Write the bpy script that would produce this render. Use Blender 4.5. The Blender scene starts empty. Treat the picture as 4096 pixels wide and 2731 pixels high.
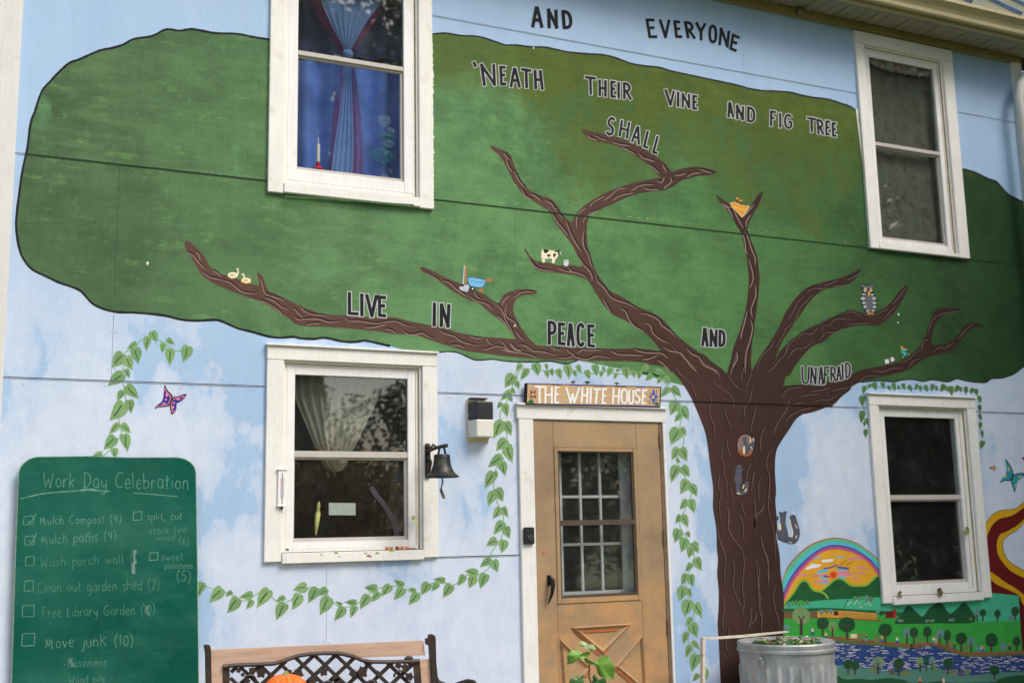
import bpy, bmesh, math, random
from math import sin, cos, pi, radians, hypot, atan2
from mathutils import Vector, Matrix
from mathutils.geometry import tessellate_polygon
random.seed(7)
SC = bpy.context.scene
C = SC.collection

# ------------------------------------------------------------------ camera
CAMD, CAMZ = 6.43, 1.55                # metres in front of the wall, above the ground
YAW, PIT, ROL, FPX = radians(25.17), radians(9.51), radians(-1.158), 4555.0
_f = Vector((sin(YAW)*cos(PIT), cos(YAW)*cos(PIT), sin(PIT)))
_r = Vector((cos(YAW), -sin(YAW), 0)); _u = _r.cross(_f)
_r2 = cos(ROL)*_r + sin(ROL)*_u; _u2 = -sin(ROL)*_r + cos(ROL)*_u
cam = bpy.data.cameras.new('camera'); cam_o = bpy.data.objects.new('camera', cam); C.objects.link(cam_o)
m3 = Matrix((_r2, _u2, -_f)).transposed()
cam_o.matrix_world = Matrix.Translation((0, -CAMD, CAMZ)) @ m3.to_4x4()
cam.sensor_width = 36; cam.lens = 36*FPX/4096; cam.clip_end = 500; cam.clip_start = .05
cam.dof.use_dof = True; cam.dof.focus_distance = 6.6; cam.dof.aperture_fstop = 1.8
SC.camera = cam_o
# ------------------------------------------------------------------ light
SUN_EL, SUN_AZ = radians(50), radians(30)      # azimuth from -Y (behind camera) towards -X
w = bpy.data.worlds.new('World'); SC.world = w; w.use_nodes = True
nt = w.node_tree; nt.nodes.clear()
bg = nt.nodes.new('ShaderNodeBackground'); out = nt.nodes.new('ShaderNodeOutputWorld')
sky = nt.nodes.new('ShaderNodeTexSky'); sky.sky_type = 'NISHITA'; sky.sun_disc = False
sky.sun_elevation = SUN_EL; sky.sun_rotation = pi + SUN_AZ*-1
sky.air_density = 1.0; sky.dust_density = 4.0; sky.ozone_density = .6
nt.links.new(sky.outputs[0], bg.inputs[0]); bg.inputs[1].default_value = .13
nt.links.new(bg.outputs[0], out.inputs[0])
sl = bpy.data.lights.new('sun', 'SUN'); sl.energy = 1.3; sl.angle = radians(26); sl.color = (1, .985, .965)
so = bpy.data.objects.new('sun', sl); C.objects.link(so)
sd = Vector((sin(SUN_AZ)*cos(SUN_EL), -cos(SUN_AZ)*cos(SUN_EL), sin(SUN_EL)))
so.rotation_euler = sd.to_track_quat('Z', 'Y').to_euler(); so.location = (0, 0, 20)
SC.view_settings.view_transform = 'Standard'; SC.view_settings.look = 'None'
SC.view_settings.gamma = 1; SC.view_settings.exposure = 0.66
SC.view_settings.use_curve_mapping = False
SC.render.engine = 'CYCLES'

# ------------------------------------------------------------------ helpers
def lin(c):
    c = c/255.0
    return c/12.92 if c <= .04045 else ((c+.055)/1.055)**2.4
def rgb(r, g, b): return (lin(r), lin(g), lin(b), 1)
def Z(ox, oy, s, txt):
    """'x,y x,y' traced at zoom s with origin ox, oy -> photo pixels"""
    return [(ox+float(p.split(',')[0])/s, oy+float(p.split(',')[1])/s) for p in txt.split()]
def W(px, py, d=0.0):
    """photo pixel -> point on the plane d metres in front of the wall"""
    v = _f + _r2*((px-2048)/FPX) - _u2*((py-1365.5)/FPX)
    t = (CAMD-d)/v.y
    return Vector((v.x*t, -d, CAMZ+v.z*t))
def dist_for_x(px, py, x):
    v = _f + _r2*((px-2048)/FPX) - _u2*((py-1365.5)/FPX)
    return CAMD - x*v.y/v.x
def at_z(px, py, z):
    v = _f + _r2*((px-2048)/FPX) - _u2*((py-1365.5)/FPX)
    t = (z-CAMZ)/v.z
    return Vector((v.x*t, -CAMD+v.y*t, z))
def link(o, parent=None):
    C.objects.link(o)
    if parent is not None:
        o.parent = parent
        o.matrix_parent_inverse = Matrix.Translation(-parent.location) if parent.get('_root') else Matrix()
    return o
def tag(o, label=None, cat=None, group=None, kind=None):
    if label: o['label'] = label
    if cat: o['category'] = cat
    if group: o['group'] = group
    if kind: o['kind'] = kind
    return o
ROOTS = []
def thing(name, loc, label, cat, group=None):
    o = bpy.data.objects.new(name, None); C.objects.link(o); o.location = loc; o['_root'] = 1
    o.empty_display_size = .1; ROOTS.append(o)
    return tag(o, label, cat, group)
def mesh_obj(name, verts, faces, mats, parent=None, midx=None, smooth=False):
    me = bpy.data.meshes.new(name); me.from_pydata([tuple(v) for v in verts], [], faces)
    for m in (mats if isinstance(mats, (list, tuple)) else [mats]): me.materials.append(m)
    if midx: me.polygons.foreach_set('material_index', midx)
    if smooth: me.polygons.foreach_set('use_smooth', [True]*len(me.polygons))
    me.update()
    return link(bpy.data.objects.new(name, me), parent)

class MB:
    def __init__(s): s.v = []; s.f = []; s.m = []
    def add(s, vs, fs, m=0):
        b = len(s.v); s.v += [Vector(v) for v in vs]; s.f += [tuple(i+b for i in f) for f in fs]; s.m += [m]*len(fs)
    def box(s, x0, x1, y0, y1, z0, z1, m=0, bev=0.0):
        if x0 > x1: x0, x1 = x1, x0
        if y0 > y1: y0, y1 = y1, y0
        if z0 > z1: z0, z1 = z1, z0
        if bev <= 0:
            vs = [(x, y, z) for x in (x0, x1) for y in (y0, y1) for z in (z0, z1)]
            s.add(vs, [(0,1,3,2),(4,6,7,5),(0,4,5,1),(2,3,7,6),(0,2,6,4),(1,5,7,3)], m)
        else:
            bm = bmesh.new(); bmesh.ops.create_cube(bm, size=1)
            for v in bm.verts: v.co = Vector(((x0+x1)/2+v.co.x*(x1-x0), (y0+y1)/2+v.co.y*(y1-y0), (z0+z1)/2+v.co.z*(z1-z0)))
            bmesh.ops.bevel(bm, geom=bm.edges[:], offset=bev, segments=2, affect='EDGES')
            bm.verts.index_update(); s.add([v.co for v in bm.verts], [[v.index for v in f.verts] for f in bm.faces], m); bm.free()
    def wbox(s, x0, x1, d0, d1, z0, z1, m=0, bev=0.0): s.box(x0, x1, -d1, -d0, z0, z1, m, bev)
    def tube(s, pts, r, n=8, m=0, caps=True):
        pts = [Vector(p) for p in pts]; k = len(pts)
        rr = r if isinstance(r, (list, tuple)) else [r]*k
        rings = []; up = None
        for i, p in enumerate(pts):
            t = (pts[min(i+1, k-1)]-pts[max(i-1, 0)]).normalized()
            if up is None: up = Vector((0, 0, 1)) if abs(t.z) < .9 else Vector((1, 0, 0))
            a = t.cross(up).normalized(); b = a.cross(t).normalized(); up = b
            rings.append([p+(a*cos(2*pi*j/n)+b*sin(2*pi*j/n))*rr[i] for j in range(n)])
        vs = [v for g in rings for v in g]
        fs = [(i*n+j, i*n+(j+1) % n, (i+1)*n+(j+1) % n, (i+1)*n+j) for i in range(k-1) for j in range(n)]
        if caps: fs += [tuple(range(n))[::-1], tuple((k-1)*n+j for j in range(n))]
        s.add(vs, fs, m)
    def lathe(s, prof, c, n=32, m=0, rib=None):
        c = Vector(c); vs = []
        for i, (r, z) in enumerate(prof):
            for j in range(n):
                a = 2*pi*j/n; q = r+(rib(a, i) if rib else 0)
                vs.append(c+Vector((q*cos(a), q*sin(a), z)))
        k = len(prof)
        fs = [(i*n+j, i*n+(j+1) % n, (i+1)*n+(j+1) % n, (i+1)*n+j) for i in range(k-1) for j in range(n)]
        s.add(vs, fs, m)
    def ball(s, c, r, n=10, m=0, sc=(1, 1, 1), jit=0):
        c = Vector(c); vs = []; fs = []
        for i in range(n+1):
            for j in range(2*n):
                th = pi*i/n; ph = pi*j/n; q = r*(1+random.uniform(-jit, jit))
                vs.append(c+Vector((q*sc[0]*sin(th)*cos(ph), q*sc[1]*sin(th)*sin(ph), q*sc[2]*cos(th))))
        for i in range(n):
            for j in range(2*n): fs.append((i*2*n+j, (i+1)*2*n+j, (i+1)*2*n+(j+1) % (2*n), i*2*n+(j+1) % (2*n)))
        s.add(vs, fs, m)
    def prism(s, pts, off, m=0):
        """planar outline (3-D points) extruded by vector off"""
        pts = [Vector(p) for p in pts]; off = Vector(off); n = len(pts)
        tri = tessellate_polygon([pts])
        vs = pts+[p+off for p in pts]
        fs = [tuple(t) for t in tri]+[tuple(i+n for i in t[::-1]) for t in tri]+[(i, (i+1) % n, (i+1) % n+n, i+n) for i in range(n)]
        s.add(vs, fs, m)
    def build(s, name, mats, parent=None, smooth=False):
        bm = bmesh.new()
        me = bpy.data.meshes.new(name); me.from_pydata([tuple(v) for v in s.v], [], s.f)
        for mm in (mats if isinstance(mats, (list, tuple)) else [mats]): me.materials.append(mm)
        me.polygons.foreach_set('material_index', s.m)
        bm.from_mesh(me); bmesh.ops.recalc_face_normals(bm, faces=bm.faces); bm.to_mesh(me); bm.free()
        if smooth:
            me.polygons.foreach_set('use_smooth', [True]*len(me.polygons))
            try: me.set_sharp_from_angle(angle=radians(38))
            except Exception: pass
        me.update()
        return link(bpy.data.objects.new(name, me), parent)

def cat(pts, closed=False, n=5):
    """Catmull-Rom through 2-D points"""
    k = len(pts)
    if k < 3: return list(pts)
    o = []
    for i in range(k if closed else k-1):
        p0 = pts[(i-1) % k] if closed or i > 0 else pts[i]; p1 = pts[i]; p2 = pts[(i+1) % k]
        p3 = pts[(i+2) % k] if closed or i+2 < k else pts[(i+1) % k]
        for j in range(n):
            t = j/n
            o.append(tuple(.5*(2*p1[a]+(p2[a]-p0[a])*t+(2*p0[a]-5*p1[a]+4*p2[a]-p3[a])*t*t+(3*p1[a]-p0[a]-3*p2[a]+p3[a])*t**3) for a in (0, 1)))
    if not closed: o.append(pts[-1])
    return o

# ------------------------------------------------------------------ materials
MATS = {}
def nodes_mat(name):
    m = bpy.data.materials.new(name); m.use_nodes = True; t = m.node_tree
    return m, t, t.nodes['Principled BSDF']
def N(t, kind, **kw):
    n = t.nodes.new(kind)
    for k, v in kw.items(): setattr(n, k, v)
    return n
def noise(t, scale, detail=4, rough=.6, vec=None, sc=(1, 1, 1)):
    mp = N(t, 'ShaderNodeMapping'); mp.inputs['Scale'].default_value = sc
    g = N(t, 'ShaderNodeNewGeometry'); t.links.new(vec or g.outputs['Position'], mp.inputs[0])
    n = N(t, 'ShaderNodeTexNoise'); n.inputs['Scale'].default_value = scale; n.inputs['Detail'].default_value = detail
    n.inputs['Roughness'].default_value = rough; t.links.new(mp.outputs[0], n.inputs['Vector'])
    return n.outputs['Fac']
def ramp(t, fac, stops):
    r = N(t, 'ShaderNodeValToRGB'); t.links.new(fac, r.inputs[0]); e = r.color_ramp.elements
    while len(e) > 1: e.remove(e[-1])
    e[0].position = stops[0][0]; e[0].color = stops[0][1]
    for p, c in stops[1:]: q = e.new(p); q.color = c
    return r.outputs[0]
def mix(t, fac, a, b, mode='MIX'):
    x = N(t, 'ShaderNodeMix', data_type='RGBA', blend_type=mode)
    if isinstance(fac, float): x.inputs[0].default_value = fac
    else: t.links.new(fac, x.inputs[0])
    for s, v in ((6, a), (7, b)):
        if isinstance(v, tuple): x.inputs[s].default_value = v
        else: t.links.new(v, x.inputs[s])
    return x.outputs[2]
def grey(v): return (v, v, v, 1)
def bump(t, b, h, strength=.2, dist=.003):
    n = N(t, 'ShaderNodeBump'); n.inputs['Strength'].default_value = strength; n.inputs['Distance'].default_value = dist
    t.links.new(h, n.inputs['Height']); t.links.new(n.outputs[0], b.inputs['Normal'])
def math_(t, op, a, b=None, c=None):
    n = N(t, 'ShaderNodeMath', operation=op)
    for i, v in enumerate((a, b, c)):
        if v is None: continue
        if isinstance(v, (int, float)): n.inputs[i].default_value = v
        else: t.links.new(v, n.inputs[i])
    return n.outputs[0]
def maprange(t, v, a, b, c=0., d=1.):
    n = N(t, 'ShaderNodeMapRange'); n.clamp = True; t.links.new(v, n.inputs[0])
    for i, x in enumerate((a, b, c, d)): n.inputs[i+1].default_value = x
    return n.outputs[0]
def posxyz(t):
    g = N(t, 'ShaderNodeNewGeometry'); s = N(t, 'ShaderNodeSeparateXYZ'); t.links.new(g.outputs['Position'], s.inputs[0])
    return s.outputs
def paint(name, col, var=.12, rough=.68, scale=7, spec=.16, b=.12, rnd=0):
    """brushed paint: mottled, thin in places"""
    if name in MATS: return MATS[name]
    m, t, p = nodes_mat(name)
    dk = tuple(x*(1-var*1.3) for x in col[:3])+(1,); lt = tuple(min(1, x*(1+var)+var*.02) for x in col[:3])+(1,)
    c = ramp(t, noise(t, scale, 6, .65, sc=(1, 1, 1.6)), [(.28, dk), (.5, col), (.74, lt)])
    sp = ramp(t, noise(t, 60, 3, .6), [(.30, grey(.88)), (.42, grey(1))])
    c = mix(t, 1.0, c, sp, 'MULTIPLY')
    if rnd:
        oi = N(t, 'ShaderNodeObjectInfo'); hs = N(t, 'ShaderNodeHueSaturation'); t.links.new(c, hs.inputs['Color'])
        t.links.new(maprange(t, oi.outputs['Random'], 0, 1, 1-rnd, 1+rnd), hs.inputs['Value']); t.links.new(maprange(t, math_(t, 'FRACT', math_(t, 'MULTIPLY', oi.outputs['Random'], 17.3)), 0, 1, .485, .515), hs.inputs['Hue'])
        c = hs.outputs[0]
    t.links.new(c, p.inputs['Base Color']); p.inputs['Roughness'].default_value = rough
    p.inputs['Specular IOR Level'].default_value = spec
    bump(t, p, noise(t, 130, 3, .6, sc=(1, 1, .35)), b, .002)
    MATS[name] = m; return m
def metal(name, col, rough=.5, met=.8, var=.3, rust=None, scale=14):
    m, t, p = nodes_mat(name)
    dk = tuple(x*(1-var) for x in col[:3])+(1,)
    c = ramp(t, noise(t, scale, 6, .65), [(.3, dk), (.65, col)])
    if rust: c = mix(t, ramp(t, noise(t, scale*1.7, 6, .7), [(.52, grey(0)), (.68, grey(1))]), c, rust)
    t.links.new(c, p.inputs['Base Color']); p.inputs['Metallic'].default_value = met
    p.inputs['Roughness'].default_value = rough; bump(t, p, noise(t, 90, 4, .6), .15, .002)
    MATS[name] = m; return m

# --- sky-coloured wall paint with brushed clouds
def wall_blue():
    m, t, p = nodes_mat('wall_blue_paint'); x, y, z = posxyz(t)
    blue = rgb(160, 190, 223); blue2 = rgb(172, 199, 229); cloud = rgb(201, 213, 232); cl2 = rgb(212, 221, 236)
    base = ramp(t, noise(t, 1.3, 5, .6, sc=(1, 1, .7)), [(.3, blue), (.7, blue2)])
    cl = math_(t, 'ADD', noise(t, 1.15, 6, .62, sc=(1, 1, .55)), math_(t, 'MULTIPLY', noise(t, 6, 4, .55, sc=(1, 1, .7)), .16))
    low = maprange(t, z, 3.5, 2.3)
    left = maprange(t, x, 5.0, .6, 0., .07)
    msk = ramp(t, math_(t, 'ADD', cl, left), [(.555, grey(0)), (.575, grey(.6)), (.64, grey(1))])
    msk = mix(t, 1.0, msk, low, 'MULTIPLY')
    c = mix(t, msk, base, ramp(t, noise(t, 9, 3), [(.35, cloud), (.7, cl2)]))
    # brushed lighter swipes
    sw = ramp(t, noise(t, 3.5, 5, .7, sc=(.8, 1, 3.2)), [(.63, grey(0)), (.72, grey(.5))])
    c = mix(t, sw, c, rgb(184, 202, 228))
    dp = ramp(t, noise(t, 2.1, 5, .6, sc=(1.2, 1, .8)), [(.56, grey(0)), (.70, grey(.4))])
    c = mix(t, dp, c, rgb(162, 188, 219))
    spk = ramp(t, noise(t, 75, 2, .5), [(.26, grey(.6)), (.31, grey(1))])
    c = mix(t, 1.0, c, spk, 'MULTIPLY')
    # weather streaks and grime
    gr = ramp(t, noise(t, 5, 6, .7, sc=(1.5, 1, .3)), [(.35, grey(.95)), (.6, grey(1))])
    fg = ramp(t, noise(t, 30, 6, .75, sc=(4, 1, .1)), [(.35, grey(.955)), (.6, grey(1))])
    c = mix(t, 1.0, c, fg, 'MULTIPLY')
    c = mix(t, 1.0, c, gr, 'MULTIPLY')
    t.links.new(c, p.inputs['Base Color']); p.inputs['Roughness'].default_value = .6; p.inputs['Specular IOR Level'].default_value = .3
    bump(t, p, math_(t, 'ADD', noise(t, 26, 6, .75, sc=(4.5, 1, .12)), noise(t, 140, 3, .6, sc=(1, 1, .3))), .38, .003)
    return m
def crown_green():
    m, t, p = nodes_mat('mural_green_paint'); x, y, z = posxyz(t)
    # left dull green -> middle fresh green -> right deep green
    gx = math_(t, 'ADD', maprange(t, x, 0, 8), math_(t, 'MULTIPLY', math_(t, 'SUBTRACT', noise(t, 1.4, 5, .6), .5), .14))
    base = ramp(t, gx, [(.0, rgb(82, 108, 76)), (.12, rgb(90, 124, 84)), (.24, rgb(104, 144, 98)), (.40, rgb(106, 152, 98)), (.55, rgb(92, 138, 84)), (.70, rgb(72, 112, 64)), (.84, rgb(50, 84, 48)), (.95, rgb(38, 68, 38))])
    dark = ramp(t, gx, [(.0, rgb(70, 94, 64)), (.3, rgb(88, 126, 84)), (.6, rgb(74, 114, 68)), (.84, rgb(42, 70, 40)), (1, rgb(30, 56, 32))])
    b1 = ramp(t, noise(t, 2.3, 7, .7, sc=(1, 1, 1.3)), [(.40, grey(0)), (.58, grey(1))])
    c = mix(t, b1, dark, base)
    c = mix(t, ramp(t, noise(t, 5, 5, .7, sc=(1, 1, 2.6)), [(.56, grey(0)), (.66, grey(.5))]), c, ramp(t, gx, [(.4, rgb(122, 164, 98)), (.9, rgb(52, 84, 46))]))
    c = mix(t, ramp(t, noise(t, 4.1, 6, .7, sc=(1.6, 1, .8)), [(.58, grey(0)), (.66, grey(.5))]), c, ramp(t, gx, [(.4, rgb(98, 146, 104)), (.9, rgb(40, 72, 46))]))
    # olive-brown wash over the upper middle and right, broken by green patches
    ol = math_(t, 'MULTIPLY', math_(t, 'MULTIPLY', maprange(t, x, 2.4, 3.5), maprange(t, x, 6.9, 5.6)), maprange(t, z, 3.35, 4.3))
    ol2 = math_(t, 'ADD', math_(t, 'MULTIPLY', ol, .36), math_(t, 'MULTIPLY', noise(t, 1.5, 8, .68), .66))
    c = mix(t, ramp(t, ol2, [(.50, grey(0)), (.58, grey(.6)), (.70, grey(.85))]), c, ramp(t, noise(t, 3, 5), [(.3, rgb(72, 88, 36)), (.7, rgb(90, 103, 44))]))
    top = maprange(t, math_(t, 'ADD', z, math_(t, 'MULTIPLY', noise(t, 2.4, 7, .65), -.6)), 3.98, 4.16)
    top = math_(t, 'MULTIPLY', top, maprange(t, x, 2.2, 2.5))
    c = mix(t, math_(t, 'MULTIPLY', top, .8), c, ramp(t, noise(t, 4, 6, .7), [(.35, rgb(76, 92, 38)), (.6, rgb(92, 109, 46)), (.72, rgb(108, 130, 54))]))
    pt = math_(t, 'MULTIPLY', ramp(t, noise(t, 3.1, 7, .7, sc=(1.2, 1, 1)), [(.52, grey(0)), (.56, grey(.55))]), math_(t, 'MULTIPLY', ol, maprange(t, z, 4.75, 4.3)))
    c = mix(t, pt, c, rgb(66, 112, 68))
    # left side: darker, with dragged horizontal strokes
    dr = math_(t, 'MULTIPLY', maprange(t, x, 1.6, .9), maprange(t, z, 3.4, 3.7))
    st = ramp(t, noise(t, 6, 5, .65, sc=(.5, 1, 2.4)), [(.5, grey(0)), (.66, grey(.55))])
    c = mix(t, math_(t, 'MULTIPLY', st, dr), c, rgb(104, 138, 92))
    lk = math_(t, 'MULTIPLY', maprange(t, x, 1.5, .3), ramp(t, noise(t, 1.8, 6, .7, sc=(1, 1, .7)), [(.45, grey(0)), (.62, grey(.6))]))
    c = mix(t, lk, c, rgb(62, 88, 58))
    # pale chips
    ch = ramp(t, noise(t, 38, 4, .7), [(.715, grey(0)), (.75, grey(.7))])
    c = mix(t, ch, c, rgb(160, 190, 130))
    fg = ramp(t, noise(t, 30, 6, .75, sc=(4, 1, .1)), [(.35, grey(.90)), (.6, grey(1.0))])
    c = mix(t, 1.0, c, fg, 'MULTIPLY')
    hb = ramp(t, noise(t, 13, 7, .75, sc=(.35, 1, 2.2)), [(.34, grey(.86)), (.55, grey(1)), (.75, grey(1))])
    c = mix(t, 1.0, c, hb, 'MULTIPLY')
    sp = ramp(t, noise(t, 55, 3, .6), [(.28, grey(.86)), (.40, grey(1))])
    c = mix(t, 1.0, c, sp, 'MULTIPLY')
    t.links.new(c, p.inputs['Base Color']); p.inputs['Roughness'].default_value = .7; p.inputs['Specular IOR Level'].default_value = .12
    bump(t, p, math_(t, 'ADD', noise(t, 26, 6, .75, sc=(4.5, 1, .12)), noise(t, 120, 3, .6, sc=(1, 1, .35))), .38, .003)
    return m
def trim_white(name='trim_white_paint', col=(238, 236, 230), dirt=.4):
    m, t, p = nodes_mat(name)
    c = ramp(t, noise(t, 5, 5), [(.3, rgb(*[v-10 for v in col])), (.7, rgb(*col))])
    d = ramp(t, noise(t, 11, 7, .72, sc=(1, 1, .8)), [(.56, grey(0)), (.76, grey(dirt*1.2))])
    c = mix(t, d, c, rgb(176, 166, 134))
    s = ramp(t, noise(t, 90, 3, .6), [(.24, grey(.45)), (.29, grey(1))])
    c = mix(t, 1.0, c, s, 'MULTIPLY')
    vg = ramp(t, noise(t, 40, 6, .75, sc=(3, 1, .1)), [(.32, grey(.9)), (.55, grey(1))])
    c = mix(t, 1.0, c, vg, 'MULTIPLY')
    gsp = ramp(t, noise(t, 13, 5, .7), [(.72, grey(0)), (.75, grey(.5))])
    c = mix(t, gsp, c, rgb(150, 175, 120))
    t.links.new(c, p.inputs['Base Color']); p.inputs['Roughness'].default_value = .5; p.inputs['Specular IOR Level'].default_value = .35
    bump(t, p, noise(t, 100, 5, .65, sc=(1, 1, .12)), .25, .002)
    return m
def glass_mat(name='window_glass', tint=(.93, .95, .95), rough=.0, f=1.0):
    m = bpy.data.materials.new(name); m.use_nodes = True; t = m.node_tree; t.nodes.clear()
    o = N(t, 'ShaderNodeOutputMaterial'); tr = N(t, 'ShaderNodeBsdfTransparent'); tr.inputs[0].default_value = (*tint, 1)
    g = N(t, 'ShaderNodeBsdfGlossy'); g.inputs['Roughness'].default_value = rough; g.inputs[0].default_value = (1, 1, 1, 1)
    lw = N(t, 'ShaderNodeLayerWeight'); lw.inputs[0].default_value = .5; fac = math_(t, 'ADD', math_(t, 'MULTIPLY', math_(t, 'POWER', lw.outputs['Facing'], 5), .9), .045)
    bn = N(t, 'ShaderNodeBump'); bn.inputs['Strength'].default_value = .05; bn.inputs['Distance'].default_value = .01
    t.links.new(noise(t, 3, 2, .5), bn.inputs['Height'])
    t.links.new(bn.outputs[0], g.inputs['Normal'])
    mx = N(t, 'ShaderNodeMixShader'); t.links.new(math_(t, 'MULTIPLY', fac, f), mx.inputs[0]); t.links.new(tr.outputs[0], mx.inputs[1]); t.links.new(g.outputs[0], mx.inputs[2])
    df = N(t, 'ShaderNodeBsdfDiffuse'); df.inputs[0].default_value = (.62, .62, .60, 1)
    m2 = N(t, 'ShaderNodeMixShader'); t.links.new(ramp(t, noise(t, 4, 6, .7), [(.3, grey(.004)), (.55, grey(.012)), (.75, grey(.035))]), m2.inputs[0])
    t.links.new(mx.outputs[0], m2.inputs[1]); t.links.new(df.outputs[0], m2.inputs[2])
    t.links.new(m2.outputs[0], o.inputs[0]); return m
def sheer(name, col, alpha):
    m = bpy.data.materials.new(name); m.use_nodes = True; t = m.node_tree; t.nodes.clear()
    o = N(t, 'ShaderNodeOutputMaterial'); tr = N(t, 'ShaderNodeBsdfTransparent')
    df = N(t, 'ShaderNodeBsdfDiffuse'); df.inputs[0].default_value = col
    mx = N(t, 'ShaderNodeMixShader')
    a = math_(t, 'MULTIPLY', ramp(t, noise(t, 6, 4), [(.3, grey(.7)), (.7, grey(1))]), alpha)
    t.links.new(a, mx.inputs[0]); t.links.new(tr.outputs[0], mx.inputs[1]); t.links.new(df.outputs[0], mx.inputs[2])
    t.links.new(mx.outputs[0], o.inputs[0]); return m
def wood(name, c1, c2, sc=(1, 1, 14), scale=5, rough=.6):
    m, t, p = nodes_mat(name)
    c = ramp(t, noise(t, scale, 6, .6, sc=sc), [(.3, c1), (.7, c2)])
    k = ramp(t, noise(t, 9, 3, .5, sc=(1, 1, 2)), [(.70, grey(1)), (.78, grey(.62))])
    c = mix(t, 1.0, c, k, 'MULTIPLY')
    t.links.new(c, p.inputs['Base Color']); p.inputs['Roughness'].default_value = rough
    bump(t, p, noise(t, scale*5, 4, .6, sc=sc), .12, .002)
    return m

BLUE = wall_blue(); GREEN = crown_green(); TRIM = trim_white(); TRIM2 = trim_white('vinyl_frame_white', (240, 239, 236), .25)
GREYT = trim_white('sash_grey_white', (196, 190, 182), .25)
GLASS = glass_mat(f=1.5); BROWN = paint('mural_brown_paint', rgb(92, 66, 56), .16, scale=3)
# the painter's brown is darker on the trunk and right-hand limbs
def brown_mat():
    m, t, p = nodes_mat('mural_bark_paint'); x, y, z = posxyz(t)
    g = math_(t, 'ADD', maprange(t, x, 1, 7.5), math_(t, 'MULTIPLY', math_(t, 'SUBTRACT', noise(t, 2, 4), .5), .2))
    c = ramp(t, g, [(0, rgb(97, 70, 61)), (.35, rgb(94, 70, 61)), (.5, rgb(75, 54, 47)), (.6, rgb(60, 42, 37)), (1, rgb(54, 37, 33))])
    c = mix(t, ramp(t, noise(t, 6, 5, .7), [(.35, grey(.35)), (.6, grey(0))]), c, rgb(74, 50, 44))
    t.links.new(c, p.inputs['Base Color']); p.inputs['Roughness'].default_value = .7; p.inputs['Specular IOR Level'].default_value = .12
    bump(t, p, noise(t, 120, 3, .6, sc=(1, 1, .35)), .15, .002); return m
BARK = brown_mat()
BLACK = paint('black_paint', rgb(36, 36, 38), .15, rough=.75, spec=.15)
BARKL = paint('bark_light_stroke', rgb(150, 122, 114), .14); BARKM = paint('bark_light_stroke_dim', rgb(108, 86, 80), .14); BARKT = paint('bark_light_stroke_trunk', rgb(108, 86, 79), .14); BARKD = paint('bark_dark_stroke', rgb(38, 34, 34), .1, rough=.8, spec=.1)
HALO = paint('letter_halo_paint', rgb(192, 194, 196), .14)
LEAF = paint('vine_leaf_paint', rgb(122, 158, 106), .14, scale=14, rnd=.09); LEAFD = paint('vine_vein_paint', rgb(58, 82, 54), .08)
LEAF2 = paint('vine_leaf_paint_deep', rgb(90, 128, 80), .14, scale=14, rnd=.09)
STEM = paint('vine_stem_paint', rgb(136, 174, 124), .06)
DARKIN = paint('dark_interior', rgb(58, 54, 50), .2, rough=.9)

# ------------------------------------------------------------------ the wall and its openings
S1, S2, S3, S4 = 4.841, 3.614, 2.399, 1.413      # panel joints, height above ground
def mean(*v): return sum(v)/len(v)
XL = mean(W(97, 0).x, W(56, 700).x, W(8, 1500).x)
XR = W(4056, 420).x
ZTOP = mean(W(3409, 105).z, W(3802, 200).z, W(2996, 12).z)+.0
house = thing('house', ((XL+XR)/2, 0, 0), 'pale blue two-storey house covered in a mural of a big tree', 'house')

def rect(pts, d=0.0):
    """four photo corners TL TR BR BL -> x0, x1, z0, z1 on plane d"""
    q = [W(a, b, d) for a, b in pts]
    return mean(q[0].x, q[3].x), mean(q[1].x, q[2].x), mean(q[2].z, q[3].z), mean(q[0].z, q[1].z)
CUTS = []          # rectangles cut out of every sheet of paint and panel
def cut_sheet(bm, holes):
    for (x0, x1, z0, z1) in holes:
        vs = bm.verts
        if not len(vs): return
        xa = min(v.co.x for v in vs); xb = max(v.co.x for v in vs); za = min(v.co.z for v in vs); zb = max(v.co.z for v in vs)
        if xa > x1 or xb < x0 or za > z1 or zb < z0: continue
        for co, no in (((x0, 0, 0), (1, 0, 0)), ((x1, 0, 0), (1, 0, 0)), ((0, 0, z0), (0, 0, 1)), ((0, 0, z1), (0, 0, 1))):
            fs = [f for f in bm.faces if max(v.co.x for v in f.verts) > x0-1e-5 and min(v.co.x for v in f.verts) < x1+1e-5 and max(v.co.z for v in f.verts) > z0-1e-5 and min(v.co.z for v in f.verts) < z1+1e-5]
            geom = set(fs)
            for f in fs: geom.update(f.verts); geom.update(f.edges)
            bmesh.ops.bisect_plane(bm, geom=list(geom), dist=1e-6, plane_co=co, plane_no=no)
        dead = [f for f in bm.faces if x0 < f.calc_center_median().x < x1 and z0 < f.calc_center_median().z < z1]
        if dead: bmesh.ops.delete(bm, geom=dead, context='FACES')
PT = .3      # coats of paint are thin
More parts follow.
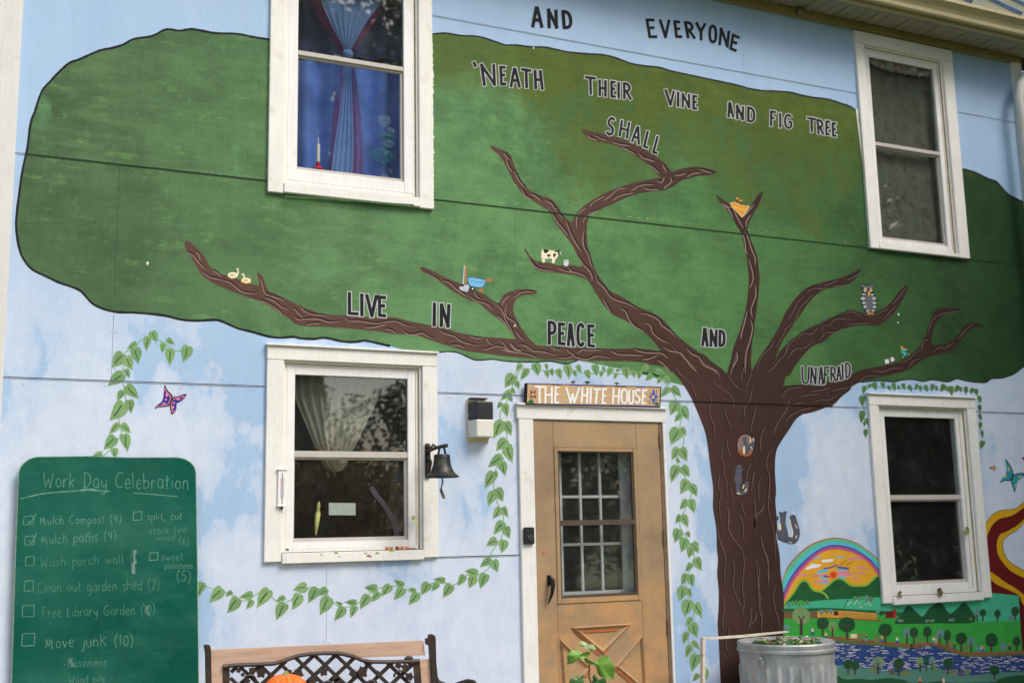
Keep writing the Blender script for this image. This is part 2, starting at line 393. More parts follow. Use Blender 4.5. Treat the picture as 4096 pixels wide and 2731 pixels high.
def sheet(name, polys, d, mats, parent, cuts=True, sub=None):
    """flat coat(s) of paint on the wall. polys: list of (photo-pixel outline, material index)"""
    bm = bmesh.new()
    for k, (pts, mi) in enumerate(polys):
        ws = [W(a, b, d*PT) for a, b in pts]
        ws = [Vector((v.x, -(d+.00012*k)*PT, v.z)) for v in ws]
        if len(ws) < 3: continue
        bv = [bm.verts.new(v) for v in ws]
        for t in tessellate_polygon([ws]):
            try: f = bm.faces.new([bv[i] for i in t]); f.material_index = mi
            except ValueError: pass
    bmesh.ops.recalc_face_normals(bm, faces=bm.faces)
    for f in bm.faces:
        if f.normal.y > 0: f.normal_flip()
    if cuts: cut_sheet(bm, CUTS)
    me = bpy.data.meshes.new(name); bm.to_mesh(me); bm.free()
    for m in (mats if isinstance(mats, (list, tuple)) else [mats]): me.materials.append(m)
    return link(bpy.data.objects.new(name, me), parent)
def ribbon_px(pts, wd, taper=0, wob=0, n=5, smooth=True, closed=False):
    """outline polygon (pixels) of a brush line of width wd; returned as list of quads"""
    p = cat(pts, closed, n) if smooth else list(pts)
    if closed: p.append(p[0])
    k = len(p); L = []; R = []
    for i in range(k):
        if closed: a = p[(i-1) % (k-1)]; b = p[(i+1) % (k-1)]
        else: a = p[max(i-1, 0)]; b = p[min(i+1, k-1)]
        tx, ty = b[0]-a[0], b[1]-a[1]; q = hypot(tx, ty) or 1
        h = wd/2*(1+random.uniform(-wob, wob))
        if taper: h *= min(1, .25+taper*min(i, k-1-i)/max(1, k-1)*4)
        L.append((p[i][0]-ty/q*h, p[i][1]+tx/q*h)); R.append((p[i][0]+ty/q*h, p[i][1]-tx/q*h))
    return [[L[i], L[i+1], R[i+1], R[i]] for i in range(k-1)]
def strokes(name, lines, wd, d, mat, parent, **kw):
    """many brush lines as one mesh; lines = list of (points, material index, dx, dy, width)"""
    V = []; F = []; M = []
    for j, (pts, mi, dx, dy, ww) in enumerate(lines):
        qs = ribbon_px([(a+dx, b+dy) for a, b in pts], ww, **kw)
        dd = (d+.0004*mi+.00005*(j % 7))*PT
        for q in qs:
            b0 = len(V); V += [W(a, b, dd) for a, b in q]; F.append((b0, b0+1, b0+2, b0+3)); M.append(mi)
    bm = bmesh.new(); me = bpy.data.meshes.new(name); me.from_pydata([tuple(v) for v in V], [], F)
    me.polygons.foreach_set('material_index', M); bm.from_mesh(me)
    for f in bm.faces:
        f.normal_update()
        if f.normal.y > 0: f.normal_flip()
    cut_sheet(bm, CUTS); bm.to_mesh(me); bm.free()
    for m in (mat if isinstance(mat, (list, tuple)) else [mat]): me.materials.append(m)
    return link(bpy.data.objects.new(name, me), parent)

# window measurements read off the photograph: casing outer, opening (inside of casing), storm frame outer, glass, rail top/bottom
def ZZ(ox, oy, txt): return Z(ox, oy, 1.96, txt)
WIN = {
 'UL': dict(out=[(1083, -130), (1727, -50), (1734.5, 828), (1074, 776)], opn=ZZ(1000, 0, '278,-300 1322,-180 1328,1545 272,1440'),
            frm=ZZ(1000, 0, '300,-300 1290,-180 1290,1530 300,1400'), gl=ZZ(1000, 0, '382,-300 1190,-180 1210,1425 358,1340'),
            rail=ZZ(1000, 0, '378,405 1200,520 1200,550 375,443'), top=False),
 'LL': dict(out=[(1066, 1366), (1749, 1407), (1754, 2229), (1060, 2246)], opn=ZZ(1000, 1400, '262,78 1350,122 1362,1580 250,1590'),
            frm=ZZ(1000, 1400, '280,125 1297,170 1300,1545 285,1560'), gl=ZZ(1000, 1400, '345,192 1228,228 1238,1490 338,1500'),
            rail=ZZ(1000, 1400, '345,785 1228,802 1230,847 343,838'), top=True),
 'RU': dict(out=[(3412, 117), (3801, 207), (3885, 1034), (3486, 993)], opn=ZZ(2996, 0, '888,338 1515,478 1650,1990 1028,1905'),
            frm=ZZ(2996, 0, '900,400 1470,515 1600,1980 1030,1900'), gl=ZZ(2996, 0, '918,445 1422,550 1560,1945 1045,1865'),
            rail=ZZ(2996, 0, '978,1108 1484,1195 1486,1222 982,1138'), top=False),
 'RL': dict(out=[(3472, 1562), (3902, 1590), (3963, 2385), (3532, 2416)], opn=ZZ(2996, 1400, '1022,432 1715,455 1820,1890 1115,1935'),
            frm=ZZ(2996, 1400, '1035,478 1650,490 1745,1865 1125,1905'), gl=ZZ(2996, 1400, '1055,522 1608,536 1705,1815 1140,1845'),
            rail=ZZ(2996, 1400, '1092,1137 1650,1130 1655,1166 1096,1178'), top=True),
}
for k, v in WIN.items():
    v['R'] = rect(v['out'], .02); v['O'] = rect(v['opn'], .02); v['F'] = rect(v['frm'], -.010)
    v['G'] = rect(v['gl'], -.026); v['L'] = rect(v['rail'], -.02)
    CUTS.append((v['O'][0]+.004, v['O'][1]-.004, v['O'][2]-.012, v['O'][3]-.004))
DOOR = rect(ZZ(2000, 1400, '255,552 1228,572 1300,2631 300,2631'), .01)
DX0, DX1, DTOP = W(2132, 1690, .01).x, W(2634, 1700, .01).x, mean(W(2132, 1682, .01).z, W(2618, 1691, .01).z)
CUTS.append((DX0, DX1, .1, DTOP))
NWIN = len(CUTS)
G = .0035
for s in (S1, S2, S3): CUTS.append((XL-.2, XR+.2, s-G, s+G))
WX1 = WIN['LL']['R'][1]; DFX0 = W(2071, 1640, .02).x
CUTS.append((WX1-.05, DFX0+.06, S4-G, S4+G))
VS = []
def vseam(p1, p2, z0, z1):
    x = mean(W(*p1).x, W(*p2).x); VS.append((x, z0, z1)); CUTS.append((x-.0009, x+.0009, z0, z1))
vseam((478, 668), (446, 1475), S3+G, S2-G); vseam((2056, 835), (2071, 1500), S3+G, S2-G)
vseam((2064, 1585), (2080, 2215), S4+G, S3-G); vseam((1306, 2250), (1306, 2540), .1, S3-G-.0)
vseam((2977, 286), (3012, 714), S2+G, S1-G); vseam((2959, 0), (2977, 286), S1+G, 5.3)
vseam((3274, 970), (3287, 1307), S3+G, S2-G)

# siding panels: one board each between the joints
def panel(x0, x1, z0, z1):
    bm = bmesh.new(); vs = [bm.verts.new(v) for v in ((x0, 0, z0), (x1, 0, z0), (x1, 0, z1), (x0, 0, z1))]; bm.faces.new(vs)
    cut_sheet(bm, CUTS[:NWIN])
    for f in bm.faces:
        f.normal_update()
        if f.normal.y > 0: f.normal_flip()
    r = bmesh.ops.extrude_face_region(bm, geom=bm.faces[:])
    for g in r['geom']:
        if isinstance(g, bmesh.types.BMVert): g.co.y += .012
    bmesh.ops.recalc_face_normals(bm, faces=bm.faces)
    me = bpy.data.meshes.new('siding_panel'); bm.to_mesh(me); bm.free(); me.materials.append(BLUE)
    return link(bpy.data.objects.new('siding_panel', me), house)
rows = [(S1+G, ZTOP+.02), (S2+G, S1-G), (S3+G, S2-G)]
for (z0, z1) in rows:
    xs = sorted([x for x, a, b in VS if a <= z0+.01 and b >= min(z1, 5.2)-.02])
    e = [XL]+xs+[XR]
    for a, b in zip(e[:-1], e[1:]): panel(a+(.0009 if a != XL else 0), b-(.0009 if b != XR else 0), z0, z1)
xw = VS[3][0]
panel(XL, xw-.0009, .12, S3-G); panel(xw+.0009, WX1-.04, .12, S3-G)
panel(WX1-.0396, VS[2][0]-.0009, S4+G, S3-G); panel(WX1-.0396, DFX0+.05, .12, S4-G)
panel(VS[2][0]+.0009, XR, S4+G+.0, S3-G); panel(DFX0+.054, XR, .12, S4+G-.0004)
# z-flashing behind each joint
JM = paint('joint_shadow_paint', rgb(70, 78, 80), .2, rough=.9); JL = paint('flashing_paint', rgb(196, 206, 220), .12)
mb = MB(); mb.wbox(XL, XR, -.016, -.0125, .3, ZTOP); mb_cut = mb
bm = bmesh.new(); vs = [bm.verts.new(v) for v in ((XL, .014, .12), (XR, .014, .12), (XR, .014, ZTOP), (XL, .014, ZTOP))]; bm.faces.new(vs); cut_sheet(bm, CUTS[:NWIN])
me = bpy.data.meshes.new('sheathing'); bm.to_mesh(me); bm.free(); me.materials.append(JM); link(bpy.data.objects.new('sheathing', me), house)
JG = paint('flashing_green_paint', rgb(58, 84, 52), .2)
JB = paint('flashing_brown_paint', rgb(50, 38, 34), .2)
def flash(z, spans):
    for a, b, m in spans:
        q = MB(); q.wbox(a, b, -.012, .0035, z-G-.0012, z-G+.0015); q.build('joint_flashing', m, house)
uL, uR = WIN['UL']['R'][:2]; rL, rR = WIN['RU']['R'][:2]; lL, lR = WIN['LL']['R'][:2]; qL, qR = WIN['RL']['R'][:2]
flash(S1, [(uR+.002, rL-.002, JL), (rR+.002, XR, JL)])
flash(S2, [(XL, W(100, 622).x, JL), (W(102, 622).x, uL-.002, JG), (uR+.002, rL-.002, JG), (rR+.002, XR, JG)])
flash(S3, [(XL, lL-.002, JL), (lR+.002, W(2768, 1608).x, JL), (W(2770, 1608).x, W(3330, 1622).x, JB), (W(3332, 1622).x, qL-.002, JL), (qR+.002, XR, JL)])
flash(S4, [(WX1+.002, DFX0-.01, JL)])

# ------------------------------------------------------------------ mural: tree crown
CR = (ZZ(0, 0, '2115,312 2000,295 1860,268 1690,262 1620,250 1500,230 1410,243 1330,232 1280,240 1190,285 1050,308 965,352 870,380 790,395 700,432 620,468 550,492 490,540 440,590 385,650 335,705 300,790 275,870 240,970 215,1160 195,1250 170,1372')
    + ZZ(0, 700, '150,150 130,320 128,430 155,590 205,690 260,745 340,785 470,845 560,875 640,915 735,1015 890,1070 1080,1080 1280,1100 1420,1133 1560,1142 1690,1135 1760,1155 1860,1200 1960,1225')
    + ZZ(1000, 700, '150,1265 240,1275 340,1268 400,1280 500,1285 570,1275 640,1285 730,1305 830,1308 900,1298 1000,1318 1100,1340'))
CR2 = ZZ(1000, 700, '1470,1390 1560,1383 1640,1395 1750,1445 1820,1450 1900,1443') + ZZ(2000, 700, '0,1452 100,1462 250,1465 400,1460 500,1478 560,1470 610,1452')
CR3 = ZZ(2996, 1400, '870,248 900,250 1000,240 1130,248 1200,235 1280,230 1370,245 1440,232 1560,250 1630,225 1720,245 1850,255 1900,225 1990,218 2080,185 2156,130 2230,100')
CR4 = ZZ(2996, 700, '2260,270 2156,215 2030,150 1940,55') + ZZ(2996, 0, '1870,1400 1780,1355 1680,1325')
CR5 = (ZZ(2996, 0, '880,900 800,840 730,815 620,780 500,765 400,745 320,725 200,715 100,712') + ZZ(2000, 0, '1950,695 1900,680 1820,660 1700,635 1560,605 1420,575 1330,555 1250,530 1150,520 1030,500 960,475 880,447 800,430 700,425 540,410 420,385 350,372 230,368 130,355 50,355')
    + ZZ(1000, 0, '1960,342 1900,320 1820,295 1760,285 1650,280 1560,265 1500,262 1430,271'))
crown = cat(CR, n=4)+[(1600, 1395)]+cat(CR2, n=4)+[(2500, 1478), (2800, 1560), (3100, 1570), (3330, 1530)]+cat(CR3, n=4)+[(4160, 1300), (4170, 900)]+cat(CR4, n=4)+[(3600, 560)]+cat(CR5, n=4)
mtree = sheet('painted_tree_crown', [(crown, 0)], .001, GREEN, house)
for seg, ww in ((CR, 9.5), (CR2, 5), (CR3, 4.5), (CR4, 7), (CR5, 6.5)):
    strokes('crown_outline', [(seg, 0, 0, 0, ww)], ww, .0021, BLACK, mtree, wob=.13, n=4)
# ------------------------------------------------------------------ mural: trunk and limbs
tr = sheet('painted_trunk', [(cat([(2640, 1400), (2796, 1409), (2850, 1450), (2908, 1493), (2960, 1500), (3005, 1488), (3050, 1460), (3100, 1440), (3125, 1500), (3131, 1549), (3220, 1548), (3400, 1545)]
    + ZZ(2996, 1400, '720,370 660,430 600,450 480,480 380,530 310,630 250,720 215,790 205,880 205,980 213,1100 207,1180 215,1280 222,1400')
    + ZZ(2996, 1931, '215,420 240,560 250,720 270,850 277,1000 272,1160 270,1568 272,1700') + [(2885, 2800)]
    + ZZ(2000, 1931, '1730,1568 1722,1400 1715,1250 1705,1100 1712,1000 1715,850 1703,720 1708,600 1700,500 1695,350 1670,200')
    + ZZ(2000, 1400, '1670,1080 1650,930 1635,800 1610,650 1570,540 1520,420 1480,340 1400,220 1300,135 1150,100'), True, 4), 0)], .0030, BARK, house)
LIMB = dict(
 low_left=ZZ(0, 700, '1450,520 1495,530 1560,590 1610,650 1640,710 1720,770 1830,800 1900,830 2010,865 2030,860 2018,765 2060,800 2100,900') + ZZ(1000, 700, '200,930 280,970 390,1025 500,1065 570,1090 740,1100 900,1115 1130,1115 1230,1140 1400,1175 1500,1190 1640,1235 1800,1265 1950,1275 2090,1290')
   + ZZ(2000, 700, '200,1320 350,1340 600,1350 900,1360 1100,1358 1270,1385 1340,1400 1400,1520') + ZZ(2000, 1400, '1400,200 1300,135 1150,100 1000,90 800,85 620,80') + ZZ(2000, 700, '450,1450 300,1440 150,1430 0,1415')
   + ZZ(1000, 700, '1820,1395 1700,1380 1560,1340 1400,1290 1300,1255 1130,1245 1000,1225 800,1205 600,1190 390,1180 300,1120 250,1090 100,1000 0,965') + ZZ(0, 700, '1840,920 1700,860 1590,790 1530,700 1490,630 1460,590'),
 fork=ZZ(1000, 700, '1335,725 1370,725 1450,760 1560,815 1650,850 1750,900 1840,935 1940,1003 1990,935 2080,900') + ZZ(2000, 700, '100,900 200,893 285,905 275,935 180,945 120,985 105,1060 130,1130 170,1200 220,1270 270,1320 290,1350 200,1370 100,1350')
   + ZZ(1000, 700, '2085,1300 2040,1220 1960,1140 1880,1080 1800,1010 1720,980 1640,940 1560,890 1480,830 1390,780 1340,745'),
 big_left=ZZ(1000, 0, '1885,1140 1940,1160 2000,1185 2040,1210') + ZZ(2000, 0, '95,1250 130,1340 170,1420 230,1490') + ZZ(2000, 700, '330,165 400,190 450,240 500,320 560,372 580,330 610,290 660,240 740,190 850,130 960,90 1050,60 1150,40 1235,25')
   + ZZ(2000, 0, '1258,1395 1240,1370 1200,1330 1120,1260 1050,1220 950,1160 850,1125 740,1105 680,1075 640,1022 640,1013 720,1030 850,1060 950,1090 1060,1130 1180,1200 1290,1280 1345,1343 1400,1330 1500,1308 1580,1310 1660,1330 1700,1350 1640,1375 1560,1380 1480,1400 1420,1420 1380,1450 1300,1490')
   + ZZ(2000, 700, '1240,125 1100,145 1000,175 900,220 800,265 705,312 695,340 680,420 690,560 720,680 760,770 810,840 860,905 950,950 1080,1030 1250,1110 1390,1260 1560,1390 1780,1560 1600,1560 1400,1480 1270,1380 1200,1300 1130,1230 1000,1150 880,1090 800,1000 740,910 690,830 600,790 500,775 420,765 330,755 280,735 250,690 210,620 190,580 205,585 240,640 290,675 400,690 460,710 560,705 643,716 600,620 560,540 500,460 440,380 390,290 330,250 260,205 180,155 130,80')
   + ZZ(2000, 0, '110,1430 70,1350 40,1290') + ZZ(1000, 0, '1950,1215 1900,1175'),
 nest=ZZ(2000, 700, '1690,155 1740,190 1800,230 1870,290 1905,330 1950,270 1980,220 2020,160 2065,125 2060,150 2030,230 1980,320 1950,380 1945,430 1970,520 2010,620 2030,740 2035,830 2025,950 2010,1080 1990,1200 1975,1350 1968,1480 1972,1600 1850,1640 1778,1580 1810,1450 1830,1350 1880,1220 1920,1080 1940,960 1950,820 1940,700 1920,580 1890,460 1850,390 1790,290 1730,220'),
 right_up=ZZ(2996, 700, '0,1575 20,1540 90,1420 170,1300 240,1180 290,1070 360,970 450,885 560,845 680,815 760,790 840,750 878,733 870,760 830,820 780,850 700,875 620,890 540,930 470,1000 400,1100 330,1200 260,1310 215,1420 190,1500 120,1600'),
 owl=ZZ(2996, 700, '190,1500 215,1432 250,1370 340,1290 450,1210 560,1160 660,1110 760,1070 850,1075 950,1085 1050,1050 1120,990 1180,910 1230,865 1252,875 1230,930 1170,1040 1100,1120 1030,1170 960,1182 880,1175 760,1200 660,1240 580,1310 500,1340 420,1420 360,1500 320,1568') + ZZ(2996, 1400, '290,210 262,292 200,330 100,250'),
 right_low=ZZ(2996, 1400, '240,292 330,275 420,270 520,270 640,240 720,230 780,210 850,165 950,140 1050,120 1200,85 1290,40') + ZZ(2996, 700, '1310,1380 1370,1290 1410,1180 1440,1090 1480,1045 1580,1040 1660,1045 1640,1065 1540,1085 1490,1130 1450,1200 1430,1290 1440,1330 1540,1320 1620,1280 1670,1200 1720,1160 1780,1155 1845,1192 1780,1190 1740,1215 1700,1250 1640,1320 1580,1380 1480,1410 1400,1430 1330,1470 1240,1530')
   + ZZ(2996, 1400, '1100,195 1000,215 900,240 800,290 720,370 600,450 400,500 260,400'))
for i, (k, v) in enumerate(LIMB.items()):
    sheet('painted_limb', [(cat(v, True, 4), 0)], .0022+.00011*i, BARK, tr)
def barks(groups, dark=(0, -4.5), wl=4.3, wdk=7.2, lm=None, par=tr, name='bark_lines'):
    ls = []
    for ox, oy, txt in groups:
        for s in txt.split(';'):
            p = ZZ(ox, oy, s.strip())
            if len(p) < 2: continue
            ls.append((p, 0, dark[0], dark[1], wdk)); ls.append((p, 1, 0, 0, wl))
    o = strokes(name, ls, wl, .0050, [BARKD, lm or BARKL], par, taper=1, n=4); o['kind'] = 'stuff'
barks([(0, 700, '1465,600 1520,640 1560,690 1605,735;1535,600 1560,630 1570,670;1590,760 1640,800 1700,815 1760,830;1665,745 1710,775 1730,805;1740,825 1800,845 1860,890 1920,925 2020,928;2040,800 2060,870 2080,930 2156,955'),
 (1000, 700, '110,960 180,985 240,1030 300,1058;60,975 140,1010 220,1060 260,1100;120,935 200,960 270,985;390,1025 430,1070 500,1095 560,1100 625,1112;345,1045 380,1085 420,1120;345,1105 380,1135 440,1130 540,1130 620,1155 715,1145;440,1175 500,1165 550,1165;735,1110 780,1145 850,1145 920,1155 1000,1165 1080,1150 1150,1150 1220,1180 1290,1192;890,1195 960,1195 1030,1180 1070,1165;1060,1210 1100,1215 1145,1240;1200,1220 1240,1250 1300,1250 1350,1240 1400,1270 1450,1285;1330,1187 1410,1187;1470,1205 1520,1240 1600,1265 1640,1295 1700,1320 1790,1340;1560,1300 1620,1295;1570,1335 1630,1335 1690,1355;1720,1262 1770,1280 1820,1280;1855,1275 1870,1310 1910,1335;1810,1370 1860,1365 1920,1345 1980,1350 2030,1375 2156,1405;1970,1300 2000,1340 2030,1375;2040,1315 2080,1360 2130,1378'),
 (2000, 700, '10,1300 40,1340 70,1375;80,1320 110,1365 170,1385;145,1330 200,1340 260,1380 330,1385 445,1415;0,1365 80,1385 200,1400 300,1435;390,1340 430,1365 480,1375;455,1435 520,1435 575,1420;515,1365 560,1400 600,1430 680,1445 760,1420 870,1435;605,1395 650,1370 720,1375 800,1370;865,1375 920,1405 1000,1410 1130,1415;960,1450 1040,1460;1045,1365 1120,1390 1200,1395 1270,1400 1320,1440;1115,1447 1170,1440 1240,1410;1235,1450 1290,1490 1350,1560')])
barks([(1000, 700, '1380,765 1430,795 1485,830;1505,830 1560,845 1600,880 1650,920 1715,960;1760,910 1775,950 1810,975;1700,930 1760,980 1820,1000 1870,1020 1905,1060;1895,995 1950,1030 1985,1080 2005,1140 2040,1200 2085,1285;1930,1100 1980,1140 2030,1210;2035,940 1990,985 1975,1030'),
 (2000, 700, '90,965 130,950 160,925 210,915 275,920;60,1010 40,1070 60,1120 110,1150 150,1215;120,1220 150,1260 190,1300')], (1.5, -4))
barks([(2000, 0, '30,1205 60,1240 75,1260;45,1245 70,1310 100,1355;110,1340 150,1420 200,1475;165,1475 200,1540 260,1568;685,1065 720,1090 770,1100;745,1065 790,1090 840,1100;880,1115 940,1135 1020,1145;955,1155 1010,1185 1065,1215;1090,1205 1120,1240 1170,1255 1220,1270;1160,1290 1210,1325 1250,1360;1275,1290 1300,1340 1305,1355;1290,1385 1270,1430 1230,1420;1335,1385 1345,1425 1300,1465 1285,1480;1370,1375 1410,1375 1460,1360;1465,1390 1510,1365 1580,1355;1565,1330 1610,1345 1660,1355;1350,1430 1400,1420;1025,1505 1080,1465 1140,1450 1205,1450;1130,1475 1180,1490 1245,1485'),
 (2000, 700, '245,150 290,175 325,205;355,200 400,225 440,280 495,345;405,295 450,370 500,430 535,475;520,365 550,450 590,530 645,605;605,420 600,360 620,300 680,255;650,375 680,325 760,280;700,250 740,210 820,165;810,205 870,160 930,110 990,105;880,205 940,165 1050,140;665,425 650,500 660,570 690,620 710,690 730,735;615,640 650,700 690,740 720,790 722,835;535,725 570,760 640,780 690,815;455,730 520,755 600,765;235,665 270,715 330,745 430,755;285,680 330,720;745,770 770,840 820,890 870,960 940,990 1000,1010 1080,1050;810,975 840,1030 870,1085;940,1045 985,1070 1010,1130 1060,1190 1130,1225;945,1105 1000,1140;1090,1085 1160,1095 1240,1135 1270,1180 1330,1220 1385,1275;1130,1160 1180,1180 1200,1240 1260,1290 1340,1325;1275,1345 1340,1380 1410,1395 1460,1450 1500,1500 1560,1560;1465,1360 1500,1400 1560,1430 1600,1490 1680,1530 1720,1568;1350,1340 1390,1390;1380,1500 1420,1568')], (3.4, -3.6))
barks([(2000, 700, '1740,220 1760,235 1810,260;1745,245 1790,265 1830,340;1830,275 1870,350 1910,420;1995,235 1960,270 1930,310;1970,310 1935,360 1930,410;1900,450 1920,520 1930,600 1945,620;1920,440 1950,510 1975,590 2000,650 2000,710;1950,655 1980,760 1985,820 1960,890;2005,860 2005,950 1970,1050 1980,1120;1965,1135 1980,1200 1960,1300 1930,1400 1925,1560;1940,1060 1920,1150 1895,1240 1890,1290;1855,1385 1860,1440 1820,1520 1810,1568')], (4.5, -1))
barks([(2996, 700, '455,920 500,890 560,890 620,885;580,870 640,850 700,820;655,865 720,870 800,850;770,825 820,800 870,765;300,1130 340,1080 380,1000 425,950;350,1165 390,1060 440,1000 500,930;205,1355 260,1270 290,1200 340,1160;60,1520 100,1420 170,1350 190,1290;740,1090 800,1070 850,1090 880,1110;565,1180 630,1175 680,1130 800,1130;385,1285 420,1240 490,1245 540,1190;540,1305 600,1240 680,1230 745,1195;770,1165 850,1165 920,1160 960,1170;890,1090 960,1100 1040,1070 1090,1045;985,1105 960,1150;1125,1010 1180,950 1230,880;1045,1135 1100,1080 1150,1020;220,1465 280,1410 310,1330 370,1280;300,1445 360,1365 430,1355 500,1305;140,1550 200,1500 240,1440;320,1490 350,1445;1350,1380 1370,1300 1410,1290;1400,1260 1430,1150 1490,1095 1560,1080 1640,1065;1170,1475 1240,1450 1300,1400 1350,1350;965,1530 1050,1540 1120,1515 1210,1510;1245,1520 1290,1455 1340,1440;1440,1390 1490,1350 1540,1355 1610,1310;1640,1290 1690,1220 1760,1165;1550,1340 1600,1310'),
 (2996, 1400, '465,325 530,320 600,305 640,295;250,370 300,310 360,295 425,290;650,320 700,305 780,295;400,360 470,350 560,345;500,410 560,390 640,385 700,340;870,245 920,205 1020,200;285,570 330,510 410,470 500,450;190,670 215,590 260,520 300,450 320,380;320,440 370,420 430,405')], (-1, -4.2), 3.4, 6, BARKM)
barks([(2000, 1400, '1385,130 1395,180 1450,220 1510,280 1530,350 1550,400;1455,125 1470,180;1415,5 1460,70 1520,130 1560,205;1560,60 1620,120 1700,160 1720,230;1650,205 1690,270 1750,310 1810,360 1830,410 1835,470;1780,190 1830,260 1880,310;1630,330 1655,400 1640,470 1660,550 1680,600 1680,700;1590,470 1630,520;1750,430 1770,500 1790,560 1815,635;1725,480 1760,510;1840,590 1865,635;1990,270 1970,340 1960,390 1920,450 1915,540;2010,430 1990,520 1970,600 1970,640;2040,490 2010,530;1925,290 1960,220 1970,170;1900,260 1890,200 1920,120 1915,60;1810,190 1830,100 1855,30;1780,700 1785,760 1810,840;1745,750 1735,830 1755,900 1760,980 1780,1040 1780,1140;1695,790 1730,850;1690,930 1720,990 1710,1060 1735,1130 1720,1200 1730,1350;1975,880 1945,940 1930,1030;1995,935 1985,1000 1970,1110;2050,1000 2025,1060 2035,1180;1810,1080 1820,1140 1835,1200;1890,1180 1900,1230 1930,1320;1780,1220 1795,1300 1790,1400 1840,1500;1870,1280 1900,1350 1910,1480;1985,1150 2000,1220 2005,1300 2000,1400;2065,1210 2050,1250 2010,1290;2085,590 2050,660 2040,800;1990,780 2005,890;2155,760 2100,830 2090,900 2115,1000 2110,1130 2130,1200;1705,1370 1720,1480 1750,1568'),
 (2000, 1931, '1705,330 1720,430 1750,520 1770,600 1760,700 1765,830;1740,430 1745,510;1785,180 1800,280 1790,350 1840,450 1900,530 1915,640 1900,800 1915,940 1900,1000 1915,1060;1820,595 1840,680 1825,800 1870,920 1905,1000;1790,670 1820,740;2050,410 2060,500 2100,620 2110,810;2000,590 2035,680 2025,800 2040,900 2035,1000 2055,1060 2050,1160;1980,730 2030,800;1745,870 1760,980 1745,1080 1755,1180;1855,1070 1865,1170;1965,980 1970,1050 1940,1160;2010,1010 2005,1070 1970,1095;1790,1130 1795,1190 1770,1260 1800,1340;1860,1240 1880,1330'),
 (2996, 1931, '165,20 150,150 160,240 200,400 210,620;110,170 110,210 60,260 45,400;95,410 110,500 150,600 150,720 160,810;50,580 65,700 80,800 75,900 100,1030 95,1170;30,730 75,800;215,790 190,880 205,980 230,1060 240,1160;10,980 10,1090;55,1010 50,1070 5,1110;160,1120 210,1160')], (-3.6, 0), 3.0, 5, BARKT)

# ------------------------------------------------------------------ mural: leafy vines
def leaf_px(bx, by, tx, ty, wf=.40):
    """outline of a heart-shaped leaf, blunt at b and pointed at t"""
    dx, dy = tx-bx, ty-by; L = hypot(dx, dy); ux, uy = dx/L, dy/L; nx, ny = -uy, ux
    prof = [(0.0, 0.03), (-.04, .45), (.05, .85), (.22, 1.0), (.42, .93), (.62, .66), (.82, .30), (.95, .08)]
    a = random.uniform(.9, 1.1); b = random.uniform(.9, 1.1); bend = random.uniform(-.05, .05)
    def P(t, s, k): c = bend*sin(pi*max(0, t)); return (bx+ux*t*L+nx*(s*wf*L*k+c*L), by+uy*t*L+ny*(s*wf*L*k+c*L))
    return [P(t, s, a) for t, s in prof]+[P(1.02, 0, 1)]+[P(t, -s, b) for t, s in prof[::-1]]
LD = [0]
def vine(stems, leaves, par_name='painted_vine', mats=(LEAF, LEAFD), sw=4.6, wf=.315):
    pts = []
    st = strokes(par_name, [(ZZ(ox, oy, s), 0, 0, 0, sw) for ox, oy, s in stems], sw, .0010, mats[0] if mats[0] is LEAF2 else STEM, house, n=5)
    for k, (ox, oy, txt) in enumerate(leaves):
        for q in txt.split():
            a = [float(x) for x in q.split(',')]
            b = ZZ(ox, oy, '%f,%f %f,%f' % tuple(a)); (bx, by), (tx, ty) = b
            pl = cat(leaf_px(bx, by, tx, ty, wf*random.uniform(.86, 1.16)), True, 2)
            mx = [(bx+(tx-bx)*u+(ty-by)*.03*sin(5*u+bx), by+(ty-by)*u-(tx-bx)*.03*sin(5*u+bx)) for u in (.14, .35, .55, .72)]
            L = hypot(tx-bx, ty-by)
            polys = [(pl, 0)]+[(q4, 1) for q4 in ribbon_px(mx, max(2.6, L*.065), n=2)]
            LD[0] = (LD[0]+1) % 9; sheet('painted_leaf', polys, .0016+.0004*LD[0], mats, st)
vine([(0, 700, '1420,1375 1370,1378 1320,1340 1260,1300 1180,1262 1110,1290 1060,1340 975,1400 965,1480'), (0, 1400, '970,60 965,150 955,240 975,290 985,360 980,410 930,510 940,580 950,650 900,740 810,830')],
 [(0, 700, '1070,1315,995,1365 1160,1265,1148,1385 1190,1225,1230,1315 1310,1285,1370,1330 1280,1315,1270,1395 1330,1360,1332,1495 1475,1340,1435,1468 1055,1355,1085,1480 965,1400,878,1512 990,1425,1040,1532'),
  (0, 1400, '985,150,1015,222 965,185,842,284 990,280,1088,382 970,320,920,400 1010,390,1030,495 970,415,858,552 930,575,852,658 955,580,1030,650 975,657,1000,798 900,678,812,780 890,768,905,850 800,810,710,840')])
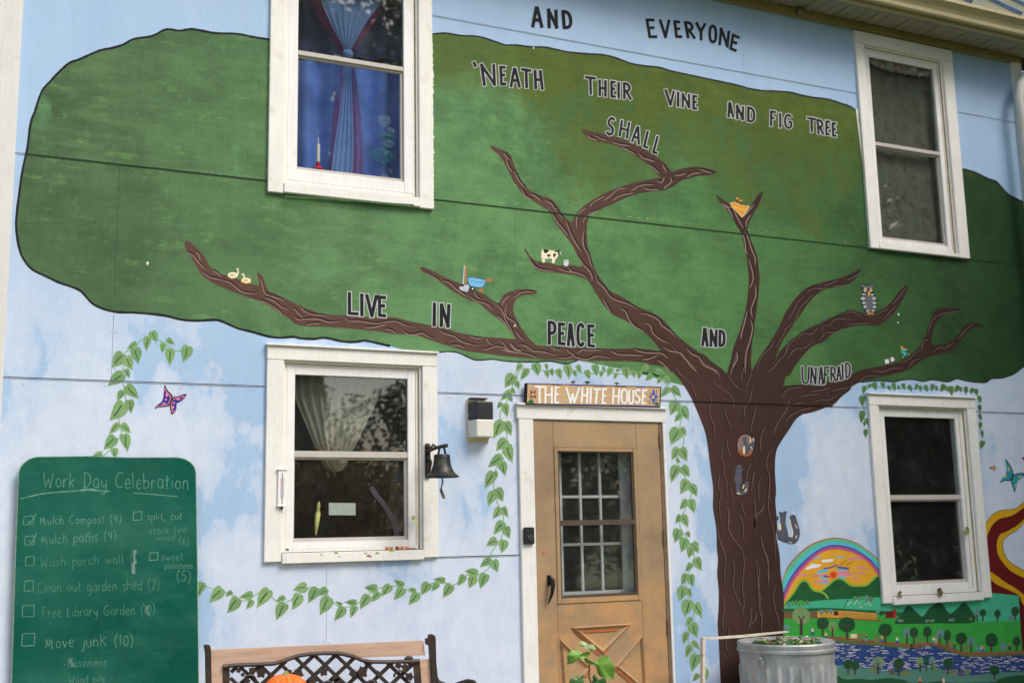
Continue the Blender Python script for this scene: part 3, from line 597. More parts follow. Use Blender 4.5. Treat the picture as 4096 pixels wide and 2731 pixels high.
vine([(0, 1931, '1600,800 1660,830 1750,850 1830,880 1880,915 1940,920 2030,860 2110,870'), (1000, 1931, '150,870 210,925 270,938 320,915 390,865 450,825 530,825 600,870 650,930 700,968 780,970 850,940 930,870 1000,830 1100,805 1200,825 1290,862 1350,850 1420,790 1500,770 1580,800 1630,780 1690,725 1790,715 1860,680 1890,620 1885,560 1930,490 1970,430 1985,350 1985,260 1950,180 1920,100 1910,20'), (1000, 1400, '1912,1060 1915,970 1960,860 2000,740 2015,680 1990,580 1960,520 1975,450 2020,390 2050,300 2080,230 2120,150')],
 [(0, 1931, '1590,780,1548,905 1740,825,1638,938 1820,850,1765,888 1865,900,1780,1020 1980,870,1872,895 1975,915,1930,990 2110,835,2012,982'),
  (1000, 1931, '275,895,200,930 275,945,207,1075 445,810,338,835 385,870,330,995 525,822,457,940 605,830,533,885 620,897,547,1035 720,955,668,925 735,975,660,1080 835,935,738,932 830,962,787,1060 925,878,862,990 995,828,895,815 1010,852,948,932 1100,800,1030,888 1205,805,1125,757 1200,825,1127,918 1300,845,1238,825 1315,862,1242,955 1400,783,1343,880 1528,765,1437,750 1475,783,1424,850 1580,798,1512,898 1680,722,1626,808 1785,710,1680,688 1755,728,1715,826 1850,712,1806,830 1885,595,1800,660 1910,602,1943,700 1935,445,1850,493 1990,445,1970,552 1985,305,1910,405 2005,342,2035,435 1965,195,1903,283 1980,190,2025,272 1910,68,1867,185 1930,45,1985,145'),
  (1000, 1400, '1908,955,1840,1085 1915,948,1937,1005 1970,828,1863,920 1970,875,2002,982 2010,742,2060,882 2010,702,1930,792 1975,555,1905,695 2000,565,2052,670 1970,408,1935,460 2000,422,2020,525 2045,325,1963,395 2030,362,2060,408 2050,300,2082,345 2090,243,2110,305 2070,195,1998,298')])
vine([(2000, 1400, '115,240 125,170 180,145 250,150 330,160 400,170 500,160 580,160 660,180 740,185 820,165 900,180 980,190 1060,185 1130,180 1200,190 1260,215 1300,260 1340,310 1380,390 1410,460 1420,540 1410,610 1440,690 1430,760 1390,840 1400,910 1450,990 1490,1070 1500,1130 1470,1200 1430,1290 1410,1350 1420,1410 1460,1470 1500,1540'), (2000, 1931, '1480,460 1520,560 1520,620 1480,700 1450,790 1470,870 1500,950 1520,1020 1480,1140 1470,1220 1510,1300 1560,1370 1580,1440 1560,1520')],
 [(2000, 1400, '170,108,125,160 215,150,160,238 275,103,300,205 360,108,375,158 362,158,378,220 400,148,415,205 455,148,483,230 525,113,543,228 605,118,640,180 578,163,600,210 675,158,703,228 740,114,760,205 805,128,828,170 802,163,788,215 875,135,845,210 910,160,950,155 915,180,897,230 985,135,998,230 1040,158,1055,220 1098,168,1088,230 1160,122,1105,165 1190,188,1138,240 1220,160,1298,190 1262,215,1230,268 1295,208,1335,270 1322,298,1262,368 1345,292,1422,370 1388,403,1337,512 1415,448,1480,550 1418,503,1368,565 1402,615,1340,745 1420,607,1458,675 1398,767,1347,862 1422,767,1470,870 1385,848,1412,887 1390,907,1342,1040 1425,913,1488,993 1462,1017,1412,1128 1495,1053,1545,1150 1465,1172,1408,1253 1490,1172,1525,1278 1415,1293,1375,1360 1432,1292,1475,1390 1405,1402,1370,1508 1465,1423,1492,1470 1450,1473,1420,1585'),
  (2000, 1931, '1505,467,1558,550 1500,502,1478,592 1535,588,1583,687 1500,628,1455,698 1460,712,1422,805 1490,717,1515,815 1445,815,1407,928 1478,828,1505,898 1485,920,1448,1055 1530,942,1587,1060 1505,1055,1455,1125 1500,1100,1548,1213 1465,1167,1437,1265 1508,1237,1567,1305 1488,1273,1458,1370 1540,1343,1505,1478 1575,1338,1610,1405 1555,1497,1510,1555 1602,1457,1620,1545')])
vine([(2996, 1400, '905,600 900,450 900,350 920,280 980,285 1100,300 1300,300 1500,310 1700,320 1780,340 1800,400 1805,500 1815,600 1830,700')],
 [(2996, 1400, '950,265,935,308 980,252,1000,318 1040,252,1065,305 1090,278,1108,322 1133,257,1148,325 1170,278,1180,315 1205,260,1225,315 1250,276,1278,330 1320,266,1298,318 1340,278,1350,330 1382,274,1405,330 1440,265,1432,325 1465,280,1478,325 1532,268,1502,330 1550,288,1557,330 1580,283,1590,365 1645,280,1612,335 1660,290,1662,335 1700,286,1702,352 1752,296,1740,350 1778,303,1790,360 912,282,893,345 893,357,890,445 890,475,880,575 925,533,938,600 905,560,905,602 915,620,918,690 1800,362,1820,415 1808,430,1808,490 1805,500,1828,550 1815,565,1812,625 1825,630,1838,685 1838,712,1815,780')], mats=(LEAF2, LEAFD), sw=3, wf=.29)

# ------------------------------------------------------------------ lettering
GL = {  # capital strokes in a unit box, y down
 'A': [[(0, 1), (.42, 0), (.58, 0), (1, 1)], [(.2, .66), (.8, .66)]], 'B': [[(0, 0), (0, 1)], [(0, 0), (.8, .1), (.8, .4), (0, .48), (.95, .62), (.9, .95), (0, 1)]],
 'C': [[(1, .16), (.8, .01), (.45, -.01), (.08, .15), (0, .5), (.08, .86), (.45, 1.01), (.8, .98), (1, .84)]],
 'D': [[(0, 0), (0, 1)], [(0, 0), (.55, .02), (.9, .2), (1, .5), (.9, .8), (.55, .98), (0, 1)]],
 'E': [[(0, 0), (0, 1)], [(0, 0), (1, 0)], [(0, .48), (.8, .46)], [(0, 1), (1, 1)]], 'F': [[(0, 0), (0, 1)], [(0, 0), (1, 0)], [(0, .46), (.8, .45)]],
 'G': [[(1, .15), (.7, 0), (.3, .02), (0, .3), (0, .7), (.3, .98), (.75, 1), (1, .85), (1, .55), (.55, .55)]],
 'H': [[(0, 0), (0, 1)], [(1, 0), (1, 1)], [(0, .5), (1, .5)]], 'I': [[(.5, 0), (.5, 1)]], 'L': [[(0, 0), (0, 1)], [(0, 1), (1, 1)]],
 'N': [[(0, 1), (0, 0)], [(0, 0), (1, 1)], [(1, 1), (1, 0)]], 'O': [[(.5, 0), (.1, .15), (0, .5), (.1, .85), (.5, 1), (.9, .85), (1, .5), (.9, .15), (.5, 0)]],
 'P': [[(0, 0), (0, 1)], [(0, 0), (.7, .03), (1, .18), (1, .36), (.7, .5), (0, .52)]], 'R': [[(0, 0), (0, 1)], [(0, 0), (.65, .03), (.95, .17), (.95, .34), (.65, .48), (0, .5)], [(.35, .5), (1, 1)]],
 'S': [[(1, .12), (.7, 0), (.3, 0), (.03, .15), (.1, .38), (.55, .5), (.95, .65), (.95, .85), (.65, 1), (.3, 1), (0, .86)]],
 'T': [[(0, 0), (1, 0)], [(.5, 0), (.5, 1)]], 'U': [[(0, 0), (0, .75), (.2, .97), (.5, 1), (.8, .97), (1, .75), (1, 0)]],
 'V': [[(0, 0), (.5, 1)], [(.5, 1), (1, 0)]], 'W': [[(0, 0), (.27, 1)], [(.27, 1), (.5, .42)], [(.5, .42), (.73, 1)], [(.73, 1), (1, 0)]],
 'Y': [[(0, 0), (.5, .5)], [(1, 0), (.5, .5)], [(.5, .5), (.5, 1)]], "'": [[(0, 0), (1, 1)]]}
def seg_poly(a, b, w):
    tx, ty = b[0]-a[0], b[1]-a[1]; q = hypot(tx, ty) or 1; ux, uy = tx/q, ty/q; nx, ny = -uy*w/2, ux*w/2; e = w*.42
    a = (a[0]-ux*e, a[1]-uy*e); b = (b[0]+ux*e, b[1]+uy*e)
    j = lambda: random.uniform(-.05, .05)*w
    return [(a[0]+nx+j(), a[1]+ny+j()), (b[0]+nx+j(), b[1]+ny+j()), (b[0]-nx+j(), b[1]-ny+j()), (a[0]-nx+j(), a[1]-ny+j())]
def glyph_polys(ch, quad, w, inset=.5):
    (ax, ay), (bx, by), (cx, cy), (dx, dy) = quad
    wx = hypot(bx-ax, by-ay); hy = hypot(dx-ax, dy-ay)
    iu = min(.45, inset*w/max(wx, 1)); iv = inset*w/max(hy, 1)
    def M(u, v):
        u = iu+u*(1-2*iu); v = iv+v*(1-2*iv)
        tx_, ty_ = ax+(bx-ax)*u, ay+(by-ay)*u; qx, qy = dx+(cx-dx)*u, dy+(cy-dy)*u
        return (tx_+(qx-tx_)*v, ty_+(qy-ty_)*v)
    out = []
    for st in GL[ch]:
        pts = [M(u, v) for u, v in st]
        if len(pts) == 2: out.append([seg_poly(pts[0], pts[1], w)])
        elif ch == 'A' and len(pts) == 4: out += [[seg_poly(pts[0], pts[1], w)], [seg_poly(pts[1], pts[2], w)], [seg_poly(pts[2], pts[3], w)]]
        else: out.append(ribbon_px(pts, w, n=4, closed=False) if ch != 'O' else ribbon_px(pts[:-1], w, n=4, closed=True))
    return out
def word(name, ox, oy, spec, wd, halo=None, s=1.96, par=None, d=.0054, mat=BLACK, chname='painted_letter'):
    root = None
    for item in spec.split(';'):
        a = item.split(); ch = a[0]; q = [float(v) for v in ','.join(a[1:]).split(',')]
        quad = [(ox+q[i]/s, oy+q[i+1]/s) for i in (0, 2, 4, 6)]
        if halo:
            g = glyph_polys(ch, quad, wd, .5); bigs = []
            g2 = glyph_polys(ch, quad, wd, .5)
            V = []
            for st in GL[ch]: pass
            # halo: the same strokes, wider
            (x0, y0) = (0, 0)
            hp = []
            iu = None
            for k, grp in enumerate(halo_polys(ch, quad, wd, halo)): hp += [(p, 0) for p in grp]
            polys = hp+[(p, 1) for grp in g for p in grp]
            o = sheet_layers(chname, polys, d, [HALO, mat], par)
        else:
            polys = [(p, 1) for grp in glyph_polys(ch, quad, wd, .5) for p in grp]
            o = sheet_layers(chname, polys, d, [HALO, mat], par)
def halo_polys(ch, quad, w, h):
    # widen strokes around the same centre lines
    (ax, ay), (bx, by), (cx, cy), (dx, dy) = quad
    wx = hypot(bx-ax, by-ay); hy = hypot(dx-ax, dy-ay)
    iu = min(.45, .5*w/max(wx, 1)); iv = .5*w/max(hy, 1)
    def M(u, v):
        u = iu+u*(1-2*iu); v = iv+v*(1-2*iv)
        tx_, ty_ = ax+(bx-ax)*u, ay+(by-ay)*u; qx, qy = dx+(cx-dx)*u, dy+(cy-dy)*u
        return (tx_+(qx-tx_)*v, ty_+(qy-ty_)*v)
    W2 = w+2*h; out = []
    for st in GL[ch]:
        pts = [M(u, v) for u, v in st]
        if len(pts) == 2: out.append([seg_poly2(pts[0], pts[1], W2, w*.42+h)])
        elif ch == 'A' and len(pts) == 4: out += [[seg_poly2(pts[i], pts[i+1], W2, w*.42+h)] for i in range(3)]
        else:
            a, b = pts[0], pts[-1]
            if ch != 'O':
                e = h
                t0 = (pts[0][0]-pts[1][0], pts[0][1]-pts[1][1]); q = hypot(*t0) or 1; pts[0] = (a[0]+t0[0]/q*e, a[1]+t0[1]/q*e)
                t1 = (pts[-1][0]-pts[-2][0], pts[-1][1]-pts[-2][1]); q = hypot(*t1) or 1; pts[-1] = (b[0]+t1[0]/q*e, b[1]+t1[1]/q*e)
                out.append(ribbon_px(pts, W2, n=4))
            else: out.append(ribbon_px(pts[:-1], W2, n=4, closed=True))
    return out
def seg_poly2(a, b, w, e):
    tx, ty = b[0]-a[0], b[1]-a[1]; q = hypot(tx, ty) or 1; ux, uy = tx/q, ty/q; nx, ny = -uy*w/2, ux*w/2
    a = (a[0]-ux*e, a[1]-uy*e); b = (b[0]+ux*e, b[1]+uy*e)
    return [(a[0]+nx, a[1]+ny), (b[0]+nx, b[1]+ny), (b[0]-nx, b[1]-ny), (a[0]-nx, a[1]-ny)]
def sheet_layers(name, polys, d, mats, par):
    """quads only; every quad sits a hair in front of the previous one; second material well in front of the first"""
    V = []; F = []; M = []
    for k, (p, mi) in enumerate(polys):
        b = len(V); dd = d+.0012*mi+.00002*k
        if d < .02: dd *= PT
        V += [W(x, y, dd) for x, y in p]; F.append(tuple(range(b, b+len(p)))); M.append(mi)
    bm = bmesh.new(); me = bpy.data.meshes.new(name); me.from_pydata([tuple(v) for v in V], [], F); me.polygons.foreach_set('material_index', M); bm.from_mesh(me)
    for f in bm.faces:
        f.normal_update()
        if f.normal.y > 0: f.normal_flip()
    bm.to_mesh(me); bm.free()
    for m in mats: me.materials.append(m)
    return link(bpy.data.objects.new(name, me), par)
def verse(x, y, label):
    o = bpy.data.objects.new('painted_word', None); o.empty_display_size = .05; o['label'] = label
    return link(o, house)
HW = 3.0
WORDS = [('AND', 2000, 0, 'A 245,52 330,52 345,225 242,218;N 368,65 450,80 458,228 372,225;D 480,78 560,88 575,232 490,230', 13.5, None),
 ('EVERYONE', 2000, 0, 'E 1140,148 1210,150 1238,300 1165,300;V 1245,152 1335,155 1330,302 1268,300;E 1358,160 1412,165 1435,302 1375,298;R 1440,165 1510,170 1538,310 1465,302;Y 1530,172 1617,185 1605,322 1550,318;O 1633,195 1702,193 1705,347 1635,340;N 1725,213 1805,245 1792,378 1712,355;E 1820,262 1882,290 1852,412 1798,388', 11, None),
 ("'NEATH", 2000, 0, "' -218,484 -190,484 -180,530 -205,530;N -158,500 -38,505 -32,675 -130,678;E -8,515 47,520 50,672 2,672;A 80,528 150,535 170,692 70,688;T 162,533 247,545 240,698 178,692;H 262,546 326,550 346,710 268,702", 12, HW),
 ('THEIR', 2000, 0, 'T 662,595 755,608 745,748 680,745;H 772,622 837,628 837,765 772,757;E 863,632 908,638 912,772 866,767;I 920,642 942,643 942,777 920,777;R 963,643 1022,652 1037,788 963,780', 10.5, HW),
 ('VINE', 2000, 0, 'V 1288,698 1372,713 1370,832 1305,832;I 1387,716 1407,718 1404,842 1387,840;N 1423,728 1492,736 1492,853 1423,847;E 1508,743 1550,748 1550,865 1508,860', 10, HW),
 ('AND', 2000, 0, 'A 1773,797 1828,803 1838,928 1783,922;N 1850,818 1914,833 1914,948 1850,938;D 1938,833 2002,848 2002,968 1938,958', 10, HW),
 ('FIG', 2996, 0, 'F 165,865 215,873 198,995 168,993;I 233,883 253,885 255,1006 236,1003;G 276,892 338,898 341,1013 273,1008', 9.5, HW),
 ('TREE', 2996, 0, 'T 452,917 528,928 518,1043 468,1038;R 528,933 582,938 592,1060 536,1053;E 598,943 637,948 634,1065 598,1060;E 648,958 687,963 690,1078 650,1072', 9.5, HW),
 ('SHALL', 2000, 0, 'S 850,920 908,920 893,1072 822,1055;H 948,938 1023,958 1003,1093 928,1070;A 1050,983 1112,998 1098,1143 1022,1115;L 1152,1023 1185,1035 1170,1173 1112,1155;L 1228,1062 1258,1072 1243,1218 1182,1197', 10, HW),
 ('LIVE', 1000, 700, 'L 767,915 853,918 853,1103 767,1097;I 863,925 891,928 891,1110 863,1107;V 902,932 1003,938 988,1118 922,1113;E 1003,943 1070,948 1068,1118 1003,1112', 13.5, HW+.6),
 ('IN', 1000, 700, 'I 1432,996 1461,998 1458,1190 1430,1187;N 1488,1003 1573,1010 1564,1200 1488,1192', 13.5, HW+.6),
 ('PEACE', 2000, 700, 'P 372,1138 443,1143 443,1333 375,1332;E 453,1153 513,1158 517,1337 453,1332;A 522,1158 583,1163 588,1348 522,1342;C 598,1158 665,1163 667,1348 598,1342;E 683,1168 743,1173 747,1353 687,1348', 13, HW),
 ('AND', 2000, 700, 'A 1577,1193 1633,1198 1638,1348 1577,1342;N 1643,1203 1708,1210 1703,1352 1643,1347;D 1713,1208 1771,1218 1768,1352 1713,1347', 12, HW),
 ('UNAFRAID', 2996, 1400, 'U 410,118 478,120 470,267 416,264;N 483,128 533,133 528,272 478,267;A 540,128 590,130 585,274 543,272;F 588,128 634,128 617,264 586,264;R 636,128 682,126 687,247 636,247;A 684,125 724,122 728,237 684,242;I 722,104 744,104 744,232 726,232;D 752,98 800,98 798,207 755,226', 7.6, HW-.5)]
for wdn, ox, oy, spec, tw, hl in WORDS:
    r = verse(0, 0, 'hand-painted black word '+wdn+' in the mural verse')
    word(wdn, ox, oy, spec, tw, hl, par=r)

# ragged overlaps of paint round the casings, and flakes
CHW = paint('chip_white', rgb(222, 224, 214), .08); CHG = paint('chip_green', rgb(70, 104, 64), .15)
def ragged(pts, amp, mat, d, seed, name='ragged_paint_edge', base=0.0):
    r3 = random.Random(seed); p = []
    for (a, b), (c, e) in zip(pts[:-1], pts[1:]):
        L = hypot(c-a, e-b); n = max(2, int(L/5))
        for i in range(n): p.append((a+(c-a)*i/n, b+(e-b)*i/n))
    tx, ty = pts[-1][0]-pts[0][0], pts[-1][1]-pts[0][1]; q = hypot(tx, ty); nx, ny = -ty/q, tx/q
    V = []; F = []; h = [base+amp*max(0, r3.gauss(.35, .5)) for _ in p]
    for (x, y), k in zip(p, h): V += [W(x-nx*amp*.8, y-ny*amp*.8, d), W(x+nx*k, y+ny*k, d)]
    for i in range(len(p)-1): F.append((2*i, 2*i+1, 2*i+3, 2*i+2))
    mesh_obj(name, V, F, mat, house)
ragged([(1082, 175), (1077, 500), (1073, 772)], 6, CHW, .0045, 1)
ragged([(1734, 828), (1732, 500), (1728, 150)], 5, CHW, .0045, 2)
ragged([(3486, 990), (3460, 700), (3428, 430)], 7, CHW, .0045, 3)
ragged([(1140, 786), (1400, 803), (1660, 822)], 5, CHG, .0330, 4, 'ragged_paint_drip')
fl = []; r3 = random.Random(9)
def flake(x, y, s_):
    return [(x+s_*cos(a+.3)*r3.uniform(.5, 1), y+s_*1.3*sin(a)*r3.uniform(.5, 1)) for a in (0, 1.2, 2.4, 3.7, 5)]
for (x, y, s_) in [(590, 1053, 8), (2060, 1302, 6), (3594, 1257, 6), (3592, 1290, 4), (2135, 193, 5)]: fl.append((flake(x, y, s_), 0))
for k in range(90):
    u = r3.random(); x = 110+u*950; fl.append((flake(x, 617+x*.099-5-r3.uniform(0, 8), r3.uniform(.8, 1.9)), r3.choice((0, 1, 1))))
for k in range(120):
    u = r3.random(); x = 1740+u*1730; fl.append((flake(x, 602+x*.1095-5-r3.uniform(0, 7), r3.uniform(.8, 1.9)), r3.choice((0, 1, 1))))
for a, b in zip(CR[::2], CR[1::2]):
    if r3.random() < .25: fl.append((flake(b[0]+r3.uniform(-2, 8), b[1]+r3.uniform(5, 14), r3.uniform(1.2, 2.2)), 1))
for k in range(140):
    x = r3.uniform(500, 1060); y = r3.uniform(140, 560); fl.append((flake(x, y, r3.uniform(.8, 2)), 1))
sheet('paint_flakes', fl, .0042, [CHW, paint('chip_pale_green', rgb(128, 164, 108), .1)], house)['kind'] = 'stuff'

nl = []
for x_, za_, zb_ in VS:
    z_ = za_+.06
    while z_ < zb_-.04:
        for dx_ in (-.016, .016): nl.append((x_+dx_, z_+r3.uniform(-.006, .006)))
        z_ += .2
for zz_ in (S1, S2, S3):
    x_ = XL+.1
    while x_ < XR-.1: nl.append((x_, zz_-.03+r3.uniform(-.004, .004))); x_ += .4
nb = MB()
for x_, z_ in nl:
    if any(a-.12 < x_ < b+.12 and c-.1 < z_ < e+.1 for a, b, c, e in CUTS[:NWIN]): continue
    nb.add([(x_+.003*cos(a), -.0034, z_+.003*sin(a)) for a in [k*pi/3 for k in range(6)]], [(0, 1, 2, 3, 4, 5)])
nb.build('nail_heads', paint('nail_grey', rgb(96, 104, 104), .3), house)['kind'] = 'stuff'

# ------------------------------------------------------------------ mural: small figures
PM = {}
def pm(r, g, b, var=.08):
    k = 'mural_colour_%d_%d_%d' % (r, g, b)
    return paint(k, rgb(r, g, b), var)
def figure(name, ox, oy, s, shapes, d=.0064, label=None):
    """painted figure: shapes = list of (kind, data, colour[, width])"""
    cols = []; o = []
    polys = []
    for sh in shapes:
        c = sh[2]
        if c not in cols: cols.append(c)
        mi = cols.index(c)
        if sh[0] == 'p': polys.append(([cat(Z(ox, oy, s, sh[1]), True, 3)], mi))
        elif sh[0] == 'r': polys.append(([Z(ox, oy, s, sh[1])], mi))
        elif sh[0] == 'l': 
            zp = Z(ox, oy, s, sh[1]); polys.append((ribbon_px(zp, sh[3], n=4), mi))
            if sh[3] > 12: polys += [([[(e_[0]+sh[3]/2*cos(a*pi/6), e_[1]+sh[3]/2*sin(a*pi/6)) for a in range(12)]], mi) for e_ in (zp[0], zp[-1])]
        elif sh[0] == 'e':
            cx, cy, rx, ry = [float(v)/s for v in sh[1].split(',')]
            polys.append(([[(ox+cx+rx*cos(a*pi/9), oy+cy+ry*sin(a*pi/9)) for a in range(18)]], mi))
    bm = bmesh.new()
    for k, (pls, mi) in enumerate(polys):
        dd = d+.00025*k
        if d < .02: dd *= PT
        for pts in pls:
            ws = [W(a, b, dd) for a, b in pts]; bv = [bm.verts.new(v) for v in ws]
            for t in (tessellate_polygon([ws]) if len(ws) > 4 else [tuple(range(len(ws)))]):
                try: f = bm.faces.new([bv[i] for i in t]); f.material_index = mi
                except ValueError: pass
    for f in bm.faces:
        f.normal_update()
        if f.normal.y > 0: f.normal_flip()
    cut_sheet(bm, CUTS[:NWIN])
    me = bpy.data.meshes.new(name); bm.to_mesh(me); bm.free()
    for c in cols: me.materials.append(pm(*c))
    ob = link(bpy.data.objects.new(name, me), house)
    if label: ob['label'] = label
    return ob
K = (34, 34, 36); CW = (238, 228, 196); YE = (232, 176, 64); GY = (104, 106, 116); LG = (190, 192, 200); RD = (118, 44, 40)
figure('painted_cow', 2140, 960, 11.76, [('p', '300,560 320,480 370,430 420,430 700,480 950,515 1060,545 1090,620 1080,740 1030,850 950,920 920,1080 790,1080 800,890 620,870 470,900 465,1045 340,1045 330,880 300,850 290,700', CW),
 ('p', '390,470 430,430 640,480 630,560 560,590 490,635 430,580', K), ('p', '550,690 640,670 735,700 730,750 610,805 590,740', K), ('p', '840,690 900,640 980,645 985,720 930,780 875,815 860,740', K),
 ('p', '890,575 1010,500 1130,470 1180,520 1170,660 1090,670 1060,560', K), ('p', '1160,530 1200,560 1250,650 1220,690 1180,670 1150,590', LG), ('e', '540,850,60,45', (240, 226, 232)), ('l', '335,480 300,600 295,760 285,900', LG, 2)], label='black and white cow painted on a branch')
figure('painted_bucket', 2140, 960, 11.76, [('p', '1350,1010 1380,950 1460,920 1550,950 1585,1020 1540,1215 1370,1205', (214, 210, 216)), ('e', '1460,1000,50,22', (104, 150, 96))])
BL = (120, 182, 226); OR = (198, 126, 72); DB = (34, 88, 104)
figure('painted_wheelbarrow', 1820, 1040, 11.2, [('p', '530,830 620,765 800,770 1150,820 1400,910 1400,990 1330,1130 1250,1230 1050,1235 850,1220 680,1160 590,1010', DB), ('p', '555,840 640,790 800,795 1150,850 1375,925 1370,990 1300,1120 1230,1205 1050,1215 860,1195 700,1145 610,1000', BL),
 ('l', '560,855 750,930 950,975 1180,1000 1380,975', (64, 140, 170), 2.2), ('r', '1385,890 1690,780 1700,820 1395,935', OR), ('r', '1395,965 1700,880 1700,925 1400,1005', OR), ('r', '1100,1235 1150,1235 1140,1445 1095,1445', OR), ('r', '1195,1235 1250,1230 1235,1450 1185,1450', OR), ('e', '790,1285,110,105', K), ('e', '790,1285,45,40', (230, 230, 232))], label='blue wheelbarrow painted on a branch')
figure('painted_shovels', 1820, 1040, 11.2, [('r', '400,250 445,250 405,1090 335,1090', (190, 194, 206)), ('r', '440,235 500,235 525,1070 465,1070', OR), ('p', '240,1170 330,1085 410,1100 390,1210', K), ('p', '200,1200 380,1200 400,1380 320,1370 220,1320', LG), ('p', '385,1140 500,1110 615,1120 615,1320 520,1440 400,1350', (186, 190, 204)), ('e', '497,1085,28,28', K)])
for q, nm in ((('1780,765 1800,790 1840,800 1862,785 1852,745 1860,730 1875,745 1870,790 1850,812 1800,808'), 'a'), (('1968,820 1930,835 1900,835 1898,800 1905,772 1915,772 1918,800 1945,805'), 'b')):
    cx = 1825 if nm == 'a' else 1930; cy = 785 if nm == 'a' else 825
    figure('painted_goose', 0, 700, 1.96, [('e', '%d,%d,%d,%d' % (cx, cy, 40 if nm == 'a' else 38, 24 if nm == 'a' else 20), CW), ('l', ('1858,785 1868,760 1858,732 1872,742' if nm == 'a' else '1905,820 1915,800 1905,775 1898,785'), CW, 5.5), ('e', '%d,%d,22,11' % (cx-5, cy), (206, 190, 140)), ('l', ('1808,812 1830,814' if nm == 'a' else '1890,835 1930,848 1972,842'), (214, 140, 120) if nm == 'a' else (222, 170, 60), 4 if nm == 'b' else 2.5)])
figure('painted_nest', 2840, 740, 9.8, [('p', '785,720 900,670 1050,690 1200,770 1380,810 1540,820 1530,900 1450,1030 1380,1150 1260,1270 1170,1200 1000,1020 860,880', (206, 196, 170)), ('p', '800,720 900,685 1050,705 1200,790 1380,820 1520,830 1500,900 1430,1020 1350,1140 1260,1240 1190,1190 1020,1010 880,870', (226, 160, 62)),
 ('l', '880,760 1050,790 1250,880 1450,870', (196, 132, 60), 2), ('l', '900,830 1100,920 1300,960 1430,950', (236, 196, 110), 2), ('l', '1000,960 1150,1060 1350,1060', (196, 132, 60), 2),
 ('l', '1050,690 1060,580', RD, 7), ('l', '1225,760 1225,650', RD, 7), ('l', '1035,490 1060,560 1120,530', (236, 180, 60), 3.5), ('l', '1165,590 1210,640 1260,580', (236, 180, 60), 3.5)], label='straw nest with two baby birds painted in a fork')
figure('painted_owl', 3420, 1110, 4.238, [('p', '115,110 200,130 320,120 310,180 320,260 350,330 370,430 350,540 310,600 200,600 130,480 98,350 125,260', (40, 41, 44)), ('p', '190,280 290,280 305,400 290,560 250,600 200,540 180,400', (100, 100, 104)), ('p', '120,120 200,150 310,125 300,170 220,185 130,165', (110, 106, 112)),
 ('e', '175,210,30,36', (176, 182, 188)), ('e', '270,212,26,32', (176, 182, 188)), ('e', '180,212,17,24', (224, 168, 50)), ('e', '272,214,16,22', (224, 168, 50)), ('e', '181,212,5,11', (60, 50, 40)), ('e', '273,214,5,10', (60, 50, 40)), ('p', '220,240 250,240 255,280 235,315 220,280', (236, 160, 40))]
 + [('e', '%d,%d,%d,%d' % v, (172, 178, 190)) for v in ((150, 285, 32, 16), (138, 355, 38, 30), (150, 428, 32, 22), (170, 495, 28, 28), (210, 565, 18, 26), (295, 290, 28, 18), (322, 355, 34, 28), (330, 430, 32, 24), (330, 497, 30, 26), (308, 560, 22, 22))]
 + [('e', '235,610,28,13', (214, 140, 40)), ('e', '290,606,26,13', (214, 140, 40))], label='grey horned owl painted on a branch')
figure('painted_cyclist', 3420, 1110, 4.238, [('e', '812,1340,32,42', K), ('e', '905,1295,30,40', K), ('e', '812,1340,22,32', (120, 136, 96)), ('e', '905,1295,20,30', (120, 136, 96)), ('e', '797,1195,22,34', (224, 152, 60)), ('p', '778,1220 830,1215 850,1260 800,1290 780,1280', (44, 164, 112)), ('l', '820,1220 880,1215', (226, 200, 206), 4), ('p', '800,1265 860,1260 868,1320 835,1320 825,1285', (70, 176, 214))], label='tiny cyclist with green shirt painted above a branch')
figure('painted_cart', 3420, 1110, 4.238, [('r', '505,1390 570,1380 578,1450 512,1462', (226, 222, 224)), ('r', '602,1355 655,1348 665,1415 612,1425', (226, 222, 224)), ('r', '572,1395 605,1400 600,1440 578,1440', (120, 80, 80)), ('r', '665,1360 700,1368 695,1410 668,1412', (120, 80, 80))])
SQ = (84, 86, 97); SQL = (232, 216, 180)
figure('painted_hollow', 2900, 1700, 3.1375, [('e', '255,250,112,148', (40, 30, 30)), ('e', '257,250,103,136', (140, 112, 112)), ('p', '155,310 200,320 260,360 340,330 350,290 340,350 300,385 240,392 180,360', (150, 88, 48)), ('p', '215,170 250,145 275,155 280,210 300,280 300,350 240,355 225,280 235,220', SQ), ('p', '300,230 330,220 360,180 360,280 320,320 300,290', SQ), ('p', '230,270 248,265 250,350 228,352', SQL), ('l', '310,190 325,220 315,150', SQL, 3), ('l', '352,160 362,200', SQL, 4), ('l', '320,270 345,300', SQL, 3)], label='two grey squirrels painted in a tree hollow')
figure('painted_squirrel', 2900, 1700, 3.1375, [('p', '150,510 180,493 208,510 205,580 215,680 200,745 160,755 120,700 118,640 140,570', SQ), ('l', '120,520 135,580', SQ, 3), ('l', '230,545 205,585', SQ, 3), ('l', '165,740 165,820 200,850 250,830 270,770 272,725', SQ, 16), ('l', '150,852 190,860', SQL, 5), ('l', '240,745 220,795', SQL, 4), ('l', '270,795 250,835', SQL, 4)], label='grey squirrel painted climbing the trunk')
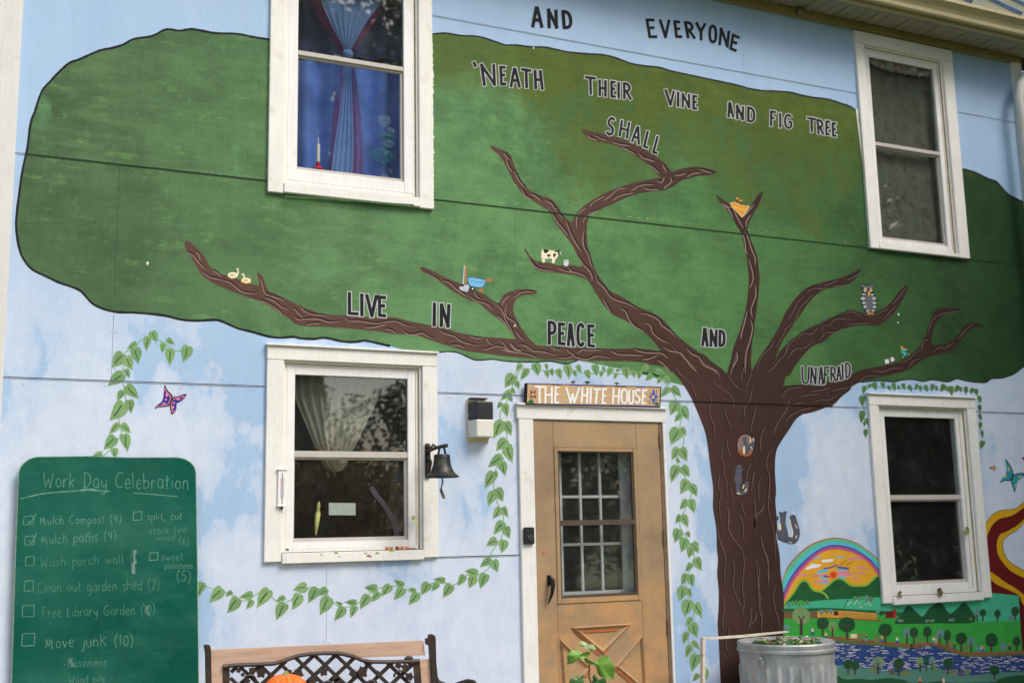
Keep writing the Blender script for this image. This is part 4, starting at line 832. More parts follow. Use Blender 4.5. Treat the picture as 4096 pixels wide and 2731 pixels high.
figure('painted_squirrel', 2900, 1700, 3.1375, [('p', '680,1080 710,1095 770,1078 765,1150 760,1230 785,1330 790,1420 760,1470 700,1445 660,1420 658,1330 690,1250 695,1160', K), ('p', '684,1088 712,1102 764,1084 760,1150 755,1230 778,1330 783,1420 757,1460 703,1437 667,1415 666,1330 697,1250 701,1160', SQ), ('e', '662,1165,14,30', SQ), ('r', '675,1235 700,1230 705,1310 675,1320', SQL), ('l', '790,1435 850,1450 885,1420 900,1340 870,1220 850,1160', K, 25), ('l', '790,1435 850,1450 885,1420 900,1340 870,1220 850,1165', SQ, 22), ('l', '815,1180 825,1260 850,1330 835,1395', SQL, 4), ('l', '880,1245 908,1290', SQL, 3), ('l', '900,1380 890,1420', SQL, 4), ('l', '800,1467 840,1472', SQL, 3)], label='grey squirrel painted beside the trunk on the blue sky')
def shrink(txt, f):
    p = [tuple(float(v) for v in q.split(',')) for q in txt.split()]; cx = mean(*[a for a, b in p]); cy = mean(*[b for a, b in p])
    return ' '.join('%f,%f' % (cx+(a-cx)*f, cy+(b-cy)*f) for a, b in p)
w1 = '1290,272 1315,315 1345,345 1352,372 1330,430 1300,445 1240,450 1213,463 1225,435 1265,405 1280,360'
w2 = '1462,342 1440,385 1410,408 1385,420 1382,470 1348,507 1338,480 1330,430 1352,375 1390,362'
sh = []
for wv in (w1, w2): sh += [('p', wv, K), ('p', shrink(wv, .84), (206, 118, 148)), ('p', shrink(wv, .70), (52, 54, 140))]
for e in ((1308, 350, 9, 17), (1300, 387, 8, 9), (1285, 418, 15, 8), (1398, 384, 17, 7), (1366, 414, 8, 8), (1357, 447, 8, 13)): sh.append(('e', '%d,%d,%d,%d' % e, (220, 136, 164)))
sh += [('l', '1360,370 1345,400 1320,440', K, 4), ('l', '1360,372 1352,355', K, 1.5), ('l', '1362,372 1370,350', K, 1.5)]
figure('painted_butterfly', 0, 1400, 1.96, sh, .0015, label='pink and violet butterfly painted above the chalkboard')
t1 = '280,165 320,215 350,280 345,330 325,365 280,362 232,382 250,345 285,310 290,240'; t2 = '460,295 430,340 390,370 378,430 360,468 350,430 330,370 345,320 375,300'
sh = []
for wv in (t1, t2): sh += [('p', wv, (36, 40, 60)), ('p', shrink(wv, .86), (44, 150, 168))]
for e in ((310, 258, 8, 20), (284, 325, 12, 9), (410, 330, 15, 12), (370, 405, 8, 14)): sh.append(('e', '%d,%d,%d,%d' % e, (216, 178, 100)))
sh += [('l', '352,300 335,360', K, 6)]
figure('painted_butterfly', 3896, 1760, 2.24, sh, .0015, label='turquoise butterfly painted at the right edge')
figure('painted_butterfly', 3896, 1760, 2.24, [('p', '140,240 170,235 180,210 185,240 205,248 185,262 178,282 168,258 148,262', K), ('p', '150,242 172,238 180,222 183,243 196,249 183,258 176,272 170,256 155,256', (210, 150, 60))], .0015)
figure('painted_bird', 3896, 1760, 2.24, [('p', '422,155 442,152 460,140 460,190 442,180 436,165', (120, 40, 60))], .0015)
figure('painted_ribbon', 3896, 1760, 2.24, [('r', '250,1372 560,1372 560,2600 250,2600', (84, 16, 20)),
 ('p', '80,870 115,850 160,770 230,705 330,680 400,640 470,580 480,700 400,760 300,815 230,845 205,915 212,1015 265,1105 345,1180 480,1245 480,1900 430,1600 405,1385 155,1400 70,1400', (104, 22, 24)),
 ('p', '60,800 105,745 150,680 210,640 270,625 340,622 400,598 470,530 470,585 400,640 330,680 230,705 160,770 115,868 60,930', (212, 164, 24)),
 ('p', '470,680 400,750 300,810 235,840 205,910 210,1010 260,1100 340,1180 470,1242 470,1175 350,1110 290,1050 260,970 265,900 310,850 390,800 470,715', (212, 164, 24)),
 ('p', '100,1150 145,1175 200,1210 280,1270 350,1310 420,1360 480,1420 480,1520 430,1450 400,1385 300,1335 200,1288 147,1242 100,1215', (208, 158, 22)),
 ('l', '105,745 150,680 210,638 270,623 340,620 400,596 470,528', (70, 60, 50), 2.2), ('l', '115,868 160,770 230,705 330,680 400,640 470,585', (60, 40, 24), 2), ('l', '470,680 400,750 300,810 235,840 205,910 210,1010 260,1100 340,1180 470,1242', (60, 40, 24), 2.2), ('l', '470,715 390,800 310,850 265,900 260,970 290,1050 350,1110 470,1175', (60, 60, 40), 2.2)], .0012, label='red and yellow ribbon shape painted at the right edge')

# ------------------------------------------------------------------ mural: valley landscape
land = sheet('painted_landscape', [(Z(3096, 2391, 4.356, '172,340 760,345 1800,395 2352,440')+Z(3556, 2371, 4.356, '500,530 1500,495 2285,470 2330,1100')+[(4095, 2740), (4100, 2850), (3130, 2850), (3134, 2600)], 0)], .0016, pm(58, 160, 66, .1), house)
def land_poly(name, pts, col, d, smooth=True, n=3):
    return sheet(name, [(cat(pts, True, n) if smooth else pts, 0)], d, pm(*col), land)
A_ = lambda s: Z(3096, 2131, 4.704, s); B_ = lambda s: Z(3096, 2391, 4.356, s); C_ = lambda s: Z(3556, 2371, 4.356, s)
ro = cat(A_('60,1130 150,900 250,640 400,450 600,270 800,160 1000,100 1150,85 1350,110 1550,180 1750,310 1900,430 2060,600'), n=4)
ri = cat(A_('110,1500 185,1290 270,1090 400,860 560,660 750,470 930,350 1120,305 1320,320 1520,385 1700,490 1840,620 2030,900'), n=4)
for k, (f0, f1, col) in enumerate(((0, .10, (176, 92, 66)), (.10, .37, (92, 190, 148)), (.37, .6, (84, 188, 214)), (.6, .8, (92, 86, 152)), (.8, 1, (196, 84, 138)))):
    a = [(o[0]+(i[0]-o[0])*f0, o[1]+(i[1]-o[1])*f0) for o, i in zip(ro, ri)]; b = [(o[0]+(i[0]-o[0])*f1, o[1]+(i[1]-o[1])*f1) for o, i in zip(ro, ri)]
    sheet('rainbow_band', [([a[j], a[j+1], b[j+1], b[j]], 0) for j in range(len(a)-1)], .0018+.0001*k, pm(*col), land)
sheet('sunset', [(ri+A_('2010,1250 400,1330'), 0)], .0020, pm(222, 164, 50, .1), land)
skyln = []
for txt, c, ww in (('735,490 800,460 890,455', 0, 5), ('1160,445 1250,460 1340,445', 0, 5), ('1400,500 1500,475 1680,485', 1, 8), ('440,815 540,785 630,795', 1, 6), ('1540,650 1620,645 1740,670', 1, 7), ('1470,755 1600,745 1720,750', 1, 6), ('1470,860 1530,845 1590,850', 1, 6),
  ('810,740 900,720 1010,700', 0, 12), ('730,800 850,795 980,780', 1, 7), ('870,820 930,860 1010,885', 0, 9), ('770,915 900,910 1060,920', 1, 9), ('880,945 960,940 1040,930', 0, 8), ('930,665 1050,650 1190,600', 2, 6), ('1190,640 1300,655 1410,665', 2, 9), ('1200,700 1300,680 1400,675', 0, 8), ('1210,750 1300,735 1420,750', 1, 10), ('1210,790 1330,790 1460,790', 1, 8), ('1210,810 1290,820 1350,845', 0, 9), ('930,810 1000,815 1040,810', 2, 7)):
    skyln.append((A_(txt), c, 0, 0, ww))
o = strokes('sunset_clouds', skyln, 5, .0024, [pm(96, 186, 214), pm(214, 132, 160), pm(96, 84, 150)], land); o['kind'] = 'stuff'
sheet('white_cloud', [(cat(A_('600,650 640,640 700,585 760,575 820,590 880,585 870,620 790,650 700,660 640,690 600,680'), True, 3), 0)], .0033, pm(236, 234, 240), land)
sheet('white_cloud', [(cat(A_('905,510 1000,495 1115,485 1100,535 1000,545 920,550'), True, 3), 0)], .0033, pm(236, 234, 240), land)
strokes('birds', [(A_('1250,595 1290,560 1320,560 1360,505'), 0, 0, 0, 2.2), (A_('1360,605 1400,575 1430,570 1475,530'), 0, 0, 0, 2.2)], 2, .0034, pm(60, 50, 30), land)
def disc(cx, cy, r, col, d, s=4.704, ox=3096, oy=2131, name='painted_sun'):
    sheet(name, [([(ox+(cx+r*cos(a*pi/10))/s, oy+(cy+r*sin(a*pi/10))/s) for a in range(20)], 0)], d, pm(*col), land)
disc(1120, 790, 88, (214, 120, 130), .0034); disc(1120, 790, 80, (228, 134, 60), .0036); disc(1118, 785, 58, (216, 76, 24), .0038)
h1 = A_('190,1310 350,1120 480,920 560,870 630,900 700,1000 760,1060 880,1085 960,1130 1020,1210'); h2 = A_('885,1070 1000,980 1120,870 1200,835 1300,850 1400,930 1500,970 1640,970 1750,950 1850,860 1960,775 2060,780')
sheet('painted_hills', [(cat(h1, n=4)+A_('1020,1330 190,1350'), 0), (cat(h2, n=4)+A_('2060,1230 1500,1250 700,1320'), 0)], .0040, pm(36, 92, 52, .12), land)
strokes('hill_rim', [([(x, y+4) for x, y in h1], 0, 0, 0, 8), ([(x, y+4) for x, y in h2], 0, 0, 0, 8)], 8, .0044, pm(134, 178, 62), land)
land_poly('pasture', [(3140, 2430), (3140, 2416), (3300, 2398), (3525, 2387), (3700, 2380), (3950, 2368), (4075, 2381), (4080, 2482), (3900, 2486), (3700, 2470), (3560, 2452), (3400, 2436), (3140, 2434)], (70, 176, 138), .0046, False)
land_poly('paddock', B_('1650,235 2400,225 2400,460 1650,400'), (58, 160, 66), .0044, False)
land_poly('hedge_band', B_('172,182 450,185 700,170 950,168 1200,180 1500,200 1800,215 2200,245 2352,260 2352,330 2100,300 1750,262 1300,222 1000,215 755,225 450,228 172,235'), (34, 98, 56), .0048)
land_poly('ploughed_field', B_('172,235 755,225 758,345 172,342'), (110, 90, 66), .0050, False)
land_poly('wheat_field', B_('755,228 1130,215 1790,262 1792,382 1130,345 758,342'), (206, 156, 62), .0050, False)
strokes('field_rows', [(B_('1135,%d 1790,%d' % (245+i*24, 285+i*21)), 0, 0, 0, 1.6) for i in range(5)]+[(B_('172,%d 755,%d' % (255+i*20, 250+i*20)), 0, 0, 0, 1.6) for i in range(4)], 2, .0052, pm(130, 90, 50), land, smooth=False)['kind'] = 'stuff'
strokes('field_edge', [(B_('172,340 760,342 1130,352 1790,388 1900,392'), 0, 0, 0, 4)], 4, .0053, pm(138, 74, 44), land)
strokes('fence_line', [(B_('1290,20 1215,180'), 0, 0, 0, 2.4)], 2, .0053, pm(34, 92, 52), land, smooth=False)
land_poly('far_mountains', C_('100,515 220,350 320,225 400,245 500,350 590,405 700,260 850,170 940,200 1060,355 1180,270 1300,165 1380,220 1500,498 900,522 300,532'), (32, 82, 50), .0054)
sheet('barn', [(B_('1942,225 2092,222 2092,345 1942,345'), 0)], .0056, pm(112, 34, 36), land); sheet('silo', [(B_('2088,205 2110,185 2130,205 2130,352 2088,352'), 0)], .0057, pm(176, 56, 44), land)
sheet('farmhouse', [(cat(B_('1042,300 1042,240 1080,222 1122,240 1122,300'), False, 3), 0)], .0057, pm(84, 40, 34), land)
pth = B_('900,678 1300,712 1800,765 2352,812')+C_('400,922 620,884 850,884 1050,950 1280,1042 1700,1055 2400,1020')
strokes('river_bank', [([(x, y+13) for x, y in pth], 0, 0, 0, 16)], 10, .0054, pm(86, 110, 66), land)
riv = B_('900,730 1200,790 1800,832 2352,880')+C_('450,962 620,925 780,918 1000,1000 1300,1100 1700,1112 2400,1092 2400,1350 1900,1372 1500,1422 1100,1412 900,1312 700,1262 450,1330 0,1382')+B_('2000,1275 1600,1212 1200,1162 880,1140')
land_poly('far_bank', C_('2400,1330 1900,1360 1500,1400 1100,1380 900,1290 700,1245 450,1310 0,1360')+B_('1600,1200 1200,1150 860,1120 860,1700')+C_('2400,1800'), (84, 132, 116), .0055)
land_poly('river', riv, (38, 54, 100), .0058)
strokes('towpath', [(pth, 0, 0, 0, 11)], 10, .0060, pm(142, 88, 62), land)
def inside(p, poly):
    c = False; j = len(poly)-1
    for i in range(len(poly)):
        if (poly[i][1] > p[1]) != (poly[j][1] > p[1]) and p[0] < (poly[j][0]-poly[i][0])*(p[1]-poly[i][1])/(poly[j][1]-poly[i][1])+poly[i][0]: c = not c
        j = i
    return c
wl = []; rr = random.Random(3)
for iy in range(60):
    for ix in range(46):
        x = 3312+ix*17.5+rr.uniform(-5, 5)+(iy % 2)*8; y = 2550+iy*5.6+rr.uniform(-1.5, 1.5)
        L = rr.uniform(6, 11)
        if inside((x-L, y), riv) and inside((x+L, y), riv):
            wl.append(([(x-L, y-1), (x-L*.3, y+1.2), (x+L*.3, y-1), (x+L, y+1.5)], rr.choice((0, 0, 1, 1, 1)), 0, 0, 2.3))
strokes('river_waves', wl, 2, .0062, [pm(206, 206, 222), pm(52, 92, 150)], land, n=2)['kind'] = 'stuff'
land_poly('near_hill', B_('860,1430 1000,1350 1080,1340 1250,1412 1500,1400 1700,1422 2000,1388 2352,1442')+C_('300,1552 700,1552 880,1528 1100,1560 1600,1552 1850,1540 1950,1480 2400,1440 2400,1800')+B_('860,1800'), (34, 84, 52), .0064)
TC = dict(dk=(32, 80, 48), sage=(120, 150, 98), blu=(98, 142, 136), lime=(66, 166, 66), olv=(110, 126, 76))
def ptree(ox, oy, s, cx, cy, rx, ry, yb, col, tw=5.5, name='painted_orchard_tree'):
    pts = []
    for a in range(14):
        th = 2*pi*a/14; q = 1+random.uniform(-.05, .05); pts.append((ox+(cx+rx*q*cos(th))/s, oy+(cy+ry*q*sin(th))/s))
    polys = [(cat(pts, True, 2), 0)]
    if yb:
        x = ox+cx/s; y0 = oy+(cy+ry*.45)/s; y1 = oy+yb/s; h = tw/2
        polys.append(([(x-h, y0), (x+h, y0), (x+h*1.25, y1), (x-h*1.25, y1)], 1))
        if rx > 60: polys += [(q4, 1) for q4 in ribbon_px([(x, oy+(cy+ry*.5)/s), (x-rx*.35/s, oy+(cy-ry*.05)/s)], tw*.5, smooth=False)]+[(q4, 1) for q4 in ribbon_px([(x, oy+(cy+ry*.5)/s), (x+rx*.35/s, oy+(cy-ry*.05)/s)], tw*.5, smooth=False)]
    sheet(name, polys, .0066+random.uniform(0, .0006), [pm(*TC[col]), pm(70, 56, 46)], land)
for v in ((475, 310, 160, 150, 640, 'sage', 10), (850, 435, 105, 108, 655, 'dk'), (1020, 495, 75, 90, 675, 'sage'), (1275, 460, 145, 130, 712, 'dk', 7), (1940, 550, 122, 112, 775, 'dk', 7), (215, 510, 48, 66, 600, 'blu', 3),
  (1290, 1150, 78, 92, 1330, 'dk'), (1415, 1165, 76, 90, 1335, 'dk'), (1815, 1105, 100, 90, 1312, 'sage', 7), (980, 960, 68, 95, 1150, 'sage', 7), (1735, 1240, 50, 52, 0, 'olv'), (1500, 668, 52, 75, 0, 'olv'), (1790, 705, 50, 72, 0, 'olv'),
  (265, 105, 42, 40, 150, 'blu', 2), (325, 78, 38, 34, 135, 'lime', 2), (385, 72, 28, 32, 125, 'olv', 2), (443, 90, 42, 34, 150, 'lime', 2), (465, 48, 32, 16, 0, 'blu'), (515, 78, 36, 32, 128, 'lime', 2), (582, 68, 30, 32, 115, 'olv', 2),
  (1410, -5, 36, 34, 45, 'lime', 2), (1490, 0, 38, 32, 40, 'blu', 2), (1550, -10, 32, 32, 20, 'lime', 2), (1615, -5, 40, 46, 70, 'blu', 2), (1690, 10, 34, 38, 70, 'olv', 2),
  (830, 235, 48, 38, 310, 'blu', 2), (918, 222, 45, 34, 298, 'olv', 2), (993, 225, 40, 34, 288, 'blu', 2), (1818, 240, 40, 36, 300, 'blu', 2), (1870, 262, 40, 34, 318, 'dk', 2)):
    ptree(3096, 2391, 4.356, *v)
for v in ((315, 690, 78, 88, 880, 'blu'), (435, 680, 76, 90, 892, 'dk'), (670, 668, 76, 92, 852, 'dk'), (890, 708, 72, 88, 872, 'blu'), (1012, 735, 66, 96, 912, 'dk'), (1260, 787, 98, 106, 1012, 'dk', 6.5), (1432, 842, 66, 82, 1022, 'blu'), (1785, 815, 107, 122, 1015, 'dk', 6.5), (2225, 840, 66, 86, 1000, 'dk'),
  (1535, 347, 52, 62, 492, 'blu'), (1635, 342, 60, 66, 490, 'dk'), (1890, 352, 56, 68, 482, 'dk'), (2200, 315, 70, 82, 470, 'dk'), (170, 1232, 92, 96, 1442, 'dk', 6.5), (542, 1182, 58, 72, 1367, 'sage'), (650, 1180, 55, 78, 1357, 'dk'), (752, 1172, 55, 72, 1342, 'blu'), (1030, 1222, 86, 92, 1402, 'dk', 6.5), (1840, 1342, 86, 88, 1502, 'dk'),
  (522, 822, 45, 50, 0, 'olv'), (1055, 880, 50, 50, 0, 'olv'), (1350, 955, 52, 55, 0, 'olv'), (1540, 962, 46, 56, 0, 'blu'), (1995, 930, 56, 78, 0, 'blu'), (285, 1395, 72, 56, 0, 'olv'), (792, 1282, 42, 40, 0, 'olv'), (1112, 1372, 62, 50, 0, 'olv'), (1372, 1366, 46, 52, 0, 'olv'), (2120, 430, 42, 44, 0, 'blu'),
  (178, 478, 32, 30, 520, 'blu', 2.5), (230, 482, 26, 28, 518, 'olv', 2.5), (658, 482, 32, 28, 512, 'blu', 2.5), (712, 480, 28, 28, 512, 'olv', 2.5), (762, 480, 30, 28, 515, 'blu', 2.5), (1070, 470, 32, 30, 510, 'blu', 2.5), (1122, 462, 26, 30, 505, 'olv', 2.5), (1425, 450, 32, 28, 490, 'olv', 2.5)):
    ptree(3556, 2371, 4.356, *v)
disc(1545, 775, 34, (116, 84, 66), .0065, 4.356, 3096, 2391, 'river_stone')
for cx, cy, r in ((530, 945, 42), (905, 945, 42), (1250, 1400, 55), (50, 1375, 48)): disc(cx, cy, r, (104, 80, 68), .0065, 4.356, 3556, 2371, 'river_stone')
for ox, oy, x, y, c1, c2 in ((3096, 2391, 672, 570, (52, 68, 140), (226, 214, 206)), (3096, 2391, 905, 645, (52, 90, 140), (220, 196, 120)), (3096, 2391, 1603, 680, (80, 170, 160), (150, 40, 44)), (3096, 2391, 1880, 700, (70, 90, 160), (220, 180, 60)), (3096, 2391, 2145, 725, (50, 80, 140), (226, 220, 206)),
  (3556, 2371, 776, 810, (60, 160, 160), (224, 220, 216)), (3556, 2371, 815, 815, (200, 150, 110), (200, 150, 110)), (3556, 2371, 1142, 905, (40, 90, 120), (130, 50, 50)), (3556, 2371, 1612, 965, (90, 120, 140), (190, 190, 180)), (3556, 2371, 1648, 965, (60, 130, 160), (190, 100, 60)), (3556, 2371, 541, 1520, (110, 40, 40), (210, 160, 80)), (3556, 2371, 950, 1520, (200, 170, 150), (216, 210, 200)), (3556, 2371, 2105, 930, (50, 60, 60), (90, 80, 60))):
    s = 4.356
    P = lambda dx, dy: (ox+(x+dx)/s, oy+(y+dy)/s)
    sheet('painted_person', [([P(-20, 5), P(20, 5), P(24, 62), P(-22, 62)], 0), ([P(-18, -30), P(16, -30), P(20, 10), P(-20, 10)], 1), ([P(-9, -55), P(9, -55), P(10, -30), P(-10, -30)], 2)], .0075, [pm(*c1), pm(*c2), pm(214, 168, 120)], land)
sheet('painted_sign', [(B_('1332,622 1445,620 1447,698 1330,698'), 0)], .0070, pm(222, 206, 160), land)
sheet('white_sign', [(B_('922,1282 1062,1285 1055,1398 918,1388'), 0), (B_('985,1352 1030,1345 1032,1362 985,1370'), 1)], .0070, [pm(226, 224, 224), pm(80, 160, 190)], land)
o = sheet('sheep', [([(3096+(x+r*cos(a*pi/4))/4.356, 2391+(y+r*.7*sin(a*pi/4))/4.356) for a in range(8)], 0) for x, y, r in ((1295, 105, 18), (1330, 68, 18), (1440, 45, 17), (1408, 82, 16), (1402, 105, 14), (1492, 82, 17), (1520, 152, 18), (1585, 103, 16), (1640, 82, 18), (1680, 118, 18))], .0056, pm(214, 204, 170), land)

# ------------------------------------------------------------------ windows
INT = [DARKIN]
def window(key, label, cap):
    v = WIN[key]; X0, X1, Z0, Z1 = v['R']; o0, o1, oz0, oz1 = v['O']; f0, f1, fz0, fz1 = v['F']; g0, g1, gz0, gz1 = v['G']; _, _, r0, r1 = v['L']
    mb = MB(); D0, D1 = -.030, -.010       # storm window frame
    mb.wbox(f0, g0, D0, D1, fz0, fz1, 0, .002); mb.wbox(g1, f1, D0, D1, fz0, fz1, 0, .002)
    mb.wbox(g0, g1, D0, D1-.0015, fz0, gz0, 0, .002); mb.wbox(g0, g1, D0, D1-.0015, gz1, fz1, 0, .002)
    root = mb.build('window', TRIM2, house); root['label'] = label
    j = MB()   # jamb liner around the opening
    j.wbox(o0, f0, -.10, -.012, oz0, oz1); j.wbox(f1, o1, -.10, -.012, oz0, oz1); j.wbox(f0, f1, -.10, -.012, fz1, oz1); j.wbox(f0, f1, -.10, -.012, oz0, fz0)
    # small inner stop bead
    j.wbox(o0+.001, o0+.010, -.0115, .004, oz0, oz1); j.wbox(o1-.014, o1-.001, -.0115, .004, oz0, oz1); j.wbox(o0+.010, o1-.014, -.0115, .003, oz1-.014, oz1-.001)
    j.build('jamb', TRIM, root)
    m = MB(); m.wbox(g0, g1, -.031, -.016, r0, r1, 0, .0015); m.wbox(g0, g1, -.052, -.0315, r0-.012, r1-.004); m.build('meeting_rail', GREYT, root)
    m = MB(); m.wbox(g0+.001, g0+.008, -.052, -.0305, gz0, r0, 0); m.wbox(g1-.016, g1-.001, -.052, -.0305, gz0, r0, 0); m.wbox(g0+.008, g1-.016, -.052, -.0307, gz0, gz0+.022, 0); m.build('lower_sash', GREYT, root)
    for a, b, dd in ((r1-.002, gz1-.0005, -.0325), (gz0+.0215, r0-.0005, -.046)):
        m = MB(); m.wbox(g0+.0005, g1-.0005, dd-.003, dd, a, b); m.build('pane', GLASS, root)
    T = .024
    CK_ = paint('old_caulk', rgb(176, 158, 112), .35, scale=20); CD_ = paint('dark_crack', rgb(96, 88, 70), .3, scale=20)
    ck = MB(); ck.wbox(o1-.0165, o1-.0142, -.0115, -.001, oz0+.004, oz1-.015); ck.wbox(o0+.012, o1-.016, -.0115, -.004, oz1-.0165, oz1-.0142); ck.wbox(f1-.001, f1+.0025, -.0118, -.0085, fz0+.01, fz1-.01); ck.build('caulk_line', CK_, root)
    ck = MB(); ck.wbox(o0+.002, o1-.002, .0, .0085, oz0-.0038, oz0-.0005); ck.build('sill_crack', CD_, root)
    sidez = Z0 if key != 'RU' else Z0
    hz = oz1
    for a, b, z0, z1 in ((X0, o0, Z0, hz-.001), (o1, X1, Z0, hz-.001)):
        m = MB(); m.wbox(a, b, -.012, T, z0, z1, 0, .0025); m.build('side_casing', TRIM, root)
    m = MB(); m.wbox(X0, X1, -.012, T+.001, hz, Z1-(.018 if cap else 0), 0, .0025); m.build('head_casing', TRIM, root)
    if cap:
        m = MB(); m.wbox(X0-.008, X1+.008, -.005, T+.016, Z1-.017, Z1-.005, 0, .002); m.build('drip_cap', TRIM, root)
    m = MB(); m.wbox(o0+.001, o1-.001, -.10, T+.008, oz0-.062 if key in ('LL', 'RL', 'UL') else oz0-.03, oz0-.004, 0, .003)
    m.build('sill', TRIM, root)
    return root, (g0, g1, gz0, gz1, r0, r1)
for k in WIN:   # bottom of the opening sits above the sill board
    pass
WIN['UL']['O'] = (*WIN['UL']['O'][:2], mean(W(*ZZ(1000, 700, '275,62')[0], .03).z, W(*ZZ(1000, 700, '1325,165')[0], .03).z), WIN['UL']['O'][3])
WIN['LL']['O'] = (*WIN['LL']['O'][:2], mean(W(*ZZ(1000, 1931, '255,540')[0], .03).z, W(*ZZ(1000, 1931, '1365,520')[0], .03).z), WIN['LL']['O'][3])
WIN['RU']['O'] = (*WIN['RU']['O'][:2], mean(W(*ZZ(2996, 700, '1030,545')[0], .03).z, W(*ZZ(2996, 700, '1600,612')[0], .03).z), WIN['RU']['O'][3])
WIN['RL']['O'] = (*WIN['RL']['O'][:2], mean(W(*ZZ(2996, 1931, '1125,885')[0], .03).z, W(*ZZ(2996, 1931, '1850,850')[0], .03).z), WIN['RL']['O'][3])
wUL, gUL = window('UL', 'upstairs white window with blue curtains tied in the middle', False)
wLL, gLL = window('LL', 'ground-floor white window with sheer curtain, left of the door', True)
wRU, gRU = window('RU', 'upstairs white window with dark lace curtain at the right', False)
wRL, gRL = window('RL', 'ground-floor white window with nearly black glass at the right', True)
# rooms behind the glass
m = MB(); m.box(XL+.05, XR-.05, .12, 4.2, .15, 2.75); m.box(XL+.05, XR-.05, .12, 4.2, 2.95, 5.3)
# leave the front open
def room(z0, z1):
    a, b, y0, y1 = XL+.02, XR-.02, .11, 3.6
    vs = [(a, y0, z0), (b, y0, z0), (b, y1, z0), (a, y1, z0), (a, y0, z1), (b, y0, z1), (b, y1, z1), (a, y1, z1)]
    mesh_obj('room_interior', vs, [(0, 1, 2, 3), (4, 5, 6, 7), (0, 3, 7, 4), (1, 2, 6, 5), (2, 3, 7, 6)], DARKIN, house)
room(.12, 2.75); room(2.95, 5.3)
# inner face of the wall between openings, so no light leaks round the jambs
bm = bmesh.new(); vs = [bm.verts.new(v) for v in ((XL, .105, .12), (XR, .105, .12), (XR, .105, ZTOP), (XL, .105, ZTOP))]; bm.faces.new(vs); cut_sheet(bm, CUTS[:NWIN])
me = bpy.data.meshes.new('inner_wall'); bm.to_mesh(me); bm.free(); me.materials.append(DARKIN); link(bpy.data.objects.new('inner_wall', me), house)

def cloth(name, rows, d, mat, nfold=8, amp=.02, th=None, cols=40):
    """hanging cloth between left and right photo edges; rows = list of (lx,ly,rx,ry)"""
    V = []; F = []; k = len(rows)
    L = cat([(a, b) for a, b, _, _ in rows], n=4); Rr = cat([(a, b) for _, _, a, b in rows], n=4)
    for i, (l, r) in enumerate(zip(L, Rr)):
        for j in range(cols+1):
            u = j/cols; x = l[0]+(r[0]-l[0])*u; y = l[1]+(r[1]-l[1])*u
            p = W(x, y, d); p.y += amp*sin(u*nfold*2*pi+.5*sin(i*.35))
            V.append(p)
    n = cols+1
    for i in range(len(L)-1):
        for j in range(cols): F.append((i*n+j, i*n+j+1, (i+1)*n+j+1, (i+1)*n+j))
    return mesh_obj(name, V, F, mat, smooth=True)
q = lambda s: [tuple(v for p in ZZ(1000, 0, ' '.join(r)) for v in p) for r in [s_.split() for s_ in s.split(';')]]
tcur = thing('curtain', W(1390, 215, -.11), 'blue gauze curtain with magenta edges knotted in the middle of the upstairs window', 'curtain')
def child(o, root): o.parent = root; o.matrix_parent_inverse = Matrix.Translation(-root.location); return o
CB = sheer('blue_gauze', rgb(124, 158, 206), .75); CM = sheer('magenta_gauze', rgb(150, 62, 118), .6); CN = paint('navy_cloth', rgb(66, 76, 118), .2, rough=.9); CN2 = paint('blue_cloth', rgb(100, 134, 212), .22, rough=.9, scale=3)
child(cloth('drape', q('540,-200 1060,-200;560,0 1040,0;640,200 900,200;730,380 800,380;745,430 790,430'), -.10, CB, 7, .007), tcur)
child(cloth('drape', q('735,515 800,515;725,700 800,700;700,900 805,900;660,1150 810,1150;630,1400 800,1400'), -.10, CB, 4, .006), tcur)
child(cloth('edge_band', q('400,-200 540,-200;470,0 560,0;570,200 640,200;690,380 730,380;730,425 745,425'), -.105, CM, 3, .01), tcur)
child(cloth('edge_band', q('1060,-200 1160,-200;1040,0 1090,0;900,200 960,200;800,380 835,380;790,425 800,425'), -.105, CM, 3, .01), tcur)
child(cloth('edge_band', q('700,515 735,515;700,700 725,700;650,900 700,900;630,1150 660,1150;605,1400 630,1400'), -.105, CM, 2, .01), tcur)
child(cloth('edge_band', q('800,515 812,515;800,700 845,700;805,900 870,900;810,1150 885,1150;800,1400 890,1400'), -.105, CM, 2, .01), tcur)
mk = MB(); mk.ball(W(1391, 216, -.09), .035, 8, sc=(1, .7, .8), jit=.08); child(mk.build('knot', CB), tcur)
bk = cloth('backing_cloth', q('300,470 1300,520;300,900 1300,920;300,1600 1300,1600'), -.2, CN2, 5, .03); tag(bk, 'plain blue cloth hanging behind the upstairs tied curtain', 'cloth')
bk = cloth('backing_cloth', q('300,-300 1300,-300;300,0 1300,0;300,440 1300,480'), -.26, CN, 5, .03); tag(bk, 'dark navy cloth hanging behind the top pane upstairs', 'cloth')
# things standing inside on the upstairs sill
t = thing('candle_lamp', W(1275, 690, -.06), 'small red and white electric candle on the upstairs window sill', 'candle')
mb = MB(); c = W(1272, 680, -.06); mb.lathe([(0, 0), (.035, 0), (.035, .008), (.012, .02), (.012, .05)], c, 16); child(mb.build('base', paint('candle_red', rgb(170, 40, 60), .1)), t)
mb = MB(); mb.lathe([(.011, .05), (.011, .16), (.004, .165), (.003, .20), (0, .21)], c, 12); child(mb.build('candle', paint('candle_white', rgb(226, 222, 214), .05)), t)
t = thing('plush_toy', W(1540, 620, -.08), 'white and teal crumpled toy by the right edge of the upstairs window', 'toy')
mb = MB(); mb.ball(W(1538, 485, -.08), .045, 8, sc=(1, .6, .8), jit=.12); mb.ball(W(1560, 530, -.08), .03, 8, jit=.12); mb.ball(W(1555, 575, -.075), .035, 8, sc=(1.1, .6, .7), jit=.12); child(mb.build('body', sheer('pale_blue_plush', rgb(140, 180, 210), .25)), t)
